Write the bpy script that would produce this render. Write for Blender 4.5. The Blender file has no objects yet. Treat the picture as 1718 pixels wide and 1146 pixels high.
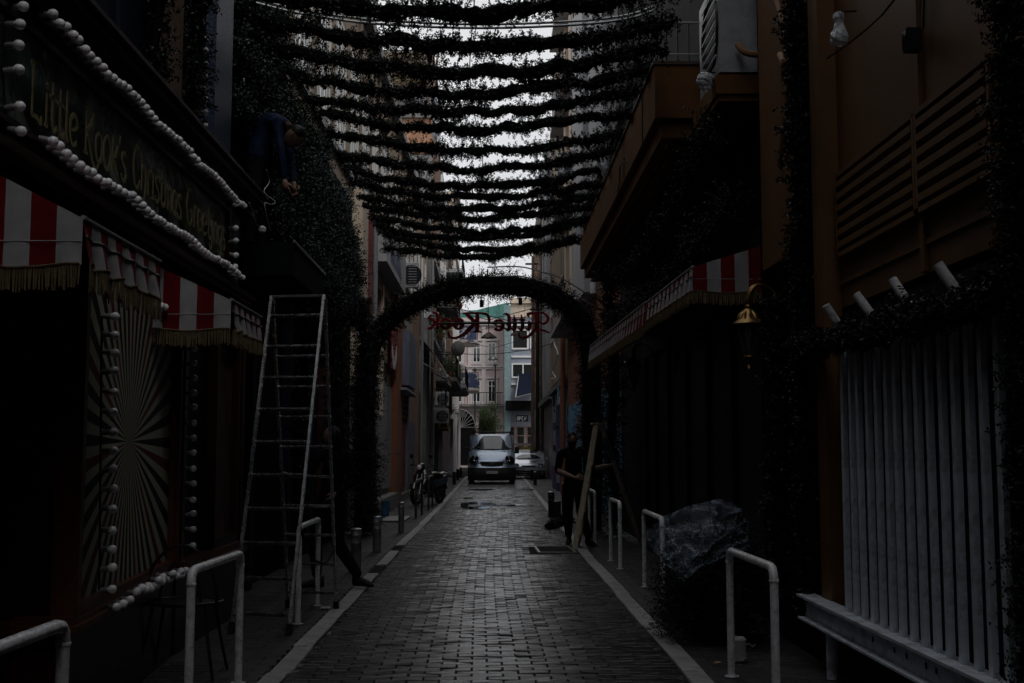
import bpy, bmesh, math, random
import numpy as np
from mathutils import Vector, Matrix, Euler, noise

sc = bpy.context.scene
R = math.radians
PI = math.pi

# ------------------------------------------------------------------ camera
FPX, PW, PH = 1950.0, 1718.0, 1146.0
CAM = Vector((0.0, 0.0, 1.42))
PITCH, YAW = R(5.33), R(1.024)
cd = bpy.data.cameras.new('camera')
cam = bpy.data.objects.new('camera', cd)
sc.collection.objects.link(cam)
cd.sensor_width = 36.0
cd.lens = 36.0 * FPX / PW
cd.clip_start = 0.05
cd.clip_end = 900.0
cam.location = CAM
cam.rotation_euler = (R(90) + PITCH, 0, -YAW)
sc.camera = cam
CR = Euler((R(90) + PITCH, 0, -YAW)).to_matrix()

# ------------------------------------------------------------------ daylight
SUN_EL, SUN_ROT = R(52), R(143)
w = bpy.data.worlds.new('World')
sc.world = w
w.use_nodes = True
nt = w.node_tree
nt.nodes.clear()
sky = nt.nodes.new('ShaderNodeTexSky')
sky.sky_type = 'NISHITA'
sky.sun_disc = False
sky.sun_elevation = SUN_EL
sky.sun_rotation = SUN_ROT
sky.air_density = 1.0
sky.dust_density = 4.0
sky.ozone_density = 1.0
hs = nt.nodes.new('ShaderNodeHueSaturation')
hs.inputs['Saturation'].default_value = 0.25
nt.links.new(sky.outputs[0], hs.inputs['Color'])
tc = nt.nodes.new('ShaderNodeTexCoord')
cn = nt.nodes.new('ShaderNodeTexNoise')
cn.inputs['Scale'].default_value = 2.2
cn.inputs['Detail'].default_value = 6
nt.links.new(tc.outputs['Generated'], cn.inputs['Vector'])
cr = nt.nodes.new('ShaderNodeValToRGB')
cr.color_ramp.elements[0].position = 0.3
cr.color_ramp.elements[0].color = (0.80, 0.81, 0.84, 1)
cr.color_ramp.elements[1].position = 0.72
cr.color_ramp.elements[1].color = (1, 1, 1, 1)
nt.links.new(cn.outputs['Fac'], cr.inputs['Fac'])
vs = nt.nodes.new('ShaderNodeVectorMath')
vs.operation = 'SCALE'
vs.inputs['Scale'].default_value = 9.0
nt.links.new(cr.outputs['Color'], vs.inputs[0])
mx = nt.nodes.new('ShaderNodeMixRGB')
mx.inputs['Fac'].default_value = 0.75
nt.links.new(hs.outputs['Color'], mx.inputs['Color1'])
nt.links.new(vs.outputs['Vector'], mx.inputs['Color2'])
bgn = nt.nodes.new('ShaderNodeBackground')
bgn.inputs['Strength'].default_value = 0.15
nt.links.new(mx.outputs['Color'], bgn.inputs['Color'])
wo = nt.nodes.new('ShaderNodeOutputWorld')
nt.links.new(bgn.outputs[0], wo.inputs[0])

sd = bpy.data.lights.new('sun', 'SUN')
sd.energy = 1.9
sd.angle = R(18)
sd.color = (1.0, 0.97, 0.93)
sun = bpy.data.objects.new('sun', sd)
sc.collection.objects.link(sun)
# sun_rotation turns the sky's sun clockwise from +Y seen from above
sdir = Vector((math.sin(SUN_ROT) * math.cos(SUN_EL), math.cos(SUN_ROT) * math.cos(SUN_EL), math.sin(SUN_EL)))
sun.rotation_euler = sdir.to_track_quat('Z', 'Y').to_euler()

sc.view_settings.view_transform = 'Standard'
sc.view_settings.look = 'None'
sc.view_settings.exposure = -0.4
sc.view_settings.gamma = 1.0
sc.view_settings.use_curve_mapping = False
try:
    sc.cycles.max_bounces = 8
    sc.cycles.diffuse_bounces = 3
    sc.cycles.glossy_bounces = 3
    sc.cycles.transparent_max_bounces = 12
    sc.cycles.use_denoising = True
except Exception:
    pass

# ------------------------------------------------------------------ where a sight line meets a real plane
def ray(px, py):
    return CR @ Vector(((px - PW / 2) / FPX, (PH / 2 - py) / FPX, -1.0))
def onZ(px, py, z=0.0):
    d = ray(px, py); return CAM + d * ((z - CAM.z) / d.z)
def onX(px, py, x):
    d = ray(px, py); return CAM + d * (x / d.x)
def onY(px, py, y):
    d = ray(px, py); return CAM + d * (y / d.y)

# ------------------------------------------------------------------ mesh building
class MB:
    def __init__(s):
        s.v = []; s.f = []; s.m = []
    def add(s, vs, fs, m=0):
        b = len(s.v)
        s.v.extend([tuple(p) for p in vs])
        s.f.extend([tuple(i + b for i in f) for f in fs])
        s.m.extend([m] * len(fs))
        return s
    def box(s, x0, x1, y0, y1, z0, z1, m=0):
        if x0 > x1: x0, x1 = x1, x0
        if y0 > y1: y0, y1 = y1, y0
        if z0 > z1: z0, z1 = z1, z0
        return s.add([(x0,y0,z0),(x1,y0,z0),(x1,y1,z0),(x0,y1,z0),(x0,y0,z1),(x1,y0,z1),(x1,y1,z1),(x0,y1,z1)],
                     [(0,3,2,1),(4,5,6,7),(0,1,5,4),(1,2,6,5),(2,3,7,6),(3,0,4,7)], m)
    def cbox(s, x0, x1, y0, y1, z0, z1, b, m=0):
        """box with chamfered edges on top"""
        if x0 > x1: x0, x1 = x1, x0
        if y0 > y1: y0, y1 = y1, y0
        return s.add([(x0,y0,z0),(x1,y0,z0),(x1,y1,z0),(x0,y1,z0),(x0,y0,z1-b),(x1,y0,z1-b),(x1,y1,z1-b),(x0,y1,z1-b),
                      (x0+b,y0+b,z1),(x1-b,y0+b,z1),(x1-b,y1-b,z1),(x0+b,y1-b,z1)],
                     [(0,3,2,1),(8,9,10,11),(0,1,5,4),(1,2,6,5),(2,3,7,6),(3,0,4,7),(4,5,9,8),(5,6,10,9),(6,7,11,10),(7,4,8,11)], m)
    def obox(s, c, ax, ay, az, m=0):
        """oriented box: centre and three half-axis vectors"""
        c = Vector(c); ax = Vector(ax); ay = Vector(ay); az = Vector(az)
        vs = [c+a*ax+b*ay+d*az for d in (-1,1) for (a,b) in ((-1,-1),(1,-1),(1,1),(-1,1))]
        return s.add(vs, [(0,3,2,1),(4,5,6,7),(0,1,5,4),(1,2,6,5),(2,3,7,6),(3,0,4,7)], m)
    def beam(s, a, b, w, h, up=(0,0,1), m=0):
        a = Vector(a); b = Vector(b); d = (b-a); L = d.length; d.normalize()
        u = Vector(up); x = d.cross(u)
        if x.length < 1e-4: x = d.cross(Vector((1,0,0)))
        x.normalize(); u = x.cross(d).normalized()
        return s.obox((a+b)/2, x*w/2, d*L/2, u*h/2, m)
    def tube(s, pts, r, n=8, m=0, caps=True, closed=False):
        P = [Vector(p) for p in pts]; k = len(P)
        rr = r if isinstance(r, (list, tuple)) else [r]*k
        ref = None; rings = []
        for i in range(k):
            if closed: t = P[(i+1)%k]-P[i-1]
            else: t = P[min(i+1,k-1)]-P[max(i-1,0)]
            if t.length < 1e-9: t = Vector((0,0,1))
            t.normalize()
            if ref is None:
                ref = Vector((0,0,1)) if abs(t.z) < 0.9 else Vector((1,0,0))
                ref = (ref - t*ref.dot(t)).normalized()
            else:
                q = ref - t*ref.dot(t)
                if q.length > 1e-5: ref = q.normalized()
            bi = t.cross(ref)
            rings.append([P[i] + (ref*math.cos(2*PI*j/n)+bi*math.sin(2*PI*j/n))*rr[i] for j in range(n)])
        vs = [v for ring in rings for v in ring]; fs = []
        for i in range(k if closed else k-1):
            for j in range(n):
                a = i*n+j; b = i*n+(j+1)%n; c = ((i+1)%k)*n+(j+1)%n; d = ((i+1)%k)*n+j
                fs.append((a,b,c,d))
        if caps and not closed:
            fs.append(tuple(range(n-1,-1,-1))); fs.append(tuple((k-1)*n+j for j in range(n)))
        return s.add(vs, fs, m)
    def lathe(s, prof, c=(0,0,0), n=16, m=0, axis='Z', caps=False):
        c = Vector(c); vs = []; fs = []
        for r, z in prof:
            for j in range(n):
                a = 2*PI*j/n
                p = (r*math.cos(a), r*math.sin(a), z)
                if axis == 'X': p = (z, r*math.cos(a), r*math.sin(a))
                if axis == 'Y': p = (r*math.sin(a), z, r*math.cos(a))
                vs.append(c+Vector(p))
        for i in range(len(prof)-1):
            for j in range(n):
                fs.append((i*n+j, i*n+(j+1)%n, (i+1)*n+(j+1)%n, (i+1)*n+j))
        if caps:
            fs.append(tuple(range(n-1,-1,-1))); fs.append(tuple((len(prof)-1)*n+j for j in range(n)))
        return s.add(vs, fs, m)
    def prism(s, poly, fn, d0, d1, m=0):
        """poly of 2-D points, fn(u,v,d)->point, extruded between depths d0 and d1"""
        n = len(poly)
        vs = [fn(u,v,d0) for u,v in poly]+[fn(u,v,d1) for u,v in poly]
        fs = [tuple(range(n-1,-1,-1)), tuple(range(n,2*n))]
        fs += [(i,(i+1)%n,n+(i+1)%n,n+i) for i in range(n)]
        return s.add(vs, fs, m)
    def grid(s, nu, nv, fn, m=0, mf=None):
        vs = [fn(i/(nu), j/(nv)) for i in range(nu+1) for j in range(nv+1)]
        b = len(s.v); s.v.extend([tuple(p) for p in vs])
        for i in range(nu):
            for j in range(nv):
                a = b+i*(nv+1)+j
                s.f.append((a, a+nv+1, a+nv+2, a+1)); s.m.append(mf(i, j) if mf else m)
        return s
    def ribbon(s, pts, ws, fn, d0, d1, m=0):
        """flat stroke of varying width in a (u,v) plane, given thickness"""
        k = len(pts); L = []; Rr = []
        for i in range(k):
            a = pts[max(i-1,0)]; b = pts[min(i+1,k-1)]
            tx, ty = b[0]-a[0], b[1]-a[1]; l = math.hypot(tx,ty) or 1
            nx, ny = -ty/l, tx/l; wv = ws[i]/2
            L.append((pts[i][0]+nx*wv, pts[i][1]+ny*wv)); Rr.append((pts[i][0]-nx*wv, pts[i][1]-ny*wv))
        for i in range(k-1):
            q = [L[i],L[i+1],Rr[i+1],Rr[i]]
            vs = [fn(u,v,d0) for u,v in q]+[fn(u,v,d1) for u,v in q]
            fs = [(3,2,1,0),(4,5,6,7),(0,1,5,4),(2,3,7,6)]
            if i == 0: fs.append((3,0,4,7))
            if i == k-2: fs.append((1,2,6,5))
            s.add(vs, fs, m)
        return s
    def mesh(s, name, off=(0,0,0)):
        me = bpy.data.meshes.new(name)
        ox, oy, oz = off
        me.from_pydata([(x-ox,y-oy,z-oz) for x,y,z in s.v], [], s.f)
        if any(s.m): me.polygons.foreach_set('material_index', s.m)
        me.update()
        return me

_W = {}
def wloc(o):
    return _W.get(o.name, Vector((0,0,0)))
def tag(o, label=None, cat=None, group=None, kind=None):
    if label: o['label'] = label
    if cat: o['category'] = cat
    if group: o['group'] = group
    if kind: o['kind'] = kind
    return o
def thing(name, loc, label, cat, group=None, kind=None, rotz=0):
    o = bpy.data.objects.new(name, None)
    o.empty_display_size = 0.1
    sc.collection.objects.link(o)
    o.location = loc; o.rotation_euler = (0,0,rotz)
    _W[o.name] = Vector(loc)
    return tag(o, label, cat, group, kind)
def obj(name, mb, mat, parent=None, label=None, cat=None, group=None, kind=None, smooth=False, world=True, loc=None, rot=None):
    """one mesh object; world=True: mb holds world coordinates, kept relative to the parent's foot point"""
    off = Vector((0,0,0))
    if world and parent is not None: off = wloc(parent)
    me = mb.mesh(name, off) if isinstance(mb, MB) else mb
    if mat is not None and len(me.materials) == 0:
        for q in (mat if isinstance(mat, (list, tuple)) else [mat]): me.materials.append(q)
    if smooth and isinstance(mb, MB):
        me.polygons.foreach_set('use_smooth', [True]*len(me.polygons))
        try: me.set_sharp_from_angle(angle=R(40))
        except Exception: pass
    o = bpy.data.objects.new(name, me)
    sc.collection.objects.link(o)
    if parent is not None: o.parent = parent
    if loc is not None: o.location = loc
    if rot is not None: o.rotation_euler = rot
    _W[o.name] = off if parent is not None else Vector((0,0,0))
    return tag(o, label, cat, group, kind)
def rename_first(o, n): o.name = n
def children(o): return [c for c in bpy.data.objects if c.parent == o]
_kids = {}
def copy_tree(o, parent=None, kids=None):
    c = o.copy(); sc.collection.objects.link(c)
    if parent is not None: c.parent = parent
    for k in kids_of(o): copy_tree(k, c)
    return c
def kids_of(o):
    return [c for c in sc.objects if c.parent is o or c.parent == o]

# ------------------------------------------------------------------ materials
def _nodes(name):
    m = bpy.data.materials.new(name); m.use_nodes = True
    n = m.node_tree; n.nodes.clear()
    out = n.nodes.new('ShaderNodeOutputMaterial')
    b = n.nodes.new('ShaderNodeBsdfPrincipled')
    n.links.new(b.outputs[0], out.inputs[0])
    return m, n, b
def mat(name, col, rough=0.6, metal=0.0, var=0.25, scale=3.0, bump=0.0, bscale=40.0, island=0.0, dirt=None, dscale=1.2, damt=0.5, spec=0.5, stretch=None, coat=0.0, objrand=0.0, bdist=0.01):
    m, n, b = _nodes(name)
    N = n.nodes.new; Lk = n.links.new
    tc = N('ShaderNodeTexCoord'); src = tc.outputs['Object']
    if stretch:
        mp = N('ShaderNodeMapping'); mp.inputs['Scale'].default_value = stretch
        Lk(src, mp.inputs['Vector']); src = mp.outputs[0]
    tx = N('ShaderNodeTexNoise'); tx.inputs['Scale'].default_value = scale; tx.inputs['Detail'].default_value = 8; tx.inputs['Roughness'].default_value = 0.62
    Lk(src, tx.inputs['Vector'])
    r = N('ShaderNodeValToRGB')
    lo = tuple(max(0, c*(1-var)) for c in col); hi = tuple(min(1, c*(1+var)) for c in col)
    r.color_ramp.elements[0].position = 0.3; r.color_ramp.elements[0].color = (*lo, 1)
    r.color_ramp.elements[1].position = 0.7; r.color_ramp.elements[1].color = (*hi, 1)
    Lk(tx.outputs['Fac'], r.inputs['Fac']); cout = r.outputs['Color']
    if dirt:
        t2 = N('ShaderNodeTexNoise'); t2.inputs['Scale'].default_value = dscale; t2.inputs['Detail'].default_value = 10; t2.inputs['Roughness'].default_value = 0.7
        Lk(src, t2.inputs['Vector'])
        r2 = N('ShaderNodeValToRGB'); r2.color_ramp.elements[0].position = 0.48; r2.color_ramp.elements[0].color = (0,0,0,1)
        r2.color_ramp.elements[1].position = 0.66; r2.color_ramp.elements[1].color = (damt,damt,damt,1)
        Lk(t2.outputs['Fac'], r2.inputs['Fac'])
        mx = N('ShaderNodeMixRGB'); Lk(r2.outputs['Color'], mx.inputs['Fac']); Lk(cout, mx.inputs['Color1'])
        mx.inputs['Color2'].default_value = (*dirt, 1); cout = mx.outputs['Color']
    if island or objrand:
        if island:
            g = N('ShaderNodeNewGeometry'); rs = g.outputs['Random Per Island']; amt = island
        else:
            g = N('ShaderNodeObjectInfo'); rs = g.outputs['Random']; amt = objrand
        mr = N('ShaderNodeMapRange'); mr.inputs['To Min'].default_value = 1-amt; mr.inputs['To Max'].default_value = 1+amt
        Lk(rs, mr.inputs['Value'])
        mv = N('ShaderNodeVectorMath'); mv.operation = 'SCALE'; Lk(cout, mv.inputs[0]); Lk(mr.outputs[0], mv.inputs['Scale']); cout = mv.outputs['Vector']
    Lk(cout, b.inputs['Base Color'])
    rr = N('ShaderNodeMapRange'); rr.inputs['To Min'].default_value = max(0.02, rough-0.12); rr.inputs['To Max'].default_value = min(1, rough+0.12)
    Lk(tx.outputs['Fac'], rr.inputs['Value']); Lk(rr.outputs[0], b.inputs['Roughness'])
    b.inputs['Metallic'].default_value = metal
    b.inputs['Specular IOR Level'].default_value = spec
    b.inputs['Coat Weight'].default_value = coat
    if bump:
        t3 = N('ShaderNodeTexNoise'); t3.inputs['Scale'].default_value = bscale; t3.inputs['Detail'].default_value = 4
        Lk(src, t3.inputs['Vector'])
        bp = N('ShaderNodeBump'); bp.inputs['Strength'].default_value = bump; bp.inputs['Distance'].default_value = bdist
        Lk(t3.outputs['Fac'], bp.inputs['Height']); Lk(bp.outputs[0], b.inputs['Normal'])
    return m
def glassmat(name, col=(0.02,0.025,0.03), rough=0.04):
    m, n, b = _nodes(name)
    b.inputs['Base Color'].default_value = (*col, 1); b.inputs['Roughness'].default_value = rough
    b.inputs['Specular IOR Level'].default_value = 0.8; b.inputs['Coat Weight'].default_value = 0.5
    b.inputs['Coat Roughness'].default_value = 0.02
    return m
def graffiti(name, base, cols, scale=1.6, cover=0.5, line=(0.01,0.01,0.012)):
    """sprayed tags: warped blobs of several paints with dark outlines over a base coat"""
    m, n, b = _nodes(name)
    N = n.nodes.new; Lk = n.links.new
    tc = N('ShaderNodeTexCoord'); cur = None
    wn = N('ShaderNodeTexNoise'); wn.inputs['Scale'].default_value = scale*1.3; wn.inputs['Detail'].default_value = 2
    Lk(tc.outputs['Object'], wn.inputs['Vector'])
    ad = N('ShaderNodeVectorMath'); ad.operation = 'MULTIPLY_ADD'
    ad.inputs[1].default_value = (1.1,1.1,1.1); Lk(wn.outputs['Color'], ad.inputs[0]); Lk(tc.outputs['Object'], ad.inputs[2])
    prev = None
    gn = N('ShaderNodeTexNoise'); gn.inputs['Scale'].default_value = 6; gn.inputs['Detail'].default_value = 8
    Lk(tc.outputs['Object'], gn.inputs['Vector'])
    gr = N('ShaderNodeValToRGB')
    gr.color_ramp.elements[0].color = (*[c*0.6 for c in base],1); gr.color_ramp.elements[1].color = (*[min(1,c*1.25) for c in base],1)
    gr.color_ramp.elements[0].position = .3; gr.color_ramp.elements[1].position = .7
    Lk(gn.outputs['Fac'], gr.inputs['Fac']); prev = gr.outputs['Color']
    for i, c in enumerate(cols):
        t = N('ShaderNodeTexNoise'); t.noise_dimensions = '4D'; t.inputs['W'].default_value = 3.7*i+1.3
        t.inputs['Scale'].default_value = scale*(0.8+0.35*i); t.inputs['Detail'].default_value = 1.2; t.inputs['Roughness'].default_value = 0.4
        Lk(ad.outputs[0], t.inputs['Vector'])
        r = N('ShaderNodeValToRGB'); e = r.color_ramp; e.interpolation = 'CONSTANT'
        th = 0.62-0.2*cover
        e.elements[0].position = 0; e.elements[0].color = (0,0,0,1)
        e.elements[1].position = th; e.elements[1].color = (1,1,1,1)
        Lk(t.outputs['Fac'], r.inputs['Fac'])
        r2 = N('ShaderNodeValToRGB'); e = r2.color_ramp; e.interpolation = 'CONSTANT'
        e.elements[0].position = 0; e.elements[0].color = (0,0,0,1)
        e.elements[1].position = th-0.012; e.elements[1].color = (1,1,1,1)
        k = e.elements.new(th+0.012); k.color = (0,0,0,1)
        Lk(t.outputs['Fac'], r2.inputs['Fac'])
        mx = N('ShaderNodeMixRGB'); Lk(r.outputs['Color'], mx.inputs['Fac']); Lk(prev, mx.inputs['Color1']); mx.inputs['Color2'].default_value = (*c,1)
        m2 = N('ShaderNodeMixRGB'); Lk(r2.outputs['Color'], m2.inputs['Fac']); Lk(mx.outputs[0], m2.inputs['Color1']); m2.inputs['Color2'].default_value = (*line,1)
        prev = m2.outputs[0]
    Lk(prev, b.inputs['Base Color']); b.inputs['Roughness'].default_value = 0.55
    return m

M = {}
M['paver'] = mat('paver', (0.028,0.028,0.030), 0.24, var=0.35, scale=9, bump=0.22, bscale=160, objrand=0.35, dirt=(0.03,0.03,0.03), dscale=2, damt=0.6, bdist=0.004)
M['paver_i'] = mat('paver_field', (0.028,0.028,0.030), 0.24, var=0.35, scale=9, bump=0.22, bscale=160, island=0.35, dirt=(0.03,0.03,0.03), dscale=0.7, damt=0.6, bdist=0.004)
M['walk'] = mat('walk_paver', (0.036,0.035,0.035), 0.55, var=0.35, scale=7, bump=0.4, bscale=120, island=0.3, dirt=(0.02,0.02,0.02), dscale=1.0, damt=0.7, bdist=0.004, spec=0.3)
M['joint'] = mat('joint_dirt', (0.012,0.012,0.012), 0.85, scale=30, bump=0.3, spec=0.1)
M['ground'] = mat('ground', (0.05,0.05,0.05), 0.8, scale=2, bump=0.3)
M['kerb'] = mat('kerb_stone', (0.30,0.30,0.31), 0.55, var=0.3, scale=12, bump=0.5, bscale=90, objrand=0.15, dirt=(0.09,0.09,0.09), dscale=5, damt=0.75)
M['water'] = glassmat('puddle_water', (0.05,0.05,0.05), 0.06)
M['rail_w'] = mat('barrier_paint', (0.85,0.86,0.89), 0.25, var=0.12, scale=30, dirt=(0.12,0.10,0.09), dscale=22, damt=0.5, coat=0.3)
M['rail_b'] = mat('dark_barrier_paint', (0.03,0.03,0.03), 0.35, var=0.3, scale=20, dirt=(0.25,0.2,0.03), dscale=4, damt=0.7)
M['alu'] = mat('aluminium', (0.40,0.41,0.43), 0.28, metal=0.95, var=0.2, scale=20, dirt=(0.2,0.2,0.2), dscale=14, damt=0.5)
M['steel'] = mat('steel', (0.35,0.36,0.37), 0.4, metal=0.8, var=0.2, scale=12)
M['iron'] = mat('black_iron', (0.012,0.012,0.013), 0.45, var=0.3, scale=20, spec=0.3)
M['wood_red'] = mat('mahogany_wood', (0.022,0.007,0.004), 0.34, var=0.45, scale=5, stretch=(8,0.8,8), bump=0.1, bscale=30, spec=0.25)
M['wood_or'] = mat('orange_wood', (0.085,0.028,0.010), 0.38, var=0.35, scale=5, stretch=(8,0.8,8), spec=0.3)
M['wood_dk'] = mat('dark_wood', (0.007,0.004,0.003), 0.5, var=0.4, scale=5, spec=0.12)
M['navy'] = mat('navy_paint', (0.005,0.008,0.018), 0.6, var=0.3, scale=20, bump=0.5, bscale=40, spec=0.15)
M['teal'] = mat('teal_paint', (0.012,0.042,0.04), 0.5, var=0.2)
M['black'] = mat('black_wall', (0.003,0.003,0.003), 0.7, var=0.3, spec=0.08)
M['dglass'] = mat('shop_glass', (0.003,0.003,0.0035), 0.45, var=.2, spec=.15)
M['glass'] = glassmat('window_glass', (0.015,0.018,0.02), 0.05)
M['bulb'] = mat('bulb_globe', (0.88,0.88,0.93), 0.18, var=0.05, scale=60, coat=0.6, objrand=0.12)
M['socket'] = mat('bulb_socket', (0.20,0.20,0.22), 0.4, var=0.1)
M['cable'] = mat('black_cable', (0.006,0.006,0.006), 0.5, spec=0.2)
M['white_cable'] = mat('white_cable', (0.6,0.6,0.62), 0.45)
M['banner'] = mat('green_banner', (0.018,0.042,0.032), 0.28, var=0.5, scale=1.5, bump=0.5, bscale=3.5, bdist=0.05, dirt=(0.01,0.02,0.017), dscale=1.0, damt=0.8)
M['gold'] = mat('gold_print', (0.22,0.19,0.09), 0.5, var=0.3, scale=30)
M['snow'] = mat('silver_print', (0.16,0.20,0.18), 0.5)
M['brass'] = mat('brass', (0.32,0.20,0.075), 0.36, metal=0.85, var=0.3, scale=30, dirt=(0.10,0.05,0.01), dscale=20, damt=0.7)
M['cloth_w'] = mat('white_awning_cloth', (0.36,0.36,0.38), 0.85, var=0.12, scale=8, bump=0.2, bscale=300, stretch=None, spec=0.2)
M['cloth_r'] = mat('red_awning_cloth', (0.15,0.005,0.010), 0.85, var=0.15, scale=8, spec=0.15)
M['fringe'] = mat('gold_fringe', (0.15,0.112,0.065), 0.75, var=0.3, scale=40, island=0.25, spec=0.15)
M['fir'] = mat('fir_tip', (0.006,0.013,0.008), 0.5, var=0.3, island=0.6, spec=0.22)
M['fir_g'] = mat('grey_fir_tip', (0.022,0.032,0.034), 0.45, var=0.3, island=0.6, spec=0.3)
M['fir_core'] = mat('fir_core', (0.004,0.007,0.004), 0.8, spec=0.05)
M['leaf'] = mat('tree_leaf', (0.075,0.13,0.035), 0.55, var=0.3, island=0.5)
M['plant'] = mat('plant_leaf', (0.06,0.10,0.035), 0.55, var=0.3, island=0.5)
M['dry'] = mat('dry_plant', (0.27,0.22,0.15), 0.8, var=0.3, island=0.5)
M['bark'] = mat('bark', (0.09,0.07,0.05), 0.9, var=0.4, scale=12, bump=0.6)
M['orange_wall'] = mat('ochre_plaster', (0.15,0.068,0.025), 0.8, var=0.15, scale=2, bump=0.25, bscale=60, dirt=(0.09,0.045,0.02), dscale=1.4, damt=0.7, spec=0.15)
M['ochre_door'] = mat('ochre_sheet_metal', (0.17,0.084,0.034), 0.5, var=0.12, scale=1.5, dirt=(0.07,0.04,0.02), dscale=1.2, damt=0.5, spec=0.25)
M['slat'] = mat('grey_slat_paint', (0.66,0.72,0.80), 0.42, var=0.15, scale=10, dirt=(0.1,0.1,0.1), dscale=9, damt=0.6)
M['ac'] = mat('ac_casing', (0.38,0.40,0.43), 0.4, var=0.12, scale=5, dirt=(0.15,0.14,0.13), dscale=4, damt=0.5)
M['foam'] = mat('pipe_tape', (0.26,0.13,0.055), 0.7, var=0.25, scale=14, bump=0.4, bscale=30)
M['hair'] = mat('hair', (0.008,0.006,0.005), 0.5, spec=0.2)
M['skin'] = mat('skin', (0.20,0.115,0.08), 0.5, var=0.12, scale=30)
M['cblack'] = mat('black_clothes', (0.005,0.005,0.0055), 0.85, var=0.3, scale=10, bump=0.5, bscale=14, bdist=0.03, spec=0.08)
M['cblue'] = mat('blue_jacket', (0.008,0.015,0.045), 0.7, var=0.3, scale=10, bump=0.6, bscale=12, bdist=0.03, spec=0.12)
M['cnavy'] = mat('dark_trousers', (0.005,0.006,0.009), 0.85, var=0.3, scale=10, bump=0.5, bscale=14, bdist=0.03, spec=0.08)
M['rubber'] = mat('rubber', (0.010,0.010,0.010), 0.6, spec=0.2)
M['timber'] = mat('ladder_timber', (0.42,0.36,0.27), 0.65, var=0.3, scale=6, stretch=(6,6,0.8), dirt=(0.12,0.09,0.06), dscale=5, damt=0.6)
# ------------------------------------------------------------------ fir foliage
def sprig_mesh(name, P, D, L, seed, K=8, nl=0.035, wd=0.005, flat=0.75):
    rg = np.random.RandomState(seed)
    N = len(P); P = np.asarray(P, float); D = np.asarray(D, float)
    D = D/np.maximum(np.linalg.norm(D, axis=1, keepdims=True), 1e-6)
    L = np.broadcast_to(np.asarray(L, float), (N,))
    t = np.linspace(0.12, 1.0, K)[None,:] + rg.uniform(-.04,.04,(N,K))
    base = P[:,None,:] + D[:,None,:]*(L[:,None]*t)[:,:,None]
    q = rg.normal(size=(N,K,3)); q -= (q*D[:,None,:]).sum(-1,keepdims=True)*D[:,None,:]
    q /= np.maximum(np.linalg.norm(q,axis=-1,keepdims=True),1e-6)
    nd = D[:,None,:]*flat + q; nd /= np.linalg.norm(nd,axis=-1,keepdims=True)
    ln = nl*rg.uniform(.7,1.25,(N,K,1))
    tip = base + nd*ln
    s = np.cross(nd, rg.normal(size=(N,K,3))); s /= np.maximum(np.linalg.norm(s,axis=-1,keepdims=True),1e-6)
    mid = base + nd*ln*0.45
    V = np.stack([base, mid - s*wd, tip, mid + s*wd], axis=2).reshape(-1,3)
    nq = N*K
    me = bpy.data.meshes.new(name)
    me.vertices.add(nq*4); me.vertices.foreach_set('co', V.astype(np.float32).ravel())
    me.loops.add(nq*4); me.loops.foreach_set('vertex_index', np.arange(nq*4, dtype=np.int32))
    me.polygons.add(nq); me.polygons.foreach_set('loop_start', (np.arange(nq)*4).astype(np.int32))
    try: me.polygons.foreach_set('loop_total', np.full(nq,4,dtype=np.int32))
    except Exception: pass
    me.update(calc_edges=True); me.validate()
    return me
def resample(pts, step):
    P = [np.array(p,float) for p in pts]; out = [P[0]]
    for a,b in zip(P[:-1],P[1:]):
        n = max(1,int(np.linalg.norm(b-a)/step))
        for i in range(1,n+1): out.append(a+(b-a)*i/n)
    return np.array(out)
FD = 0.42
def garland_geo(pts, rad, dens, seed, cstep=0, lump=0.35, K=8, nl=0.035, wd=0.005, Lr=1.0, hang=0.0):
    rg = np.random.RandomState(seed)
    C = resample(pts, 0.02); seg = np.linalg.norm(np.diff(C,axis=0),axis=1); tot = seg.sum()
    n = int(tot*dens*FD)
    idx = rg.randint(0,len(C)-1,n); c = C[idx] + (C[idx+1]-C[idx])*rg.rand(n,1)
    T = C[idx+1]-C[idx]; T /= np.maximum(np.linalg.norm(T,axis=1,keepdims=True),1e-6)
    s = idx*0.02; ph = rg.rand(4)*6
    lumpv = 1 + lump*(np.sin(s*7.3+ph[0])*.5+np.sin(s*17+ph[1])*.35+np.sin(s*3.1+ph[2])*.4)
    d = rg.normal(size=(n,3)); d -= (d*T).sum(1,keepdims=True)*T; d /= np.linalg.norm(d,axis=1,keepdims=True)
    D = d + T*rg.uniform(-.8,.8,(n,1)); D[:,2] -= hang*rg.rand(n)
    ang = np.arctan2(d[:,2],d[:,1]+d[:,0])
    r = rad*lumpv*(1+.22*np.sin(s*37+2*ang+ph[3])+.16*np.sin(s*61-3*ang+ph[0]))
    P = c + d*(r*rg.uniform(.0,.2,n))[:,None]
    L = r*rg.uniform(.55,1.0,n)*Lr
    far = rg.rand(n) < 0.07; L = np.where(far, L*1.5, L)
    return P, D, L
gl_n = [0]
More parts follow.
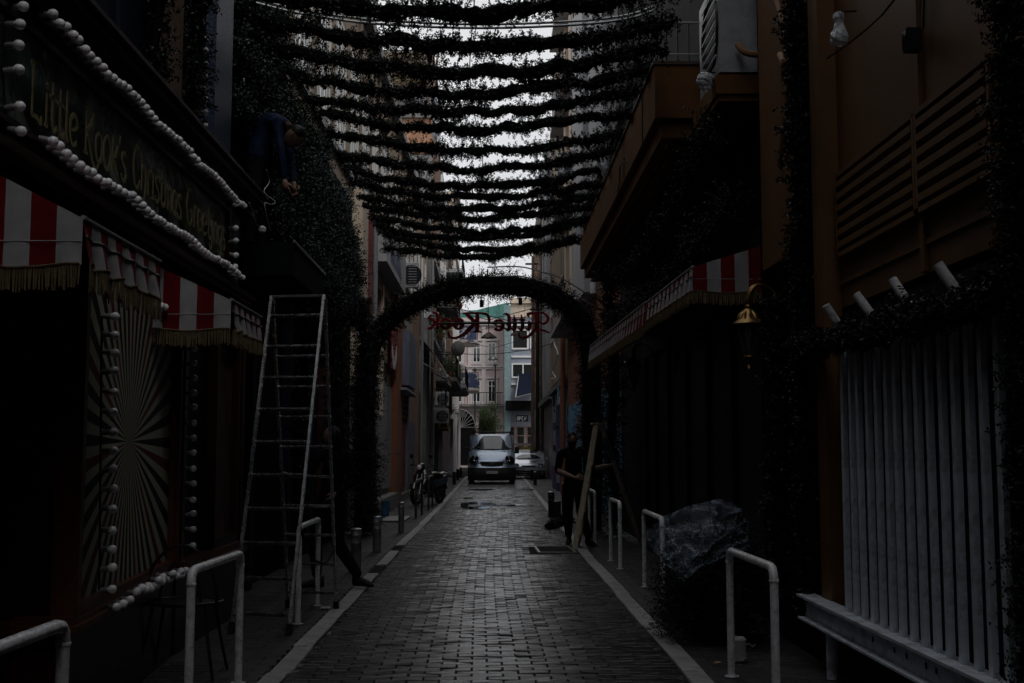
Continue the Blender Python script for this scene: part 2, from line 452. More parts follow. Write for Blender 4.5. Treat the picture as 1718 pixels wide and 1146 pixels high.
def garland(label, pts, rad, dens=420, seed=1, group=None, m='fir', core=0.3, name='fir_garland', cat='garland', **kw):
    c = Vector(pts[0])
    t = thing(name, c, label, cat, group)
    P, D, L = garland_geo(pts, rad, dens, seed, **kw)
    P = P - np.array(c)
    me = sprig_mesh('fir_tips', P, D, L, seed+7, K=kw.get('K',22), nl=kw.get('nl',0.028), wd=kw.get('wd',0.0085), flat=.45)
    obj('fir_tips', me, M[m], t, kind='stuff')
    if core:
        rg = random.Random(seed)
        C = resample(pts, kw.get('cstep',0.12))
        mb = MB(); mb.tube([tuple(p) for p in C], [max(.004,rad*core*rg.uniform(.5,1.2)*min(1,i*.5,(len(C)-1-i)*.5)) for i in range(len(C))], n=7)
        obj('garland_core', mb, M['fir_core'], t)
    return t
def sag(a, b, s, n=14, wob=0.02, seed=0):
    rg = random.Random(seed); a = Vector(a); b = Vector(b); out = []
    for i in range(n+1):
        u = i/n; p = a.lerp(b,u); p.z -= s*4*u*(1-u)
        p += Vector((0, rg.uniform(-wob,wob), rg.uniform(-wob,wob))); out.append(tuple(p))
    return out

# ------------------------------------------------------------------ ground, lane, pavements, kerbs
def xL(Y): return -1.355 + 0.07*min(1,max(0,(Y-17)/11))
def xR(Y): return 1.30 + 0.0085*max(0,Y-17)
g = MB(); g.add([(-150,-60,-.05),(150,-60,-.05),(150,340,-.05),(-150,340,-.05)], [(0,1,2,3)])
obj('ground', g, M['ground'], kind='structure')
g = MB(); ys = [-12,0,5,10,17,20,24,28,36,44,55,70,96]
g.add([(xL(y)-.05,y,-.012) for y in ys]+[(xR(y)+.05,y,-.012) for y in ys], [(i,i+len(ys),i+len(ys)+1,i+1) for i in range(len(ys)-1)])
road = obj('road', g, M['joint'], kind='structure')
rnd = random.Random(5)
def brick(mb, x0, x1, y0, y1, z, rg, tilt=0.0045):
    b = 0.005; zz = [z+rg.uniform(-tilt,tilt) for _ in range(4)]
    cs = [(x0,y0),(x1,y0),(x1,y1),(x0,y1)]; ins = [(x0+b,y0+b),(x1-b,y0+b),(x1-b,y1-b),(x0+b,y1-b)]
    vs = [(x,y,-.011) for x,y in cs]+[(x,y,zz[i]-.004) for i,(x,y) in enumerate(cs)]+[(x,y,zz[i]) for i,(x,y) in enumerate(ins)]
    mb.add(vs, [(8,9,10,11),(0,1,5,4),(1,2,6,5),(2,3,7,6),(3,0,4,7),(4,5,9,8),(5,6,10,9),(6,7,11,10),(7,4,8,11)])
field = MB(); nb = 0; row = 0; y = 5.9
variants = []
for k in range(24):
    mb = MB(); brick(mb, -.0968, .0968, -.0468, .0468, 0, rnd); me = mb.mesh('paving_brick'); me.materials.append(M['paver']); variants.append(me)
while y < 64:
    a = xL(y)+.078; b = xR(y)-.072; x = a - (0.1 if row % 2 else 0.0) - .02*rnd.random()*0
    drift = 0.03*math.sin(y*.35)
    x += drift - .06
    while x < b-.03:
        x0 = max(x+.0025, a); x1 = min(x+.1975, b)
        if x1-x0 > .03:
            z = 0.004*noise.noise(Vector((x*1.2,y*.6,0)))*2 + rnd.uniform(-.0022,.0022)
            if (y > 16.05 and y < 17.2 and x1 > .6 and x0 < 1.2): pass
            elif nb < 290 and y > 6.9 and x1-x0 > .18:
                o = obj('paving_brick', variants[rnd.randrange(24)], None, road, loc=((x0+x1)/2, y+.05, z), rot=(rnd.uniform(-.022,.022), rnd.uniform(-.014,.014), rnd.uniform(-.012,.012)))
                nb += 1
            else:
                brick(field, x0, x1, y+.003+rnd.uniform(-.001,.001), y+.097, z, rnd)
        x += .2
    y += .1; row += 1
obj('brick_field', field, M['paver_i'], road, kind='stuff')
# pavements either side
for side, nm in ((-1,'pavement_left'), (1,'pavement_right')):
    g = MB()
    xo = (lambda Y: -3.2) if side < 0 else (lambda Y: 3.6)
    xi = (lambda Y: xL(Y)-.04) if side < 0 else (lambda Y: xR(Y)+.04)
    g.add([(xo(y),y,-.018) for y in ys]+[(xi(y),y,-.018) for y in ys], [((i,i+len(ys),i+len(ys)+1,i+1) if side<0 else (i,i+1,i+len(ys)+1,i+len(ys))) for i in range(len(ys)-1)])
    pv = obj(nm, g, M['joint'], kind='structure')
    f = MB(); y = 5.9; row = 0
    while y < 60:
        a, b = (xo(y), xL(y)-.078) if side < 0 else (xR(y)+.078, xo(y))
        if side < 0: a = -2.75 if y < 21 else -2.6
        else: b = 2.6 if y < 40 else 3.3
        x = a - (.1 if row % 2 else 0)
        while x < b-.02:
            x0 = max(x+.002, a); x1 = min(x+.198, b)
            if x1-x0 > .02: brick(f, x0, x1, y+.002, y+.098, -.002+.006*noise.noise(Vector((x*1.5,y*.5,4))), rnd, .002)
            x += .2
        y += .1; row += 1
    obj('paving_field', f, M['walk'], pv, kind='stuff')
# kerb stones, one object each
ks = []
for k in range(6):
    mb = MB(); L = .492
    mb.cbox(-.0705,.0705,-L,L,-.04,.0,.006); me = mb.mesh('kerb_stone'); me.materials.append(M['kerb']); ks.append(me)
for side, fn, nm in ((-1, xL, 'kerb_left'), (1, xR, 'kerb_right')):
    base = MB()
    base.add([(fn(y)-.072,y,-.008) for y in ys[1:]]+[(fn(y)+.072,y,-.008) for y in ys[1:]], [(i,i+len(ys)-1,i+len(ys),i+1) for i in range(len(ys)-2)])
    kb = obj(nm, base, M['joint'], kind='structure')
    y = 5.6
    while y < 62:
        if not (side < 0 and (13.75 < y+.5 < 14.5 or 17.0 < y+.5 < 18.0)):
            dx = fn(y+.9)-fn(y+.1)
            obj('kerb_stone', ks[rnd.randrange(6)], None, kb, loc=(fn(y+.5)+rnd.uniform(-.006,.006), y+.5, .008+rnd.uniform(-.002,.004)), rot=(rnd.uniform(-.004,.004), rnd.uniform(-.02,.02), -dx/.8+rnd.uniform(-.006,.006)))
        y += 1.0
# iron cover frame set in the lane
mh = thing('drain_cover', (.93,16.6,0), 'rectangular drain cover with pale metal frame set in the brick lane by the timber stepladder', 'drain cover')
c = [onZ(897,917), onZ(953,917), onZ(966,928), onZ(905,928)]
mb = MB()
for a, b in ((0,1),(1,2),(2,3),(3,0)):
    mb.beam(c[a]+Vector((0,0,.004)), c[b]+Vector((0,0,.004)), .035, .02)
obj('frame', mb, M['steel'], mh)
mb = MB(); cc = sum(c, Vector())/4
mb.add([tuple(cc+(p-cc)*.95+Vector((0,0,-.004))) for p in c]+[tuple(cc+(p-cc)*.95+Vector((0,0,-.02))) for p in c], [(3,2,1,0),(4,5,6,7),(0,1,5,4),(1,2,6,5),(2,3,7,6),(3,0,4,7)])
for i in range(7):
    a = c[3].lerp(c[2], (i+.5)/7); b = c[0].lerp(c[1], (i+.5)/7)
    mb.beam(a.lerp(b,.06)+Vector((0,0,.0)), b.lerp(a,.06)+Vector((0,0,.0)), .03, .006)
obj('lid', mb, M['joint'], mh)
def blob(name, px, py, w, h, seed, m, label, cat, kind=None, z=0.012):
    c = onZ(px,py); sx = abs(onZ(px+w/2,py).x-c.x); sy = abs(onZ(px,py-h/2).y-c.y)
    rg = random.Random(seed); mb = MB(); n = 40; pts = []
    for i in range(n):
        a = 2*PI*i/n; r = 1+.28*noise.noise(Vector((math.cos(a)*2,math.sin(a)*2,seed)))+.12*noise.noise(Vector((math.cos(a)*7,math.sin(a)*7,seed)))
        pts.append((c.x+sx*r*math.cos(a), c.y+sy*r*math.sin(a)))
    mb.add([(x,y_,z) for x,y_ in pts]+[(c.x,c.y,z+.001)], [(i,(i+1)%n,n) for i in range(n)])
    return obj(name, mb, m, label=label, cat=cat, kind=kind)
blob('puddle', 800,848, 62,11, 3, M['water'], 'largest puddle, round a dark pothole in the middle of the lane', 'puddle')
blob('puddle', 862,848.5, 66,2.6, 8, M['water'], 'thin streak of water trailing right from the largest puddle', 'puddle')
blob('puddle', 884,822, 26,3.6, 5, M['water'], 'small bright puddle by the right kerb below the silver car', 'puddle')
blob('puddle', 808,822, 46,2.2, 6, M['water'], 'narrow puddle in front of the van bumper', 'puddle')
blob('puddle', 785,836, 18,1.6, 11, M['water'], 'tiny puddle between the pothole and the van', 'puddle')
blob('pothole', 798,849.3, 26,4, 9, M['iron'], 'dark pothole in the middle of the largest puddle', 'pothole', z=.018)

# ------------------------------------------------------------------ left shop
SX = -2.2
shop = thing('christmas_shop', (SX,7.6,0), 'dark red panelled shopfront with round bulbs, striped awnings and green banner on the left', 'shop')
EXT = {}
mb = MB()
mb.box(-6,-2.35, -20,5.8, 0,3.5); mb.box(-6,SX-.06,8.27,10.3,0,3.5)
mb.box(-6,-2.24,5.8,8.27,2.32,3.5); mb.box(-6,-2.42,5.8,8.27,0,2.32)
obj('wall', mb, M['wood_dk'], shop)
mb = MB(); mb.box(-6,-2.36,-20,10.3,3.68,15)
for y0 in (6.1, 7.1): mb.box(-2.358,-2.33,y0,y0+.06,3.68,8)
obj('upper_wall', mb, M['navy'], shop)
mb = MB(); mb.box(-2.355,-2.27,9.35,9.95,3.68,7); obj('blue_panel', mb, mat('blue_textured_panel',(0.012,0.022,0.06),0.35,var=.3,scale=30,bump=.9,bscale=70), shop)
mb = MB(); mb.box(-2.355,-2.29,8.05,8.42,3.68,7); obj('plank', mb, mat('weathered_plank',(0.10,0.062,0.04),0.7,var=.5,scale=4,stretch=(9,9,.6)), shop)
# bay with the sunburst window; the bay line runs (-2.04,5.8) -> (-2.21,8.25)
def bay(Y, out=0.0): return -2.04 - .0694*(Y-5.8) + out
def bayrun(mb, y0, y1, z0, z1, o0, o1, m=0):
    a0, b0, a1, b1 = bay(y0,o0), bay(y0,o1), bay(y1,o0), bay(y1,o1)
    mb.add([(a0,y0,z0),(b0,y0,z0),(b1,y1,z0),(a1,y1,z0),(a0,y0,z1),(b0,y0,z1),(b1,y1,z1),(a1,y1,z1)],
           [(0,3,2,1),(4,5,6,7),(0,1,5,4),(1,2,6,5),(2,3,7,6),(3,0,4,7)], m)
mb = MB(); bayrun(mb,5.8,8.27,0,.54,-.3,0); mb.box(-2.36,-2.04,5.78,5.799,0,.54)
mb.box(-2.6,-2.352+.01,2,5.779,0,.54); obj('base', mb, M['wood_red'], shop)
mb = MB()
for z0,z1,o in ((.54,.575,.05),(.575,.60,.03),(.60,.615,.015)): bayrun(mb,5.76,8.27,z0,z1,-.3,o); mb.box(-2.36,-2.04+o,5.76-o,5.765,z0,z1)
mb.box(-2.40,-2.30,2,5.70,.54,.60)
obj('sill', mb, M['wood_or'], shop)
mb = MB()
for (a,b,o) in ((5.78,5.84,.03),(5.84,5.9,.012),(8.15,8.2,.012),(8.2,8.26,.03)): bayrun(mb,a,b,.615,2.5,-.1,o)
bayrun(mb,5.9,8.15,.615,.66,-.1,.012)
obj('window_frame', mb, M['wood_or'], shop)
mb = MB(); mb.box(-2.352,-2.302,5.74,5.80,.6,2.6); mb.box(-2.36,-2.04,5.81,5.83,.6,2.6); obj('corner_post', mb, M['wood_red'], shop)
# sunburst print
sm, n, bs = _nodes('sunburst_print')
N = n.nodes.new; Lk = n.links.new
tcx = N('ShaderNodeTexCoord'); sx = N('ShaderNodeSeparateXYZ'); Lk(tcx.outputs['Object'], sx.inputs[0])
at = N('ShaderNodeMath'); at.operation = 'ARCTAN2'; Lk(sx.outputs['Z'], at.inputs[0]); Lk(sx.outputs['Y'], at.inputs[1])
ml = N('ShaderNodeMath'); ml.operation = 'MULTIPLY'; ml.inputs[1].default_value = 44/(2*PI); Lk(at.outputs[0], ml.inputs[0])
fr = N('ShaderNodeMath'); fr.operation = 'FRACT'; ad = N('ShaderNodeMath'); ad.operation='ADD'; ad.inputs[1].default_value = 100.25; Lk(ml.outputs[0], ad.inputs[0]); Lk(ad.outputs[0], fr.inputs[0])
gt = N('ShaderNodeMath'); gt.operation = 'GREATER_THAN'; gt.inputs[1].default_value = .5; Lk(fr.outputs[0], gt.inputs[0])
m4 = N('ShaderNodeMath'); m4.operation = 'MULTIPLY'; m4.inputs[1].default_value = .25; Lk(ad.outputs[0], m4.inputs[0])
f4 = N('ShaderNodeMath'); f4.operation = 'FRACT'; Lk(m4.outputs[0], f4.inputs[0])
g4 = N('ShaderNodeMath'); g4.operation = 'GREATER_THAN'; g4.inputs[1].default_value = .75; Lk(f4.outputs[0], g4.inputs[0])
mxa = N('ShaderNodeMixRGB'); mxa.inputs['Color1'].default_value = (0.006,0.006,0.006,1); mxa.inputs['Color2'].default_value = (0.12,0.010,0.012,1); Lk(g4.outputs[0], mxa.inputs['Fac'])
mxb = N('ShaderNodeMixRGB'); Lk(gt.outputs[0], mxb.inputs['Fac']); Lk(mxa.outputs[0], mxb.inputs['Color1']); mxb.inputs['Color2'].default_value = (0.36,0.37,0.29,1)
Lk(mxb.outputs[0], bs.inputs['Base Color']); bs.inputs['Roughness'].default_value = .55; bs.inputs['Specular IOR Level'].default_value = .25
mb = MB(); ya, yb = 5.9-6.98, 8.15-6.98
xa, xb = bay(5.9,-.03)-bay(6.98,-.03), bay(8.15,-.03)-bay(6.98,-.03)
mb.add([(xa,ya,.66-1.47),(xb,yb,.66-1.47),(xb,yb,2.5-1.47),(xa,ya,2.5-1.47),(xa-.02,ya,.66-1.47),(xb-.02,yb,.66-1.47),(xb-.02,yb,2.5-1.47),(xa-.02,ya,2.5-1.47)],
       [(0,1,2,3),(7,6,5,4),(0,4,5,1),(3,2,6,7)])
obj('sunburst_panel', mb, sm, shop, world=False, loc=Vector((bay(6.98,-.03),6.98,1.47))-Vector((SX,7.6,0)))
# second window, beyond the bay
mb = MB(); mb.box(-2.6,SX,8.28,10.25,0,.55); obj('base', mb, M['wood_red'], shop)
mb = MB(); mb.box(-2.5,SX+.08,8.28,10.28,.55,.59); mb.box(-2.5,SX+.05,8.28,10.28,.59,.64); obj('sill', mb, M['wood_or'], shop)
mb = MB()
mb.box(SX-.058,SX+.02,9.3,9.36,.64,2.6); mb.box(SX-.058,SX+.02,10.08,10.14,.64,2.6); mb.box(SX-.058,SX+.02,9.36,10.08,.64,.72); mb.box(SX-.058,SX+.02,9.36,10.08,2.3,2.38)
obj('poster_frame', mb, M['wood_red'], shop)
mb = MB(); mb.box(SX-.055,SX-.04,9.36,10.08,.72,2.3); obj('faded_poster', mb, mat('faded_poster',(0.05,0.03,0.022),.5,var=.7,scale=3.5,dirt=(0.11,0.075,0.05),dscale=4,damt=.9), shop)
mb = MB(); mb.box(SX-.058,SX+.03,10.2,10.29,.64,2.7); obj('pilaster', mb, M['wood_red'], shop)
mb = MB(); mb.box(SX-.058,SX+.03,8.29,8.36,.64,2.6); obj('pilaster', mb, M['wood_red'], shop)
mb = MB(); mb.box(-2.345,-2.30,3.5,5.6,.62,2.4); obj('shop_window', mb, M['dglass'], shop)
# fascia mouldings, cornice
mb = MB()
mb.box(-2.4,-2.13,3.0,10.28,2.69,2.73); mb.box(-2.4,-2.10,3.0,10.31,2.73,2.77); mb.box(-2.4,-2.14,3.0,10.28,2.77,2.80)
obj('lower_moulding', mb, M['wood_red'], shop)
mb = MB()
for i,(z0,z1,o) in enumerate(((3.50,3.54,.06),(3.54,3.57,.09),(3.57,3.60,.13),(3.60,3.66,.16),(3.66,3.685,.19))): mb.box(-2.6,SX+o,2.5,10.32+o*.3,z0,z1)
obj('cornice', mb, M['wood_red'], shop)
mb = MB(); mb.box(SX-.0575,SX-.03,9.72,10.19,2.81,3.49); obj('teal_panel', mb, M['teal'], shop)
mb = MB(); mb.box(-2.239,SX-.01,6.1,7.45,2.40,2.68); obj('teal_panel', mb, M['teal'], shop)
mb = MB()
for y0 in (6.05,7.45): mb.box(-2.239,SX+.01,y0,y0+.05,2.35,2.69)
mb.box(-2.239,SX+.015,6.1,7.45,2.35,2.40); obj('panel_frame', mb, M['wood_red'], shop)

# the banner signboard
sign = thing('banner_signboard', (-2.15,7.4,2.86), 'long dark green banner signboard with gold lettering in a wooden frame above the awnings', 'sign')
mb = MB(); mb.box(-2.24,-2.155,4.6,9.62,2.81,3.46); obj('backing_board', mb, M['wood_dk'], sign)
def bann(u,v):
    Y = 4.95+u*4.35; z = 2.885+v*.455 + .012*math.sin(u*23)*(1-v)
    x = -2.147 + .012*noise.noise(Vector((u*14,v*3,1))) + .01*math.sin(u*40+v*7)*(1-v)**2
    return (x,Y,z)
mb = MB(); mb.grid(90,10,bann); obj('banner_print', mb, M['banner'], sign, smooth=True)
mb = MB()
for z0,z1 in ((2.855,2.88),(3.345,3.375)): mb.box(-2.1545,-2.125,4.7,9.45,z0,z1)
mb.box(-2.1545,-2.125,9.36,9.40,2.881,3.344)
obj('frame', mb, M['wood_red'], sign)
def cr(pts, k=5):
    out = []
    P = [pts[0]]+list(pts)+[pts[-1]]
    for i in range(1,len(P)-2):
        for j in range(k):
            t = j/k; a,b,c,d = P[i-1],P[i],P[i+1],P[i+2]
            out.append(tuple(.5*((2*b[q])+(-a[q]+c[q])*t+(2*a[q]-5*b[q]+4*c[q]-d[q])*t*t+(-a[q]+3*b[q]-3*c[q]+d[q])*t**3) for q in range(len(a))))
    out.append(tuple(pts[-1])); return out
# stroke lettering: ('s' straight | 'c' curved, points), unit cap height
GL = {
 'L': (.62,[('s',[(.10,1.08),(.10,.0)]),('c',[(.10,.0),(.3,.03),(.5,-.04),(.52,.12)]),('s',[(0,1.04),(.2,1.06)])]),
 'i': (.24,[('s',[(.12,.66),(.12,0)]),('c',[(.10,.80),(.14,.84),(.14,.79),(.10,.80)]),('s',[(.05,0),(.2,0)])]),
 'j': (.24,[('s',[(.12,.66),(.12,0)]),('c',[(.12,0),(.10,-.22),(-.06,-.28),(-.12,-.14)]),('c',[(.10,.80),(.14,.84),(.14,.79),(.10,.80)])]),
 't': (.38,[('c',[(.16,.98),(.15,.4),(.17,.08),(.30,.0),(.38,.12)]),('s',[(.0,.66),(.36,.66)])]),
 'l': (.24,[('c',[(.10,1.06),(.10,.5),(.11,.08),(.22,.0)])]),
 'e': (.46,[('c',[(.07,.30),(.39,.40),(.37,.58),(.24,.67),(.09,.54),(.05,.28),(.10,.08),(.24,0),(.41,.12)])]),
 'K': (.60,[('s',[(.10,1.04),(.10,0)]),('c',[(.52,1.02),(.40,.78),(.13,.50)]),('c',[(.13,.50),(.34,.16),(.50,-.12),(.72,-.2),(.86,-.04)]),('s',[(.02,1.04),(.2,1.04)]),('s',[(.02,0),(.2,0)])]),
 'o': (.46,[('c',[(.23,.67),(.08,.54),(.05,.32),(.09,.1),(.23,0),(.37,.1),(.41,.32),(.38,.54),(.23,.67)])]),
 'O': (.50,[('c',[(.25,.76),(.08,.6),(.05,.34),(.09,.08),(.25,-.03),(.41,.08),(.45,.34),(.42,.6),(.25,.76)])]),
 'k': (.46,[('s',[(.08,.9),(.08,0)]),('c',[(.38,.7),(.28,.48),(.10,.36)]),('c',[(.10,.36),(.26,.18),(.44,0)])]),
 "'": (.14,[('s',[(.09,1.0),(.04,.8)])]),
 's': (.40,[('c',[(.35,.56),(.27,.67),(.12,.64),(.07,.50),(.16,.38),(.29,.28),(.35,.14),(.26,0),(.12,0),(.04,.12)])]),
 'C': (.56,[('c',[(.50,.84),(.42,1.0),(.26,1.03),(.11,.84),(.05,.5),(.10,.16),(.26,-.02),(.42,.03),(.53,.2)])]),
 'h': (.46,[('s',[(.08,1.02),(.08,0)]),('c',[(.08,.42),(.2,.64),(.34,.60),(.38,.4),(.37,.1),(.30,-.2),(.2,-.2)])]),
 'r': (.36,[('s',[(.10,.66),(.10,0)]),('c',[(.10,.42),(.18,.62),(.30,.67),(.36,.54)])]),
 'm': (.66,[('s',[(.08,.66),(.08,0)]),('c',[(.08,.44),(.18,.65),(.30,.62),(.32,.4),(.32,0)]),('c',[(.32,.44),(.42,.65),(.55,.62),(.57,.4),(.60,.0)])]),
 'a': (.46,[('c',[(.38,.5),(.26,.67),(.10,.58),(.05,.32),(.11,.06),(.24,0),(.37,.16)]),('c',[(.38,.66),(.37,.3),(.38,.06),(.45,.0)])]),
 'G': (.60,[('c',[(.50,.84),(.42,1.0),(.26,1.03),(.11,.84),(.05,.5),(.10,.16),(.26,-.02),(.42,.02),(.50,.2),(.50,.42)]),('s',[(.32,.42),(.58,.42)])]),
 'n': (.46,[('s',[(.08,.66),(.08,0)]),('c',[(.08,.42),(.2,.65),(.34,.6),(.37,.4),(.38,0)])]),
 'g': (.46,[('c',[(.38,.5),(.26,.67),(.10,.58),(.05,.34),(.11,.1),(.24,.04),(.37,.2)]),('c',[(.38,.66),(.38,.1),(.34,-.2),(.18,-.28),(.06,-.18)])]),
}
def word(txt, ya, yb, z, hh):
    tot = sum(GL[c][0] for c in txt); k = (yb-ya)/tot; u0 = ya
    for c in txt:
        wd, st = GL[c]; mb = MB()
        for kind, pts in st:
            p = pts if kind == 's' else cr(pts,5)
            mb.ribbon([(u0+q[0]*k, z+q[1]*hh) for q in p], [.017+.008*math.sin(PI*i/max(1,len(p)-1)) for i in range(len(p))], lambda u,v,d: (-2.118+d,u,v), 0, .003)
        obj('letter', mb, M['gold'], sign)
        u0 += wd*k
word('Little', 5.24, 5.86, 2.955, .235)
word("KoOk's", 5.95, 6.66, 2.965, .235)
word('Christmas', 6.77, 7.86, 2.985, .235)
word('Greetjngs', 7.98, 9.18, 3.0, .235)
mb = MB(); rg = random.Random(4)
for i in range(260):
    Y = rg.uniform(5.0,9.25); z = rg.uniform(2.9,3.33); r = rg.choice([.0025,.003,.004,.006])
    mb.add([(-2.119,Y-r,z),(-2.119,Y,z-r),(-2.119,Y+r,z),(-2.119,Y,z+r)], [(0,1,2,3)])
for (Y,z,r) in ((5.62,2.96,.035),(7.3,2.93,.03),(8.1,2.95,.03),(6.9,3.27,.025),(5.4,3.28,.025),(7.75,3.27,.02)):
    for a in range(4):
        t = PI*a/4; dy, dz = math.cos(t)*r, math.sin(t)*r
        mb.beam((-2.1185,Y-dy,z-dz),(-2.1185,Y+dy,z+dz),.004,.001,up=(1,0,0))
obj('snow_print', mb, M['snow'], sign, kind='stuff')

# round bulbs on cables
bm_ = MB(); prof = [(.0001,-.0)]+[(.026*math.sin(a), .036-.026*math.cos(a)) for a in [PI*(.18+.82*i/9) for i in range(10)]]
prof = [(.014,.004)]+[(.0245*math.sin(PI*(.2+.8*i/9)), .034-.0245*math.cos(PI*(.2+.8*i/9))) for i in range(10)]
bm_.lathe(prof, n=14, axis='X'); bulb_me = bm_.mesh('bulb'); bulb_me.materials.append(M['bulb']); bulb_me.polygons.foreach_set('use_smooth',[True]*len(bulb_me.polygons))
bm_ = MB(); bm_.lathe([(.0001,-.03),(.014,-.03),(.0155,-.005),(.0155,.012)], n=10, axis='X'); sock_me = bm_.mesh('socket'); sock_me.materials.append(M['socket'])
def bulb_string(label, pts, seed=0, rotz=0.0, group=None):
    rg = random.Random(seed); c = Vector(pts[0])
    t = thing('bulb_string', c, label, 'string lights', group)
    for p in pts:
        p = Vector(p); ro = (0, rg.uniform(-.18,.18), rotz+rg.uniform(-.25,.25))
        b = obj('bulb', bulb_me, None, t, world=False, loc=p-c, rot=ro)
        obj('socket', sock_me, None, b, world=False)
    mb = MB(); mb.tube([tuple(Vector(p)+Vector((-.035,0,.0))) for p in pts], .006, n=6); obj('cable', mb, M['cable'], t)
    return t
rg = random.Random(2)
P = []; Y = 5.30
while Y < 9.62: P.append((-2.085, Y, 3.435+.012*math.sin(Y*6)+rg.uniform(-.006,.006))); Y += .088+rg.uniform(-.012,.012)
bulb_string('long string of white globe bulbs along the top of the green banner, under the cornice', P, 1)
P = []; Y = 5.36; 
while Y < 9.60: P.append((-2.085, Y, 2.845-.03*abs(math.sin((Y-5.36)*2.6))+.02+rg.uniform(-.006,.006))); Y += .088+rg.uniform(-.012,.012)
bulb_string('wavy string of white globe bulbs along the bottom of the green banner', P, 2)
bulb_string('short column of globe bulbs at the near left end of the green banner', [onX(x,y,-2.11) for x,y in ((26,12),(20,41),(20,76),(18,118),(21,180),(23,218))], 3)
bulb_string('short column of globe bulbs on the teal panel at the far end of the banner', [onX(x,y,-2.11) for x,y in ((389,344),(389,383),(389,405),(389,427),(388,447),(387,460))], 4)
bulb_string('tall column of globe bulbs down the near side of the sunburst window', [onX(182-i*.3,500+z/2.12,-2.03) for i,z in enumerate((65,130,193,262,332,403,478,543,612,680,748,825,893,963,1038))], 5)
bulb_string('tall column of globe bulbs between the sunburst window and the far poster', [onX(318-i*.15,500+z/2.12,-2.15) for i,z in enumerate((130,181,235,285,338,390,443,497,552,605,659,716,769,821,883))], 6)
bulb_string('jumbled cluster of globe bulbs along the sill under the sunburst window', [onX(120+x/2.12,500+y/2.12,-2.0+.02*(i%2)) for i,(x,y) in enumerate(((147,1100),(172,1085),(193,1072),(217,1047),(236,1034),(252,1040),(255,1025),(268,1035),(285,1020),(297,1002),(315,988),(308,1004),(337,1000),(345,982),(360,990),(377,970),(380,984),(395,972)))], 7, rotz=-.5)
bulb_string('six globe bulbs in a row on the wall between the two left awnings', [onX(120+x/2.12,500+y/2.12,-2.14) for x,y in ((300,30),(313,35),(332,47),(347,55),(368,67),(390,68),(410,78))], 8)
bulb_string('column of globe bulbs high on the blue upper wall above the shop cornice', [onX(337,y,-2.26) for y in (67,85,108,127,149,168,188,210,229)], 9)

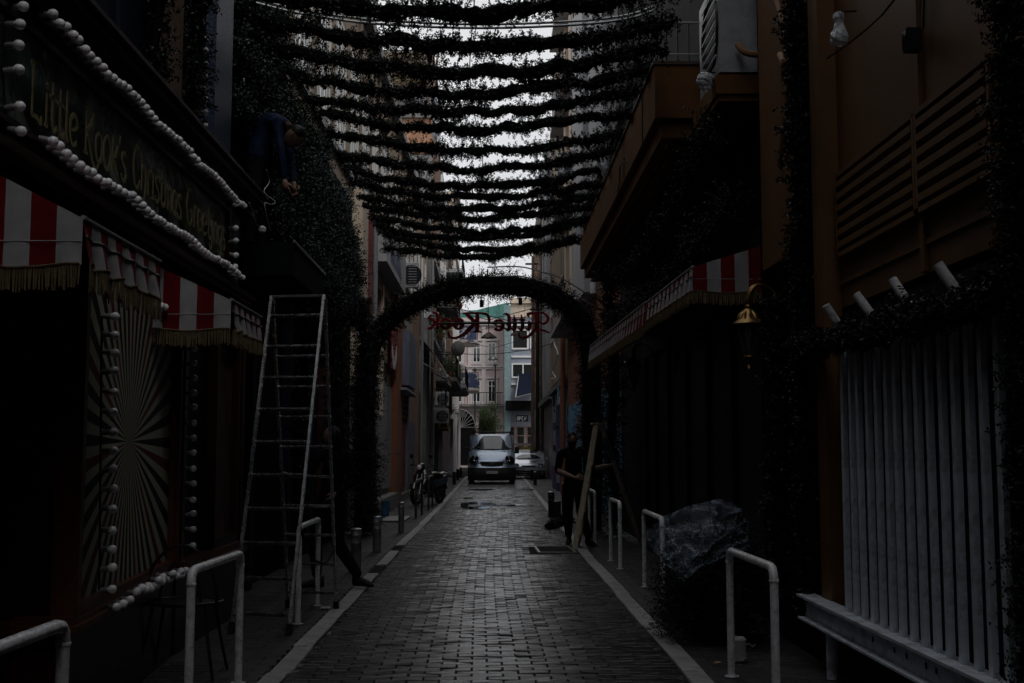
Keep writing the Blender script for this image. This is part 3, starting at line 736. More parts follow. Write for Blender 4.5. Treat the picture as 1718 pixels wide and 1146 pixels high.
# striped awnings with gold fringe
def awning(label, X, Y0, Y1, zt, zb, xw, zw, seed, nst, side=1, Xe=None, group='striped awnings over the shopfronts', cap=True, sw=.1, red0=True):
    """front hangs at X from Y0 (near) to Y1 (far); near end cap runs back to the wall at xw, where the roof is zw high"""
    Xe = X if Xe is None else Xe
    t = thing('striped_awning', (xw,Y0,zt), label, 'awning', group)
    s = 1 if X > xw else -1
    rg = random.Random(seed); sc_ = (Y1-Y0)
    nsc = max(1, round(sc_/.22)); npt = nst*6
    def bot(u, n_): return .022*abs(math.cos(PI*u*n_))**.8
    def front(u,v):
        x = X+(Xe-X)*u; Y = Y0+sc_*u
        fall = (1-v); wv = .018*fall**1.5*math.sin(u*nst*PI*1.02+seed)*1.0 + .006*noise.noise(Vector((u*20,v*4,seed)))
        z = zb + bot(u,nsc) + (zt-zb-bot(u,nsc))*v
        return (x+s*(wv+.02*fall), Y, z)
    mb = MB(); mb.grid(npt,8,front, mf=lambda i,j: (i//6+(0 if red0 else 1))%2)
    obj('front_valance', mb, [M['cloth_r'],M['cloth_w']], t, smooth=True)
    mb = MB(); mb.grid(npt,3,lambda u,v: (X+(Xe-X)*u+(xw-X-(Xe-X)*u)*v, Y0+sc_*u, zt+(zw-zt)*v+.002), mf=lambda i,j: (i//6+(0 if red0 else 1))%2)
    obj('awning_roof', mb, [M['cloth_r'],M['cloth_w']], t)
    mb = MB(); mb.tube([front(i/20,.62)[:1] and tuple(Vector(front(i/20,.62))+Vector((s*.004,0,0))) for i in range(21)], .0045, n=5)
    mb.tube([(X+(Xe-X)*i/8, Y0+sc_*i/8, zt+.004) for i in range(9)], .011, n=6)
    obj('seam_piping', mb, M['cloth_w'], t)
    cords = [(front(u,0), u) for u in [ (i+.5)/(sc_/.0105) for i in range(int(sc_/.0105))]]
    if cap:
        wd = abs(X-xw); nc = max(1,round(wd/sw))
        ncs = max(1, round(wd/.42))
        def endc(u,v):
            xx = X+(xw-X)*u; top = zt+(zw-zt)*u; b0 = zb+.02*abs(math.cos(PI*(u*ncs)))
            return (xx, Y0-.012*(1-v)*math.sin(u*nc*PI)+ .004*noise.noise(Vector((u*9,v*4,seed+3))), b0+(top-b0)*v)
        mb = MB(); mb.grid(nc*5,8,endc, mf=lambda i,j: (i//5+(1 if red0 else 0))%2)
        obj('end_panel', mb, [M['cloth_r'],M['cloth_w']], t, smooth=True)
        mb = MB(); mb.tube([tuple(Vector((X+(xw-X)*i/8, Y0-.006, zb+(zt-zb)*.55))) for i in range(9)], .0025, n=4); obj('end_seam', mb, M['cloth_w'], t)
        cords += [(endc(u,0), u) for u in [(i+.5)/(wd/.0105) for i in range(int(wd/.0105))]]
    mb = MB(); L = .10 if abs(zt-zb) > .2 else .07
    band = MB()
    for (p, u) in cords:
        x,y,z = p; l = L*rg.uniform(.85,1.08); w_ = .0042; dx, dy = rg.uniform(-.006,.006), rg.uniform(-.006,.006)
        mb.add([(x-w_,y-w_,z),(x+w_,y-w_,z),(x,y+w_,z),(x-w_*.8+dx,y-w_*.8+dy,z-l),(x+w_*.8+dx,y-w_*.8+dy,z-l),(x+dx,y+w_+dy,z-l)], [(0,1,4,3),(1,2,5,4),(2,0,3,5),(3,4,5)])
    obj('fringe', mb, M['fringe'], t, kind='stuff')
    mb = MB(); k = [i for i in range(int(sc_/.0105)) if i%3 == 0]
    mb.tube([Vector(cords[i][0])+Vector((s*.004,0,.004)) for i in k], .0055, n=5)
    if cap:
        q = cords[int(sc_/.0105):]
        if len(q) > 4: mb.tube([Vector(a[0])+Vector((0,-.005,.004)) for a in q[::3]], .0055, n=5)
    obj('braid', mb, M['fringe'], t)
    return t
awning('nearest red and white striped awning with gold fringe, left side under the banner', -1.70, 4.80, 5.93, 2.38, 2.165, -2.24, 2.66, 1, 11, sw=.108, red0=True)
awning('second striped awning on the left shop, beside the aluminium stepladder', -1.69, 7.52, 8.52, 2.39, 2.18, -2.24, 2.64, 2, 11, sw=.108)
# ------------------------------------------------------------------ right-hand building with slatted screen, louvres, balcony
RX = 2.35
rb_ = thing('ochre_building', (RX,10,0), 'ochre building on the right with long balcony, louvred panels and dark shop openings', 'building')
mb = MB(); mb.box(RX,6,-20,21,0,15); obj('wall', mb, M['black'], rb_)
mb = MB(); mb.box(RX-.04,RX-.001,4.3,7.72,2.35,6.5); obj('sheet_wall', mb, M['ochre_door'], rb_)
mb = MB(); mb.box(RX-.16,RX-.041,7.56,7.78,.0,6.5); obj('pilaster', mb, M['wood_or'] if 0 else M['ochre_door'], rb_)
mb = MB(); mb.box(RX-.09,RX-.001,8.35,9.55,2.9,7); obj('plaster_pier', mb, M['orange_wall'], rb_)
YD = onX(1547,300,RX-.05).y
mb = MB(); mb.box(RX-.065,RX-.0405,YD-.03,YD+.03,2.36,6.4); obj('centre_seam', mb, M['ochre_door'], rb_)
mb = MB(); mb.box(RX-.055,RX-.0405,4.3,7.55,2.5,2.53); obj('bottom_rail', mb, M['ochre_door'], rb_)
lz0, lz1 = 2.70, 3.20
for (a,b) in ((5.15,YD-.035),(YD+.035,7.46)):
    mb = MB(); mb.box(RX-.0395,RX-.03,a,b,lz0,lz1)
    mb = MB(); mb.box(RX-.046,RX-.0405,a,b,lz0,lz1); obj('louvre_opening', mb, M['black'], rb_)
    mb = MB()
    for z0,z1 in ((lz0-.03,lz0),(lz1,lz1+.03)): mb.box(RX-.09,RX-.0405,a-.005,b+.005,z0,z1)
    mb.box(RX-.09,RX-.0405,a-.03,a,lz0,lz1); mb.box(RX-.09,RX-.0405,b,b+.03,lz0,lz1)
    obj('louvre_frame', mb, M['ochre_door'], rb_)
    for i in range(6):
        z = lz0+.045+i*(lz1-lz0-.05)/5.6
        mb = MB(); mb.obox((RX-.065,(a+b)/2,z), (.018,0,-.012), (0,(b-a)/2-.004,0), (.008,0,.014)); mb.box(RX-.092,RX-.076,a+.004,b-.004,z-.016,z+.024)
        obj('louvre_slat', mb, M['ochre_door'], rb_)
# shop front under the awnings: dark glazing with slim wooden posts
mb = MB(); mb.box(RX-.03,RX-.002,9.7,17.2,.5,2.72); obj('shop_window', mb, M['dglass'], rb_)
for y in (9.72,11.0,12.3,13.6,15.0,16.2,17.2):
    mb = MB(); mb.box(RX-.07,RX-.031,y,y+.07,.3,2.75); obj('window_post', mb, M['wood_dk'], rb_)
mb = MB(); mb.box(RX-.09,RX-.0715,9.6,17.3,2.76,3.3); obj('fascia_board', mb, M['wood_dk'], rb_)
mb = MB(); mb.box(RX-.12,RX-.031,7.8,17.3,0,.28); obj('plinth', mb, M['wood_dk'], rb_)
mb = MB(); mb.box(RX-.10,RX-.001,8.55,8.64,.0,2.9); mb.box(RX-.1,RX-.001,9.45,9.54,0,2.9)
obj('door_frame', mb, M['wood_dk'], rb_)
# long balcony
bal = thing('balcony', (RX,15,4.5), 'long ochre rendered balcony with black railing along the upper right wall', 'balcony')
BX = 1.60
mb = MB(); mb.box(BX,RX-.002,11.1,20.7,4.66,5.19); obj('parapet', mb, M['orange_wall'], bal)
mb = MB(); mb.box(BX+.07,RX-.002,11.18,20.6,4.48,4.657); mb.box(BX+.2,RX-.002,11.3,20.5,4.40,4.478); obj('slab', mb, M['orange_wall'], bal)
mb = MB(); mb.box(BX-.02,RX-.002,11.08,20.72,5.192,5.225); obj('coping', mb, mat('dark_coping',(0.05,0.03,0.02),.6,var=.4), bal)
mb = MB(); mb.tube([(BX+.03,11.1,5.62),(BX+.03,20.6,5.62)],.012,n=6); mb.tube([(BX+.03,11.1,5.30),(BX+.03,20.6,5.30)],.009,n=6); mb.tube([(BX+.03,11.1,5.62),(2.3,11.1,5.62)],.012,n=6); mb.tube([(BX+.03,11.1,5.30),(2.3,11.1,5.30)],.009,n=6)
obj('handrail', mb, M['steel'], bal)
bar_me = MB().tube([(0,0,0),(0,0,.39)],.007,n=5).mesh('baluster'); bar_me.materials.append(M['iron'])
pts2 = [(BX+.03,11.12+i*.1) for i in range(95)]+[(BX+.12+i*.11,11.1) for i in range(6)]
for i,(x,y) in enumerate(pts2): obj('baluster', bar_me, None, bal, world=False, loc=(x-RX,y-15,5.228-4.5))
mb = MB()
for i in range(0,94,2):
    y = 11.17+i*.1; mb.tube([(BX+.03,y+.028*math.cos(a),5.42+.05*math.sin(a)) for a in [2*PI*k/8 for k in range(8)]],.005,n=4,closed=True)
obj('scrollwork', mb, M['iron'], bal, kind='stuff')
mb = MB()
for (px,py0,py1) in ((1078,165,250),(1047,265,300)):
    p = onX(px,py0,BX-.012); q = onX(px,py1,BX-.012); mb.tube([p, (p+q)/2+Vector((0,.02,0)), q],.006,n=5)
p = onX(1040,275,BX-.02); mb.tube([onX(1052,272,BX-.02),onX(1044,272,BX-.05),onX(1040,280,BX-.03),onX(1040,305,BX-.012),onX(1036,322,BX-.012)],.008,n=6)
obj('loose_wire', mb, M['cable'], bal)
led = thing('equipment_ledge', (2.1,10.4,4.5), 'short ochre ledge under the air conditioner, stepped out beside the balcony', 'ledge')
mb = MB(); mb.box(1.97,RX-.003,9.9,11.095,4.53,4.70); obj('ledge_slab', mb, M['orange_wall'], led)
mb = MB(); mb.box(1.99,RX-.003,9.93,11.09,4.47,4.528); obj('ledge_moulding', mb, M['orange_wall'], led)
# air conditioner
def ac_unit(loc, label, w=.86, d=.34, h=.62, rotz=0, group='air conditioning units on the walls'):
    """front faces local +Y"""
    t = thing('air_conditioner', loc, label, 'air conditioner', group, rotz=rotz)
    mb = MB(); mb.cbox(-w/2,w/2,-d/2,d/2,0.03,h,.015); obj('casing', mb, M['ac'], t, world=False)
    mb = MB(); mb.lathe([(.0,.0),(h*.36,.0),(h*.38,.02),(h*.40,.0)],(-.1*w,d/2+.002,h/2),n=20,axis='Y'); obj('fan_ring', mb, M['iron'], t, world=False)
    for i in range(8):
        mb = MB(); mb.box(-w/2+.05,w/2-.22,d/2+.012,d/2+.022,.09+i*(h-.14)/8,.105+i*(h-.14)/8); obj('grille_bar', mb, M['ac'], t, world=False)
    mb = MB(); mb.box(-w/2+.06,-w/2+.12,-d/2,d/2,0,.03); mb.box(w/2-.12,w/2-.06,-d/2,d/2,0,.03); obj('feet', mb, M['iron'], t, world=False)
    return t
acu = ac_unit((2.17,10.38,4.70), 'big grey air conditioner on the ochre ledge at upper right, its tape-wrapped pipe showing', w=.92, d=.34, h=.95, rotz=PI/2)
# side facing the camera: service panel and pipe outlet
mb = MB(); mb.box(.5-.038,.5-.03,-.12,.13,.30,.90); mb.box(.462,.478,-.13,.0,.06,.22); obj('service_panel', mb, M['ac'], acu, world=False); 
acu_p = [c for c in sc.objects if c.parent == acu and c.name.startswith('service_panel')][0]
acu_p.location = (-.92-.0,0,0)
mb = MB()
pp = [onY(1238,75,9.86), onY(1250,88,9.80), onY(1275,92,9.78), onY(1300,92,9.8), onX(1312,96,RX-.12), onX(1318,140,RX-.11), onX(1318,200,RX-.11), onX(1312,260,RX-.11)]
mb.tube([tuple(q[:3]) for q in cr([tuple(p) for p in pp],4)], .03, n=8)
t = thing('pipe_bundle', pp[0], 'tape-wrapped orange pipe running from the air conditioner down the right wall', 'pipe'); obj('wrapped_pipe', mb, M['foam'], t, smooth=True)
mb = MB(); pp = [onX(1296,-20,RX-.1),onX(1312,30,RX-.1),onX(1322,90,RX-.1),onX(1322,170,RX-.1),onX(1308,280,RX-.1)]
mb.tube([tuple(q) for q in cr([tuple(p) for p in pp],4)], .022, n=8); obj('thin_pipe', mb, M['foam'], t, smooth=True)
# slatted screen on a steel beam
scr = thing('slatted_screen', (2.15,6.2,0), 'tall screen of upright grey slats standing on a low steel beam at right', 'screen')
ya, yb = 3.9, 7.98
mb = MB(); mb.box(2.07,2.20,ya,yb,.435,.450); obj('beam_flange', mb, M['slat'], scr)
mb = MB(); mb.box(2.07,2.20,ya,yb-.03,.29,.303); obj('beam_flange', mb, M['slat'], scr)
mb = MB(); mb.box(2.128,2.14,ya,yb-.012,.3035,.4345)
obj('beam_web', mb, M['slat'], scr)
for y in (5.62,5.75,6.02,6.2,6.55):
    mb = MB(); mb.box(2.1255,2.1275,y,y+.025,.355,.385); obj('bolt_slot', mb, M['black'], scr)
mb = MB(); mb.tube([(2.13,7.36,0),(2.13,7.36,.289)],.038,n=14); obj('post', mb, M['slat'], scr, smooth=True)
mb = MB(); mb.tube([(2.13,4.6,0),(2.13,4.6,.289)],.038,n=14); obj('post', mb, M['slat'], scr, smooth=True)
slat_me = MB(); slat_me.box(-.014,.014,-.024,.024,0,1.62); slat_me = slat_me.mesh('slat'); slat_me.materials.append(M['slat'])
for i in range(15):
    y = 7.08-i*.1565
    obj('slat', slat_me, None, scr, world=False, loc=(2.155+rnd.uniform(-.003,.003)-2.15,y-6.2,.4505), rot=(rnd.uniform(-.002,.002),rnd.uniform(-.002,.002),rnd.uniform(-.05,.05)))
mb = MB(); mb.box(2.172,2.20,4.0,7.2,1.99,2.03); obj('top_rail', mb, M['slat'], scr)
mb = MB(); mb.box(2.262,2.30,3.9,7.5,.0,2.28); obj('back_glass', mb, M['dglass'], scr)
for i,(a,b,c_) in enumerate(((1385,512,(1404,541)),(1436,493,(1461,527)),(1497,469,(1530,519)),(1573,443,(1605,489)))):
    p = onX(a,b,2.06); q = onX(*c_,2.13)
    mb = MB(); mb.tube([q,p],.026,n=12,caps=False); mb.tube([p,q],.021,n=12,caps=True)
    obj('plastic_tube', mb, M['rail_w'], smooth=True, label=['leftmost and smallest white plastic tube poking up from the fir garland over the slats','second white tube from the left, leaning in the garland over the slats','third white tube from the left, longest one above the slatted screen','rightmost white tube poking up from the garland over the slats'][i], cat='tube', group='white tubes above the slatted screen')
# flood light and cable on the ochre sheet wall
fl = thing('flood_light', onX(1527,68,RX-.12), 'small black flood light fixed on the ochre wall at upper right', 'light')
p = onX(1527,68,RX-.12)
mb = MB(); mb.box(p.x-.03,p.x+.05,p.y-.035,p.y+.035,p.z-.06,p.z+.06); obj('housing', mb, M['iron'], fl)
mb = MB(); mb.box(p.x-.034,p.x-.0305,p.y-.028,p.y+.028,p.z-.05,p.z+.05); obj('lens', mb, M['glass'], fl)
mb = MB(); mb.tube([p+Vector((.05,-.05,.05)),p+Vector((.06,-.06,.25)),p+Vector((.06,-.09,.8))],.008,n=5); obj('power_cable', mb, M['cable'], fl)
mb = MB(); mb.tube([onX(1388,98,2.2),onX(1425,72,2.15),onX(1455,48,2.12),onX(1480,25,2.1),onX(1505,-6,2.1)],.006,n=5)
obj('wall_cable', mb, M['cable'], label='thin dark cable slanting across the ochre wall by the wrapped lamp', cat='cable')
# right awnings
A1 = awning('nearest of the right-hand striped awnings, wide stripes and end panel behind the brass lantern', 1.69, 9.62, 12.0, 2.95, 2.72, 2.275, 3.13, 5, 22, Xe=1.62, sw=.112, red0=False)
A2 = awning('middle right-hand striped awning, red and white over the dark shop windows', 1.62, 12.05, 14.7, 2.96, 2.69, 2.275, 3.12, 6, 24, Xe=1.54, cap=False)
A3 = awning('farthest right-hand striped awning, reaching the fir arch', 1.54, 14.75, 17.2, 2.96, 2.69, 2.275, 3.12, 7, 22, Xe=1.47, cap=False)
# lanterns
def lantern(loc, label, s=1.0):
    t = thing('wall_lantern', loc, label, 'lantern', 'brass lanterns on the right shopfront')
    mb = MB(); pts = cr([(.27,0,.02),(.25,0,.0),(.23,0,.06),(.18,0,.13),(.09,0,.165),(.03,0,.13),(0,0,.05),(0,0,.0)],4)
    mb.tube(pts,[.016+.008*math.sin(i*.35) for i in range(len(pts))],n=8); mb.lathe([(.0001,-.012),(.045,-.012),(.05,0),(.03,.012),(.0001,.02)],(.27,0,.03),n=14,axis='X')
    mb.lathe([(.012,0),(.03,.0),(.03,.012),(.012,.014)],(.20,0,-.01),n=8)
    obj('bracket', mb, M['brass'], t, world=False, smooth=True)
    mb = MB(); mb.lathe([(.0001,.02),(.025,.015),(.03,0),(.022,-.012),(.035,-.02),(.055,-.05),(.075,-.09),(.12,-.125),(.125,-.13),(.1,-.132),(.0001,-.132)],n=24)
    obj('cap', mb, M['brass'], t, world=False, smooth=True)
    for i in range(12):
        a = 2*PI*i/12; mb = MB(); mb.tube([(.037*math.cos(a),.037*math.sin(a),-.03),(.062*math.cos(a),.062*math.sin(a),-.06),(.083*math.cos(a),.083*math.sin(a),-.095)],[.003,.011,.004],n=5)
        obj('cap_leaf', mb, M['brass'], t, world=False, smooth=True)
    for i in range(6):
        a = 2*PI*i/6+.26; mb = MB(); mb.tube([(.088*math.cos(a),.088*math.sin(a),-.132),(.035*math.cos(a),.035*math.sin(a),-.37)],.005,n=5); obj('frame_bar', mb, M['brass'], t, world=False)
    mb = MB(); mb.lathe([(.082,-.133),(.031,-.368)],n=6)
    mg, n_, b_ = _nodes('lantern_glass') if 'lantern_glass' not in bpy.data.materials else (bpy.data.materials['lantern_glass'],None,None)
    if b_ is not None:
        b_.inputs['Base Color'].default_value = (.05,.065,.07,1); b_.inputs['Alpha'].default_value = .55; b_.inputs['Roughness'].default_value = .12
    obj('lantern_glass', mb, mg, t, world=False)
    mb = MB(); mb.lathe([(.0001,-.14),(.02,-.16),(.026,-.2),(.018,-.24),(.012,-.26),(.012,-.33)],n=12); obj('lamp_bulb', mb, M['bulb'], t, world=False, smooth=True)
    mb = MB(); mb.lathe([(.0001,-.355),(.038,-.362),(.042,-.375),(.03,-.39),(.012,-.41),(.008,-.43),(.017,-.445),(.02,-.462),(.0001,-.475)],n=14); obj('finial', mb, M['brass'], t, world=False, smooth=True)
    return t
def q_(px,py,X): return onX(px,py,X)
L0 = lantern(q_(1255,525,2.06)+Vector((0,0,.05)), 'nearest and largest brass lantern on its curved bracket below the right awning')
L0.scale = (1.08,1.08,1.08)
for (px,py,X,lb) in ((1130,560,2.02,'second brass lantern, half lost in shade under the middle right awning'),(1063,598,1.98,'third brass lantern, small in the dark under the right awnings'),(1020,615,2.0,'farthest brass lantern, near the right leg of the fir arch')):
    c = copy_tree(L0); c.location = q_(px,py,X); c['label'] = lb
# plastic-wrapped lamps
def plastic(name, alpha=.5, col=(.75,.8,.88)):
    m, n, b = _nodes(name); b.inputs['Base Color'].default_value = (*col,1); b.inputs['Roughness'].default_value = .12
    b.inputs['Alpha'].default_value = alpha; b.inputs['Specular IOR Level'].default_value = .9; b.inputs['Coat Weight'].default_value = .5
    t = n.nodes.new('ShaderNodeTexNoise'); t.inputs['Scale'].default_value = 9; t.inputs['Detail'].default_value = 3
    tc = n.nodes.new('ShaderNodeTexCoord'); n.links.new(tc.outputs['Object'], t.inputs['Vector'])
    bp = n.nodes.new('ShaderNodeBump'); bp.inputs['Strength'].default_value = 1; bp.inputs['Distance'].default_value = .04
    n.links.new(t.outputs['Fac'], bp.inputs['Height']); n.links.new(bp.outputs[0], b.inputs['Normal'])
    return m
M['bag'] = plastic('plastic_bag', .72)
def bag(px,py,X,wp,hp,seed,label,prof):
    c = onX(px,py,X); s = c.y/FPX; w_, h_ = wp*s/2, hp*s
    t = thing('wrapped_lamp', c+Vector((0,0,h_/2)), label, 'lamp', 'lamps wrapped in clear plastic bags')
    mb = MB(); n_, k = 22, 14
    def fn(u,v):
        a = 2*PI*u; r = w_*np.interp(v,[p[0] for p in prof],[p[1] for p in prof])
        r *= 1+.22*noise.noise(Vector((math.cos(a)*2.2,math.sin(a)*2.2,v*5+seed)))+.10*noise.noise(Vector((math.cos(a)*6,math.sin(a)*6,v*12+seed)))
        return (c.x+r*math.cos(a), c.y+r*math.sin(a), c.z+h_*(.5-v))
    mb.grid(n_,k,fn); obj('plastic_bag', mb, M['bag'], t)
    mb = MB(); mb.lathe([(.0001,.18*h_),(.35*w_,.15*h_),(.45*w_,0),(.3*w_,-.2*h_),(.0001,-.22*h_)],(c.x,c.y,c.z),n=10); obj('lamp_head', mb, M['iron'], t, smooth=True)
    mb = MB(); mb.tube([c+Vector((0,0,h_*.15)),c+Vector((.02,0,h_*.5)),c+Vector((.12,.05,h_*.6))],.007,n=5); obj('lamp_arm', mb, M['iron'], t)
P1 = [(0,.1),(.05,.55),(.2,.62),(.32,.45),(.45,.6),(.7,.95),(.92,1),(1,.25)]
P2 = [(0,.15),(.08,.7),(.3,1),(.6,.9),(.85,.5),(1,.1)]
bag(1408,48,2.1,32,62,1,'plastic-wrapped lamp hanging alone on the ochre wall at top right',P1)
bag(1183,138,1.9,31,34,2,'round plastic-wrapped lamp at the foot of the big air conditioner',P2)
bag(1014,278,1.52,20,44,3,'plastic-wrapped lamp clipped on the balcony railing halfway along',P2)
bag(972,377,1.5,14,44,4,'narrow plastic-wrapped lamp at the far end of the balcony',P1)

# unseen house added across the lane behind the viewer to shut out light
rbk = thing('light_block_house', (0,-20,0), 'unseen plain house added behind the viewer to keep light out of the lane', 'building')
mb = MB(); mb.box(-9,9,-26,-20.01,0,15); obj('wall', mb, M['orange_wall'], rbk)
for x in (-1.4,.6):
    for z in (1,4.2,7.4):
        mb = MB(); mb.box(x,x+1,-20.005,-19.95,z,z+1.6); obj('window', mb, M['glass'], rbk)
# garlands on the right
garland('thick fir garland draped over the top of the slatted screen', sag((2.09,7.9,2.12),(2.09,4.6,2.07),.02,14,.03,3), .09, 1100, 11, nl=.024, wd=.005, K=26)
garland('fir garland column at the far right edge, hanging over the slatted screen', sag((2.13,4.66,5.2),(2.16,4.62,.4),0,20,.03,4), .105, 1100, 12, nl=.022, wd=.0045, K=26)
garland('fir garland column to the left of the ochre louvres', [(2.16,7.98+.03*math.sin(z*3),z) for z in np.arange(0.3,6.6,.3)], .105, 800, 13)
garland('fir garland column right of the nearest brass lantern', [(2.2,8.9+.03*math.sin(z*2),z) for z in np.arange(0.2,2.7,.3)], .13, 600, 14)
garland('fir garland looped under the long balcony', sag((2.0,10.0,4.3),(1.95,19.0,4.25),.35,20,.06,5), .20, 500, 15)
garland('fir garland hanging on the dark wall over the right awnings', sag((2.1,9.8,3.6),(2.0,19.0,3.5),.25,20,.06,6), .22, 450, 16)

# ------------------------------------------------------------------ garlands strung across the lane
gy = [9.35,10.0,10.75,11.45,12.15,12.95,13.8,14.6,15.4,16.25,17.1,17.9,18.7,19.5,20.4,21.3]
lbl = ['topmost','second from the top','third from the top','fourth from the top','fifth from the top','sixth from the top','seventh from the top','eighth from the top','ninth from the top','tenth from the top','eleventh from the top','sixth from the arch','fifth from the arch','fourth from the arch','third from the arch','lowest, just above the fir arch']
for i,y in enumerate(gy):
    rg = random.Random(40+i)
    zl = 5.22+rg.uniform(-.04,.04); zr = 5.28+rg.uniform(-.05,.05)
    xl = -2.12 if y < 12 else -2.0
    path = sag((xl,y+rg.uniform(-.15,.15),zl),(1.66,y+rg.uniform(-.1,.1),zr),.24+rg.uniform(-.04,.05),22,.035,i)
    garland('fir garland strung across the lane, %s'%lbl[i], path, (.116 if y<11 else .094)+.016*rg.random(), 640, 100+i, group='fir garlands strung over the lane', lump=.5, nl=.026, wd=.007, hang=.2, core=.56, K=22, cstep=.07, Lr=1.0)
# unseen garlands continuing the strung rows, added to dim the near lane
PP=[];DD=[];LL=[]
for i in range(16):
    y = 8.55-i*.72; p_, d_, l_ = garland_geo(sag((-2.3,y,5.3),(2.2,y,5.4),.2,14,.03,500+i), .15, 120, 600+i, lump=.4); PP.append(p_); DD.append(d_); LL.append(l_)
me = sprig_mesh('fir_light_blocker', np.concatenate(PP), np.concatenate(DD), np.concatenate(LL), 640, K=16, nl=.03, wd=.010, flat=.5)
obj('fir_light_blocker', me, M['fir'], label='unseen fir garlands added over the near end of the lane to block skylight', cat='garlands', kind='stuff')
# suspension wires and the bowed pipe
for i,x in enumerate((-.16,)):
    mb = MB(); mb.tube([(x+.05*math.sin(y),y,4.98+.02*math.sin(3*y)) for y in np.arange(9,21.5,.5)],.005,n=4)
    obj('suspension_wire', mb, M['cable'], label='thin wire running down the middle of the lane through all the garlands', cat='wire')
t = thing('bowed_pipe', (-2.0,10.3,5.4), 'pair of thin bowed grey pipes crossing the lane between the top garlands', 'pipe')
for dz in (0,.035):
    pp = [tuple(onY(px,py,10.4)+Vector((0,0,dz))) for px,py in ((430,5),(500,22),(600,37),(700,44),(800,47),(900,45),(1000,39),(1060,30),(1095,18))]
    mb = MB(); mb.tube(cr(pp,4),.013,n=8); obj('pipe', mb, M['steel'], t, smooth=True)

# ------------------------------------------------------------------ fir-covered arch over the lane
AY = 20.0
arch = thing('fir_arch', (-.25,AY,0), 'wide arch covered in fir garland spanning the lane under the hanging red sign', 'arch')
def apt(px,py): return tuple(onY(px,py,AY))
cl = [(612,890),(612,800),(613,700),(616,620),(628,570),(655,535),(700,505),(760,484),(820,478),(880,482),(930,497),(968,528),(988,570),(992,640),(993,720),(994,800),(994,890)]
cw = cr([apt(*p) for p in cl],3)
P, D, L = garland_geo(cw,.29,1300,77,lump=.25,Lr=.95,hang=.15)
me = sprig_mesh('fir_cover', P-np.array(wloc(arch)), D, L, 78, K=22, nl=.03, wd=.010, flat=.45); obj('fir_cover', me, M['fir'], arch, kind='stuff')
mb = MB(); mb.tube([(p[0],p[1],max(0.0,p[2])) for p in cw],.16,n=8); obj('arch_core', mb, M['fir_core'], arch)
mb = MB()
for off in (0,):
    pp = [apt(*p) for p in ((818,456),(870,455),(905,463),(940,474),(975,495),(1005,512),(1035,540))]
    mb.tube(cr([(p[0],p[1]-.25,p[2]+.04) for p in pp],4),.012,n=6); mb.tube(cr([(p[0]+.02,p[1]-.2,p[2]-.12) for p in pp],4),.012,n=6)
    mb.tube([apt(818,452),apt(818,468)],.015,n=6)
obj('arch_pipe', mb, M['steel'], arch)

# left mass of fir garlands above the ledge
k = 0
for z in (3.75,4.05,4.35,4.65,4.95,5.25,5.55,5.9,6.25):
    y1 = (20.3,20.3,20.3,20.1,19.6,18.4,16.2,13.0,12.4)[k]
    y0 = 12.2 if z < 4.5 else 10.6
    garland('fir garland %s of the mass on the upper left wall'%['lowest','second from the bottom','third from the bottom','fourth from the bottom','in the middle','sixth from the bottom','third from the top','second from the top','at the very top'][k],
            sag((-2.42+.06*math.sin(k*2),y0,z+.1),(-2.36,y1,z+.0),.18,20,.07,60+k), .22, 560, 200+k, group='fir garlands massed on the left wall', m='fir_g' if k in (1,3,5) else 'fir', lump=.45, K=18, nl=.03, wd=.010)
    k += 1
for i,(x,y,z0,z1,lb) in enumerate(((-2.3,7.75,3.7,6.2,'fir garland column beside the brown plank above the shop cornice'),(-2.3,8.75,3.7,6.2,'fir garland column left of the high bulb column'),(-2.05,12.6,.4,3.4,'thin fir garland strand hanging behind the aluminium stepladder'),(-2.2,16.5,.2,3.6,'fir garland column on the dark wall before the arch, left side'),(-2.1,19.2,.1,4.0,'thick fir garland column beside the left leg of the arch'),(1.95,18.6,.1,4.2,'thick fir garland column beside the right leg of the arch'))):
    garland(lb, [(x+.03*math.sin(z*3),y+.04*math.sin(z*2.2+i),z) for z in np.arange(z0,z1,.2)], (.16,.16,.09,.22,.26,.26)[i], (500,500,500,600,700,700)[i], 300+i)
# dark facade between shop and arch, with canopy box
lf = thing('dark_building', (-2.6,15,0), 'very dark building front between the Christmas shop and the fir arch', 'building')
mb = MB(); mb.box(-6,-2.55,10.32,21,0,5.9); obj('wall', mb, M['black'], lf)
mb = MB(); mb.box(-6,-2.37,-8,10.3,13,13.1)
mb = MB(); p = onX(553,670,-2.4); mb.box(-2.549,-2.42,16.6,18.4,.3,2.6); obj('red_door', mb, mat('dark_red_paint',(0.10,0.008,0.008),.5), lf)
for y in (12.0,14.2,16.4,18.6):
    mb = MB(); mb.box(-2.549,-2.45,y,y+.14,0,3.2); obj('pilaster', mb, M['navy'], lf)
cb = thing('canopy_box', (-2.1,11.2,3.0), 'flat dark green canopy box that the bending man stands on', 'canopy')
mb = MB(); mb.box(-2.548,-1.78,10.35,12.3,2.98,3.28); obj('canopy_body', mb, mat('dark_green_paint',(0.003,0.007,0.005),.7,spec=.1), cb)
mb = MB(); mb.box(-1.779,-1.765,10.33,12.3,3.27,3.30); obj('edge_trim', mb, M['steel'], cb)
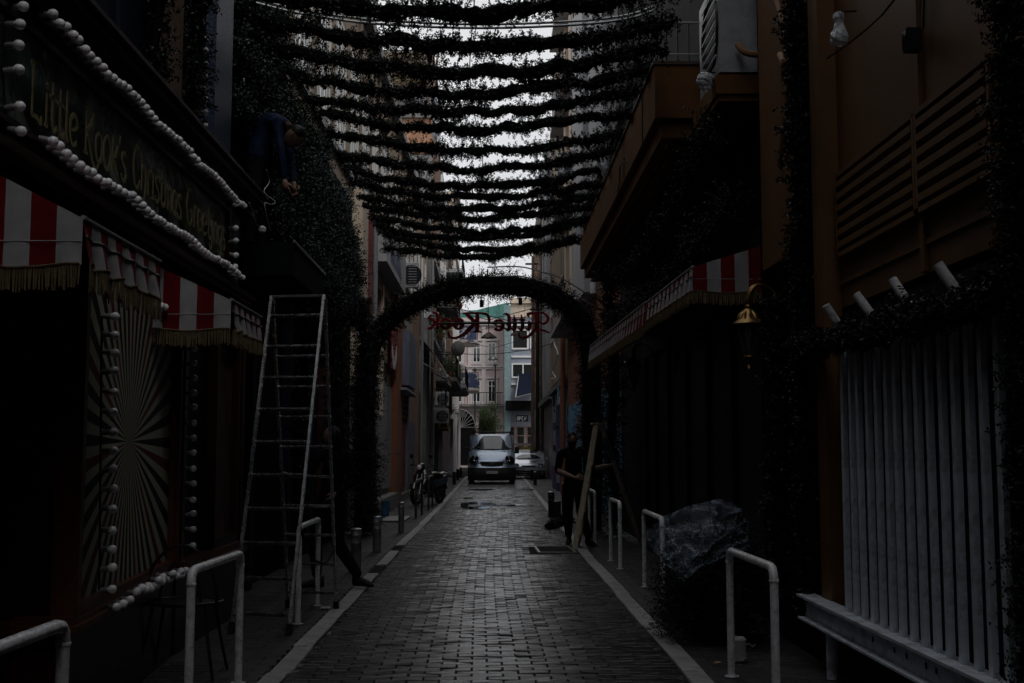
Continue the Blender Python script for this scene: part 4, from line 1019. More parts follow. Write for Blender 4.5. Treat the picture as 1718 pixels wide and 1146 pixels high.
# ------------------------------------------------------------------ tube barriers
def barrier(name, a, b, hh, label, m, group, r=.024, rc=.07):
    """a, b: feet on the ground (near, far)"""
    a = Vector(a); b = Vector(b); d = (b-a).normalized()
    t = thing(name, a, label, 'barrier', group)
    def corner(p, dd):
        return [tuple(p+Vector((0,0,hh-rc))), tuple(p+Vector((0,0,hh-rc*.4))+dd*rc*.12), tuple(p+Vector((0,0,hh-rc*.12))+dd*rc*.4), tuple(p+Vector((0,0,hh))+dd*rc)]
    for p in (a,b):
        mb = MB(); mb.tube([p, p+Vector((0,0,hh-rc))], r, n=14); obj('post', mb, m, t, smooth=True)
        mb = MB(); mb.lathe([(r*1.9,.001),(r*1.9,.006),(r*1.02,.008)],p,n=14); obj('foot_plate', mb, m, t)
    mb = MB(); mb.tube(corner(a,d)+corner(b,-d)[::-1], r*1.03, n=14); obj('top_rail', mb, m, t, smooth=True)
    for p in (a,b):
        mb = MB(); mb.lathe([(r*1.0,hh-rc-.008),(r*1.16,hh-rc-.006),(r*1.16,hh-rc+.004),(r*1.0,hh-rc+.006)],p,n=14); obj('weld_ring', mb, m, t)
    return t
G1 = 'pale tube barriers along the pavements'
barrier('barrier', (-1.56,3.2,0),(-1.53,4.27,0),.80,'nearest left tube barrier, cut off by the bottom left corner',M['rail_w'],G1)
barrier('barrier', (-1.58,6.25,0),(-1.545,7.30,0),.785,'pale tube barrier in front of the Christmas shop, left of the aluminium stepladder',M['rail_w'],G1)
barrier('barrier', (-1.58,9.72,0),(-1.59,10.85,0),.785,'pale tube barrier standing inside the legs of the aluminium stepladder',M['rail_w'],G1)
barrier('barrier', (1.53,6.35,0),(1.515,7.45,0),.785,'nearest right tube barrier, beside the white twine spool',M['rail_w'],G1)
barrier('barrier', (1.585,10.85,0),(1.60,12.25,0),.785,'pale tube barrier with the clear plastic sheet lying over it',M['rail_w'],G1)
barrier('barrier', (1.55,14.1,0),(1.54,15.1,0),.79,'right tube barrier between the timber stepladder and the plastic sheet',M['rail_w'],G1)
barrier('barrier', (1.56,17.6,0),(1.57,18.7,0),.79,'farthest right tube barrier, seen through the legs of the timber stepladder',M['rail_w'],G1)
G2 = 'dark tube barriers by the parked scooter'
barrier('barrier', (-1.56,24.4,0),(-1.52,25.8,0),.78,'dark tube barrier with yellow stains nearest in front of the scooter',M['rail_b'],G2)
barrier('barrier', (-1.47,27.6,0),(-1.45,29.0,0),.78,'dark tube barrier right beside the scooter seat',M['rail_b'],G2)
barrier('barrier', (-1.46,32.0,0),(-1.46,33.3,0),.78,'dark tube barrier behind the scooter',M['rail_b'],G2)
def bollard(px,py,hh,r,m,label,grp,cap=True,cat='bollard'):
    p = onZ(px,py); t = thing('bollard', p, label, cat, grp)
    mb = MB(); mb.lathe([(r,0),(r,hh*.62),(r*1.06,hh*.63),(r*1.06,hh*.66),(r,hh*.67),(r,hh*.80),(r*1.06,hh*.81),(r*1.06,hh*.84),(r,hh*.85),(r,hh*.95)],p,n=18); obj('shaft', mb, m, t, smooth=True)
    mb = MB(); mb.lathe([(r*1.04,hh*.95),(r*1.04,hh*.97),(r*.8,hh*.99),(.0001,hh)],p,n=18); obj('cap', mb, M['steel'] if cap else m, t, smooth=True)
    return t
M['boll'] = mat('bollard_steel',(0.30,0.31,0.33),.35,metal=.4,var=.3,scale=12,dirt=(.06,.06,.06),dscale=9,damt=.7)
G3 = 'silver bollards on the left pavement'
bollard(597,957,.50,.062,M['boll'],'nearest silver bollard, beside the foot of the walking woman',G3)
bollard(632,926,.50,.058,M['boll'],'middle silver bollard of the three on the left pavement',G3)
bollard(673,894,.53,.052,M['boll'],'farthest silver bollard, nearest the blue bucket',G3)
G4 = 'dark bollards by the lane'
for px,py,lb in ((925,868,'black bollard on the right pavement beside the pink post'),(898,814,'black bollard standing in front of the silver car'),(892,806,'dark grey bollard behind the black one, in front of the silver car'),(762,813,'black bollard on the left kerb nearest the van'),(768,806,'second black bollard on the left kerb by the van'),(773,802,'third black bollard on the left kerb, closest to the van wheel')):
    bollard(px,py,.55,.068,M['iron'],lb,G4,cap=True)
bollard(935,874,.40,.075,M['iron'],'short black bollard touching the pink post',G4,cap=False)
p = onZ(950,880); t = thing('pink_post', p, 'thick faded pink post with a round sticker behind the man in black', 'post')
mb = MB(); r = .085; mb.lathe([(r,0),(r,.66),(r*1.1,.665),(r*1.1,.69),(r,.695),(r,.74),(r*1.1,.745),(r*1.1,.78),(r*.8,.80),(.0001,.80)],p,n=20); obj('shaft', mb, mat('pink_paint',(.30,.06,.08),.6,var=.3,dirt=(.1,.04,.04),dscale=6), t, smooth=True)
mb = MB(); mb.prism([(.045*math.cos(a),.5+.045*math.sin(a)) for a in [2*PI*i/14 for i in range(14)]], lambda u,v,d:(p.x+u-.01,p.y-.084-d-.001,p.z+v),0,.003); mb.prism([(.022*math.cos(a),.5+.022*math.sin(a)) for a in [2*PI*i/10 for i in range(10)]], lambda u,v,d:(p.x+u-.01,p.y-.088-d,p.z+v),0,.001,m=1)
obj('sticker', mb, [M['rail_w'],M['steel']], t)
p = onZ(644,866); t = thing('bucket', p, 'small blue bucket by the left wall just beyond the arch', 'bucket')
mb = MB(); mb.lathe([(.0001,.01),(.11,.0),(.13,.30),(.138,.30),(.138,.32),(.125,.32),(.105,.02),(.0001,.02)],p,n=18); obj('tub', mb, mat('blue_plastic',(.03,.10,.20),.4), t, smooth=True)
mb = MB(); mb.tube([p+Vector((.135*math.cos(a),.0,.30+.06*math.sin(a)*-1)) for a in [PI*i/8 for i in range(9)]],.004,n=5); obj('handle', mb, M['steel'], t)
mb = MB(); q = [onZ(*a) for a in ((652,868),(690,868),(678,876),(637,876))]
mb.add([tuple(a+Vector((0,0,.012))) for a in q]+[tuple(a+Vector((0,0,.03))) for a in q],[(3,2,1,0),(4,5,6,7),(0,1,5,4),(1,2,6,5),(2,3,7,6),(3,0,4,7)]); obj('concrete_slab', mb, M['kerb'], label='pale flat slab lying on the left pavement beside the blue bucket', cat='slab')

# ------------------------------------------------------------------ aluminium A-frame ladder (left)
lad = thing('aluminium_stepladder', (-1.7,9.7,0), 'tall open aluminium stepladder standing on the left pavement', 'ladder')
fr0, fr1 = Vector((-1.556,9.14,0)), Vector((-1.425,9.85,2.73))
fl0, fl1 = Vector((-2.02,9.25,0)), Vector((-1.885,9.93,2.73))
br0, br1 = Vector((-1.385,10.62,0)), Vector((-1.425,9.93,2.66))
bl0, bl1 = Vector((-1.84,10.78,0)), Vector((-1.885,10.0,2.66))
for a,b in ((fr0,fr1),(fl0,fl1),(br0,br1),(bl0,bl1)):
    mb = MB(); mb.beam(a+(b-a)*.012,b,.022,.055,up=(0,1,0)); obj('rail', mb, M['alu'], lad)
    mb = MB(); mb.beam(a,a+(b-a)*.03,.042,.08,up=(0,1,0)); obj('rubber_foot', mb, M['rubber'], lad)
    mb = MB(); d = (b-a)
    for k in range(10):
        u = (k+.55)/10.2; c = a+d*u; mb.lathe([(.0001,-.019),(.008,-.018),(.008,.018),(.0001,.019)],c,n=7,axis='X')
    obj('rivets', mb, M['steel'], lad, kind='stuff')
for k in range(10):
    u = (k+.55)/10.2
    mb = MB(); a = fl0.lerp(fl1,u); b = fr0.lerp(fr1,u); mb.tube([a,b],.016,n=8); obj('rung', mb, M['alu'], lad, smooth=True)
    if k < 9:
        mb = MB(); a = bl0.lerp(bl1,u); b = br0.lerp(br1,u); mb.tube([a,b],.014,n=8); obj('rung', mb, M['alu'], lad, smooth=True)
mb = MB(); mb.beam(fl1+Vector((0,0,.0)),fr1,.05,.02); mb.beam(fr1+Vector((0,-.02,-.02)),br1+Vector((0,.03,.03)),.03,.03); mb.beam(fl1+Vector((0,-.02,-.02)),bl1+Vector((0,.03,.03)),.03,.03)
obj('hinge', mb, M['steel'], lad)
mb = MB(); a = fr0.lerp(fr1,.30); b = br0.lerp(br1,.20)
mb.tube([tuple(q) for q in cr([tuple(a),tuple(a.lerp(b,.3)+Vector((0,0,-.18))),tuple(a.lerp(b,.7)+Vector((0,0,-.16))),tuple(b)],4)],.011,n=6); obj('strap', mb, M['cable'], lad)
# ------------------------------------------------------------------ timber stepladder (right)
tl = thing('timber_stepladder', (1.6,17.4,0), 'weathered timber stepladder spread open beside the man in black', 'ladder')
ya, yb = 16.85, 17.35
ap = Vector((1.60,0,1.80))
def P3(x,y,z): return Vector((x,y,z))
f0, f1 = P3(1.20,ya,0), P3(1.555,17.25,1.80)
g0, g1 = P3(1.275,yb,0), P3(1.60,17.55,1.80)
h0, h1 = P3(2.24,17.5,0), P3(1.62,17.3,1.81)
j0, j1 = P3(2.30,17.95,0), P3(1.67,17.6,1.79)
for a,b,w_,hh_ in ((f0,f1,.03,.075),(g0,g1,.03,.075),(h0,h1,.085,.05),(j0,j1,.085,.05)):
    mb = MB(); mb.beam(a,b,w_,hh_,up=(1,0,0)); obj('leg', mb, M['timber'], tl)
for k in range(5):
    u = .10+.185*k; a = f0.lerp(f1,u); b = g0.lerp(g1,u); mb = MB(); mb.beam(a,b,.085,.022); obj('tread', mb, M['timber'], tl)
for k in (.2,.55):
    mb = MB(); mb.beam(h0.lerp(h1,k),j0.lerp(j1,k),.05,.02); obj('brace', mb, M['timber'], tl)
mb = MB(); mb.box(1.50,1.72,17.22,17.62,1.80,1.825); obj('top_board', mb, M['timber'], tl)
mb = MB(); a = h0.lerp(h1,.70); b = h0.lerp(h1,.88); mb.beam(a+Vector((.0,-.045,0)),b+Vector((.0,-.045,0)),.05,.003,up=(0,1,0)); obj('blue_tape', mb, mat('blue_tape',(.02,.05,.14),.5), tl)

# ------------------------------------------------------------------ people
def skin_body(name, verts, edges, radii, parent, mats, sub=2, matfn=None, root=0):
    me = bpy.data.meshes.new(name+'_cage'); off = wloc(parent)
    me.from_pydata([tuple(Vector(v)-off) for v in verts], edges, []); me.update()
    o = bpy.data.objects.new(name, me); sc.collection.objects.link(o)
    sk = o.modifiers.new('skin','SKIN'); sk.use_smooth_shade = True
    lay = me.skin_vertices[0] if me.skin_vertices else None
    if lay is None:
        bm = bmesh.new(); bm.from_mesh(me); bm.verts.layers.skin.verify(); bm.to_mesh(me); bm.free(); lay = me.skin_vertices[0]
    for i,r in enumerate(radii):
        lay.data[i].radius = r if isinstance(r,tuple) else (r,r); lay.data[i].use_root = (i == root)
    ss = o.modifiers.new('sub','SUBSURF'); ss.levels = sub; ss.render_levels = sub
    dg = bpy.context.evaluated_depsgraph_get(); dg.update()
    ev = o.evaluated_get(dg); nm = bpy.data.meshes.new_from_object(ev)
    bpy.data.objects.remove(o); bpy.data.meshes.remove(me)
    nm.name = name
    nm.materials.clear()
    for q in mats: nm.materials.append(q)
    if matfn:
        for p in nm.polygons: p.material_index = matfn(Vector(p.center)+off)
    for p in nm.polygons: p.use_smooth = True
    return nm, off
def join_mb(nm, mb, off, mi_off=0):
    bm = bmesh.new(); bm.from_mesh(nm)
    vs = [bm.verts.new(Vector(v)-off) for v in mb.v]; bm.verts.ensure_lookup_table()
    for f,mi in zip(mb.f, mb.m):
        try:
            q = bm.faces.new([vs[i] for i in f]); q.material_index = mi; q.smooth = True
        except ValueError: pass
    bm.to_mesh(nm); bm.free()
def head_geo(mb, c, fwd, up, s=1.0, m=0):
    """egg-shaped head with brow, nose, lips, chin, ears; c = centre, fwd = face direction"""
    fwd = Vector(fwd).normalized(); up = Vector(up); up = (up-fwd*up.dot(fwd)).normalized(); rt = fwd.cross(up)
    def fn(u,v):
        th = 2*PI*u; ph = PI*(v-.5); x = math.cos(ph)*math.cos(th); y = math.cos(ph)*math.sin(th); z = math.sin(ph)
        # y = forward
        w_ = .072*(1-.18*max(0,-z)); d = .092; h_ = .112
        p = Vector((x*w_, y*d, z*h_))
        if z < -.1: p.y += .012*max(0,y)*(-z); p.x *= 1-.15*(-z)
        # features on the front
        f = max(0,y)
        nose = math.exp(-(p.x/.010)**2-((p.z+.005)/.022)**2)*f; p.y += .020*nose
        eye = (math.exp(-((abs(p.x)-.030)/.012)**2-((p.z-.018)/.009)**2))*f; p.y -= .008*eye
        brow = math.exp(-((p.z-.036)/.010)**2-(p.x/.045)**2)*f; p.y += .005*brow
        lip = math.exp(-((p.z+.045)/.008)**2-(p.x/.022)**2)*f; p.y += .006*lip
        chin = math.exp(-((p.z+.088)/.016)**2-(p.x/.02)**2)*f; p.y += .008*chin
        ear = math.exp(-((p.y)/.014)**2-((p.z-.0)/.026)**2); p.x += math.copysign(.012*ear, x)
        p *= s
        return tuple(Vector(c)+rt*p.x+fwd*p.y+up*p.z)
    mb.grid(32,24,fn,m)
def hand_geo(mb, wrist, palm_dir, finger_dir, thumb_side, s=1.0, curl=.7, m=0):
    """palm plus four unequal bent fingers and a thumb; palm_dir = where the palm faces"""
    w0 = Vector(wrist); fd = Vector(finger_dir).normalized(); pd = Vector(palm_dir); pd = (pd-fd*pd.dot(fd)).normalized(); sd_ = fd.cross(pd)*thumb_side
    mb.tube([w0-fd*.02,w0+fd*.015,w0+fd*.05*s,w0+fd*.088*s],[.024*s,.027*s,.034*s,.026*s],n=10,m=m)
    for i,(o,L) in enumerate(((.028,.072),(.010,.080),(-.009,.074),(-.027,.058))):
        b = w0+fd*.085*s+sd_*o*s; a = 0; p = b; pts = [b-fd*.02*s,b]; d = fd
        for k,seg in enumerate((.45,.32,.23)):
            a += curl*(.9 if k else .6); d = fd*math.cos(a)+pd*math.sin(a); p = p+d*L*seg*s; pts.append(p)
        mb.tube(pts,[.009*s,.0095*s,.0088*s,.0078*s,.006*s],n=7,m=m)
    b = w0+fd*.03*s+sd_*.030*s; pts = [b-sd_*.012*s,b+sd_*.018*s+fd*.018*s+pd*.01*s,b+sd_*.026*s+fd*.045*s+pd*.026*s,b+sd_*.018*s+fd*.065*s+pd*.042*s]
    mb.tube(pts,[.013*s,.012*s,.0105*s,.008*s],n=7,m=m)
def shoe(mb, ankle, toe_dir, s=1.0, m=0, flat=True):
    a = Vector(ankle); d = Vector(toe_dir).normalized(); r = d.cross(Vector((0,0,1))).normalized()
    if not flat: upv = r.cross(d).normalized()
    else: upv = Vector((0,0,1))
    def fn(u,v):
        y = -.07+.245*u; ang = 2*PI*v; wv = (.040+.008*math.sin(PI*u*1.1))*(1-max(0,u-.8)*2.2); hgt = .085*(1-u)**.7+.035
        x = wv*math.cos(ang); z = (hgt/2)*(math.sin(ang)+1)
        return tuple(a+d*(y*s)+r*(x*s)+upv*((z-.085)*s))
    mb.grid(12,14,fn,m)
    for u in (0.0,1.0):
        mb.add([fn(u,k/14) for k in range(14)],[tuple(range(14)) if u else tuple(range(13,-1,-1))],m)
def build_person(label, J, mats, matfn, face, hands, shoes, hair=None, extra=None, head_s=1.0, neckup=(0,0,1), width=1.0):
    """J: joint positions; returns the person"""
    t = thing('person', (J['pelvis'].x,J['pelvis'].y,J.get('base',0)), label, 'person')
    V = []; E = []; Rr = []; ix = {}
    def v(n, p, r): ix[n] = len(V); V.append(tuple(p)); Rr.append(r)
    w = width
    v('pelvis',J['pelvis'],(.135*w,.115*w)); v('waist',J['waist'],(.125*w,.105*w)); v('chest',J['chest'],(.15*w,.115*w)); v('neckb',J['neckb'],(.075*w,.07*w)); v('neck',J['neck'],.052); 
    E += [(0,1),(1,2),(2,3),(3,4)]
    for s in ('l','r'):
        v('sh'+s,J['sh'+s],.062*w); v('el'+s,J['el'+s],.043*w); v('fa'+s,Vector(J['el'+s]).lerp(Vector(J['wr'+s]),.35),.041*w); v('wr'+s,J['wr'+s],.027)
        E += [(ix['neckb'],ix['sh'+s]),(ix['sh'+s],ix['el'+s]),(ix['el'+s],ix['fa'+s]),(ix['fa'+s],ix['wr'+s])]
        v('hp'+s,J['hp'+s],.098*w); v('kn'+s,J['kn'+s],.068*w); v('cf'+s,Vector(J['kn'+s]).lerp(Vector(J['an'+s]),.4),.062*w); v('an'+s,J['an'+s],.050)
        E += [(ix['pelvis'],ix['hp'+s]),(ix['hp'+s],ix['kn'+s]),(ix['kn'+s],ix['cf'+s]),(ix['cf'+s],ix['an'+s])]
    nm, off = skin_body('body', V, E, Rr, t, mats, 2, matfn)
    mb = MB(); head_geo(mb, J['head'], face, neckup, head_s, m=0)
    for (wr, pdir, fdir, ts, s_, cu) in hands: hand_geo(mb, wr, pdir, fdir, ts, s_, cu, m=0)
    join_mb(nm, mb, off)
    obj('body', nm, None, t, world=False)
    for (an, td, fl) in shoes:
        mb = MB(); shoe(mb, an, td, 1.0, 0, fl); obj('shoe', mb, M['rubber'], t, smooth=True)
    return t
# man in black beside the timber ladder
bx, by = 1.22, 17.62
J = dict(base=0, pelvis=Vector((bx+.04,by,.88)), waist=Vector((bx+.03,by,1.05)), chest=Vector((bx+.02,by,1.26)), neckb=Vector((bx+.02,by,1.40)), neck=Vector((bx+.01,by-.01,1.47)), head=Vector((bx,by-.03,1.575)),
  shl=Vector((bx-.17,by,1.37)), ell=Vector((bx-.22,by-.06,1.10)), wrl=Vector((bx+.02,by-.34,1.01)),
  shr=Vector((bx+.22,by,1.37)), elr=Vector((bx+.34,by-.04,1.13)), wrr=Vector((bx+.56,by-.16,1.19)),
  hpl=Vector((bx-.06,by,.82)), knl=Vector((bx-.07,by-.03,.46)), anl=Vector((bx-.05,by+.02,.09)),
  hpr=Vector((bx+.13,by,.82)), knr=Vector((bx+.14,by-.05,.46)), anr=Vector((bx+.24,by-.22,.09)))
def mf(c):
    if c.z > 1.44 and (c-J['neck']).xy.length < .085+max(0,(c.z-1.5)): return 0
    for q in 'lr':
        e_, w_ = J['el'+q], J['wr'+q]; u_ = max(0,min(1,(c-e_).dot(w_-e_)/(w_-e_).length_squared))
        if u_ > .06 and (c-e_.lerp(w_,u_)).length < .062: return 0
    return 1 if c.z > .86 else 2
man = build_person('man in black clothes with a dark beard, holding the timber stepladder with bent arm', J, [M['skin'],M['cblack'],M['cnavy']], mf, (.05,-1,-.02), [(J['wrl'],(1,0,0),(.75,-.55,.02),1,1.0,.55),(J['wrr'],(0,-1,0),(1,-.2,-.1),-1,1.0,.6)], [(J['anl'],(-.15,-1,0),True),(J['anr'],(.5,-1,0),True)], width=1.22)
h = J['head']
mb = MB()
def hairf(u,v):
    th = 2*PI*u; ph = PI/2*(.12+.88*v); x = math.cos(ph)*math.cos(th)*.080; y = math.cos(ph)*math.sin(th)*.098; z = math.sin(ph)*.122
    if y > 0: z = max(z,.045+.03*(y/.098)); y = min(y,.083)
    return (h.x-x, h.y-y+.004, h.z+z)
mb.grid(28,10,hairf); obj('hair', mb, M['hair'], man, smooth=True)
mb = MB()
def beardf(u,v):
    th = PI*(.08+.84*u); x = math.cos(th)*.070*(1-.30*v); y = math.sin(th)*.098; z = -.035-.085*v
    y *= 1-.20*v*v
    return (h.x-x, h.y-y-.006, h.z+z+.004*math.sin(u*60))
mb.grid(24,8,beardf); mb.grid(20,2,lambda u,v:(h.x-.036+.072*u, h.y-.101+.02*(2*abs(u-.5))**2, h.z-.030-.012*v))
obj('beard', mb, M['hair'], man, smooth=True)
mb = MB()
for sx_ in (-1,1):
    mb.lathe([(.0001,-.010),(.008,-.006),(.0095,0),(.0001,.0)],(h.x+sx_*.029,h.y-.080,h.z+.018),n=8,axis='Y')
obj('eyes', mb, M['iron'], man)
mb = MB(); mb.tube([(bx-.01,by-.118,1.38),(bx+.02,by-.13,1.33),(bx+.05,by-.118,1.38)],.012,n=6); obj('shirt_collar', mb, M['cblack'], man)

# woman behind the aluminium ladder, mid-stride, back partly to us
bx, by = -1.72, 12.25
J = dict(base=0, pelvis=Vector((bx+.05,by,.88)), waist=Vector((bx+.06,by,1.03)), chest=Vector((bx+.07,by,1.24)), neckb=Vector((bx+.07,by,1.38)), neck=Vector((bx+.075,by,1.45)), head=Vector((bx+.06,by-.02,1.555)),
  shl=Vector((bx-.08,by-.10,1.35)), ell=Vector((bx-.20,by-.16,1.10)), wrl=Vector((bx-.36,by-.20,1.16)),
  shr=Vector((bx+.20,by+.10,1.35)), elr=Vector((bx+.26,by+.06,1.07)), wrr=Vector((bx+.10,by-.12,.97)),
  hpl=Vector((bx-.02,by-.05,.82)), knl=Vector((bx-.09,by-.08,.45)), anl=Vector((bx-.08,by-.02,.09)),
  hpr=Vector((bx+.11,by+.04,.82)), knr=Vector((bx+.13,by-.05,.46)), anr=Vector((bx+.37,by-.10,.11)))
def mf2(c):
    if c.z > 1.43: return 0
    return 1 if c.z > .80 else 2
wom = build_person('person in dark clothes with long dark hair striding behind the aluminium stepladder', J, [M['skin'],M['cblack'],M['cnavy']], mf2, (-1,-.25,-.12), [(J['wrl'],(0,0,-1),(-1,-.2,.2),1,.92,.6),(J['wrr'],(-1,0,0),(-.3,-.6,-.6),-1,.92,.6)], [(J['anl'],(-.9,-.35,0),True),(J['anr'],(.72,-.5,-.0),True)], width=1.12)
h = J['head']
mb = MB()
def hf(u,v):
    th = 2*PI*u; z = .12-.46*v; r = .088 if v < .35 else .088-.03*(v-.35)
    r *= math.sin(min(1,v*5+.12)*PI/2); x = math.cos(th)*r; y = math.sin(th)*r
    if x < -.035 and v > .12: x = -.035
    x += .02*v
    return (h.x+.012+x+.006*math.sin(th*9), h.y+y+.006*math.cos(th*7), h.z+z)
mb.grid(36,14,hf); obj('hair', mb, M['hair'], wom, smooth=True)

# man bending on the canopy
bx, by, bz = -2.30, 11.25, 3.285
J = dict(base=bz, pelvis=Vector((bx+.02,by,bz+1.025)), waist=Vector((bx+.04,by-.01,bz+1.220)), chest=Vector((bx+.13,by-.03,bz+1.379)), neckb=Vector((bx+.25,by-.05,bz+1.342)), neck=Vector((bx+.30,by-.05,bz+1.281)), head=Vector((bx+.37,by-.07,bz+1.183)),
  shl=Vector((bx+.22,by-.20,bz+1.293)), ell=Vector((bx+.28,by-.26,bz+0.976)), wrl=Vector((bx+.31,by-.22,bz+0.708)),
  shr=Vector((bx+.22,by+.13,bz+1.318)), elr=Vector((bx+.30,by+.18,bz+1.000)), wrr=Vector((bx+.36,by+.0,bz+0.732)),
  hpl=Vector((bx+.0,by-.09,bz+0.952)), knl=Vector((bx-.0,by-.14,bz+0.537)), anl=Vector((bx-.03,by-.14,bz+0.090)),
  hpr=Vector((bx+.04,by+.09,bz+0.952)), knr=Vector((bx+.06,by+.10,bz+0.537)), anr=Vector((bx+.03,by+.12,bz+0.090)))
def mf3(c):
    if c.x > bx+.29 and bz+1.098 < c.z and (c-J['head']).length < .16: return 0
    if c.z < bz+0.732 and c.x > bx+.22: return 0
    return 1 if c.z > bz+0.976 or (c.x > bx+.18) else 2
bend = build_person('person in a blue jacket bending over on the dark canopy at upper left', J, [M['skin'],M['cblue'],M['cnavy']], mf3, (.55,-.15,-.85), [(J['wrl'],(.3,1,0),(.2,.1,-1),1,1,.6),(J['wrr'],(-.3,-1,0),(.2,-.2,-1),-1,1,.6)], [(J['anl'],(.5,-.8,0),True),(J['anr'],(.9,-.2,0),True)], neckup=(.8,0,.55))
h = J['head']
mb = MB(); f_ = Vector((.55,-.15,-.85)).normalized(); up_ = Vector((.8,0,.55)); up_ = (up_-f_*up_.dot(f_)).normalized(); rt_ = f_.cross(up_)
mb.grid(24,9,lambda u,v: tuple(h+rt_*(.08*math.cos(2*PI*u)*math.cos(PI/2*v))+f_*(.097*math.sin(2*PI*u)*math.cos(PI/2*v)-.018)+up_*(.03+.092*math.sin(PI/2*v)))); obj('hair', mb, M['hair'], bend, smooth=True)
# white cables hanging at his feet
t = thing('loose_cable', onX(455,285,-2.0), 'tangle of thin pale cable hanging below the bending person onto the canopy', 'cable')
for pts in (((447,285),(452,305),(443,322),(462,338),(455,343),(444,342),(450,372),(455,388)),((418,340),(424,355),(430,375),(442,386)),((470,375),(480,388))):
    mb = MB(); mb.tube(cr([tuple(onX(a,b,-1.95)) for a,b in pts],4),.004,n=5); obj('cable_strand', mb, M['white_cable'], t)
mb = MB(); q = onX(440,385,-1.95); mb.lathe([(.0001,-.03),(.03,-.02),(.035,.01),(.015,.03),(.0001,.035)],q,n=10); obj('plug', mb, M['white_cable'], t)

# ------------------------------------------------------------------ folded fir tree wrapped in plastic, right
tc0 = Vector((1.70,8.9,0))
tr = thing('christmas_tree', tc0, 'bushy dark artificial fir tree standing on the right pavement, top wrapped in plastic', 'tree')
rg_ = np.random.RandomState(9)
n = 5200; z = rg_.uniform(.03,1.0,n); z *= .84; rad = np.interp(z,[0,.1,.35,.6,.8,1.0],[.36,.42,.38,.30,.2,.1]); a = rg_.uniform(0,2*PI,n)
rr = rad*np.sqrt(rg_.uniform(.15,1,n))*(1+.25*np.sin(a*5+z*9)); P = np.stack([rr*np.cos(a)*.95-.02*z, rr*np.sin(a)*.9, z],1); D = np.stack([np.cos(a),np.sin(a),rg_.uniform(-.35,.75,n)],1)
P[:,2] = np.maximum(P[:,2],.03)
me = sprig_mesh('branches', P, D, rg_.uniform(.06,.15,n), 5, K=9, nl=.032, wd=.0035); obj('branches', me, M['fir'], tr, kind='stuff')
mb = MB(); mb.lathe([(.0001,.02),(.25,.05),(.28,.25),(.2,.55),(.1,.75),(.0001,.8)],tc0,n=10); obj('inner_mass', mb, M['fir_core'], tr)
mb = MB(); mb.tube([tc0,tc0+Vector((0,0,.25))],.03,n=8); obj('trunk', mb, M['iron'], tr)
pm, n_, b_ = _nodes('clear_plastic')
n2 = n_; b_.inputs['Base Color'].default_value = (.55,.68,.88,1); b_.inputs['Roughness'].default_value = .14; b_.inputs['Alpha'].default_value = .16; b_.inputs['Specular IOR Level'].default_value = 1.0
b_.inputs['Metallic'].default_value = .0
tcn = n_.nodes.new('ShaderNodeTexCoord')
mpn = n_.nodes.new('ShaderNodeMapping'); mpn.inputs['Scale'].default_value = (1.0,1.0,2.2); mpn.inputs['Rotation'].default_value = (0,R(35),0); n_.links.new(tcn.outputs['Object'],mpn.inputs['Vector'])
tx = n_.nodes.new('ShaderNodeTexNoise'); tx.inputs['Scale'].default_value = 3.6; tx.inputs['Detail'].default_value = 3.5; n_.links.new(mpn.outputs[0],tx.inputs['Vector'])
rp = n_.nodes.new('ShaderNodeValToRGB'); el = rp.color_ramp.elements
el[0].position = .30; el[0].color = (.06,.06,.06,1); el[1].position = .72; el[1].color = (.08,.08,.08,1)
for p_, v_ in ((.45,.09),(.485,.20),(.50,.38),(.512,.20),(.55,.08),(.60,.06),(.625,.22),(.65,.08)): k_ = el.new(p_); k_.color = (v_,v_,v_,1)
n_.links.new(tx.outputs['Fac'],rp.inputs['Fac']); n_.links.new(rp.outputs['Color'],b_.inputs['Alpha'])
bp = n_.nodes.new('ShaderNodeBump'); bp.inputs['Strength'].default_value=1; bp.inputs['Distance'].default_value=.12; n_.links.new(tx.outputs['Fac'],bp.inputs['Height']); n_.links.new(bp.outputs[0],b_.inputs['Normal'])
M['clear'] = pm
def sheetf(u,v):
    # u runs from the free corner beyond the barrier to the right end, v from the top edge to the lower hem
    top = [onY(1080,898,9.3), onY(1112,866,9.0), onY(1160,846,8.75), onY(1205,837,8.75), onY(1238,852,8.8), onY(1256,885,8.85)]
    bot = [onY(1082,905,9.2), onY(1108,945,8.6), onY(1142,976,8.35), onY(1172,950,8.25), onY(1212,935,8.3), onY(1254,925,8.5)]
    k = u*5; i = min(4,int(k)); f = k-i
    t_ = top[i].lerp(top[i+1],f); o_ = bot[i].lerp(bot[i+1],f); p = t_.lerp(o_,v)
    bulge = math.sin(PI*min(1,v*.8+.05))*.16*math.sin(PI*min(1,u*1.05+.02))
    nn = noise.noise(Vector((u*5,v*5,2)))*.05+noise.noise(Vector((u*13,v*11,5)))*.014+abs(noise.noise(Vector((u*9+v*4,v*3,8))))*.08
    return tuple(p+Vector((nn*.3,-bulge-nn,nn*.35)))
mb = MB(); mb.grid(46,30,sheetf); o = obj('plastic_sheet', mb, M['clear'], label='crumpled clear plastic sheet draped over the fir tree and the tube barrier', cat='plastic sheet', smooth=True)
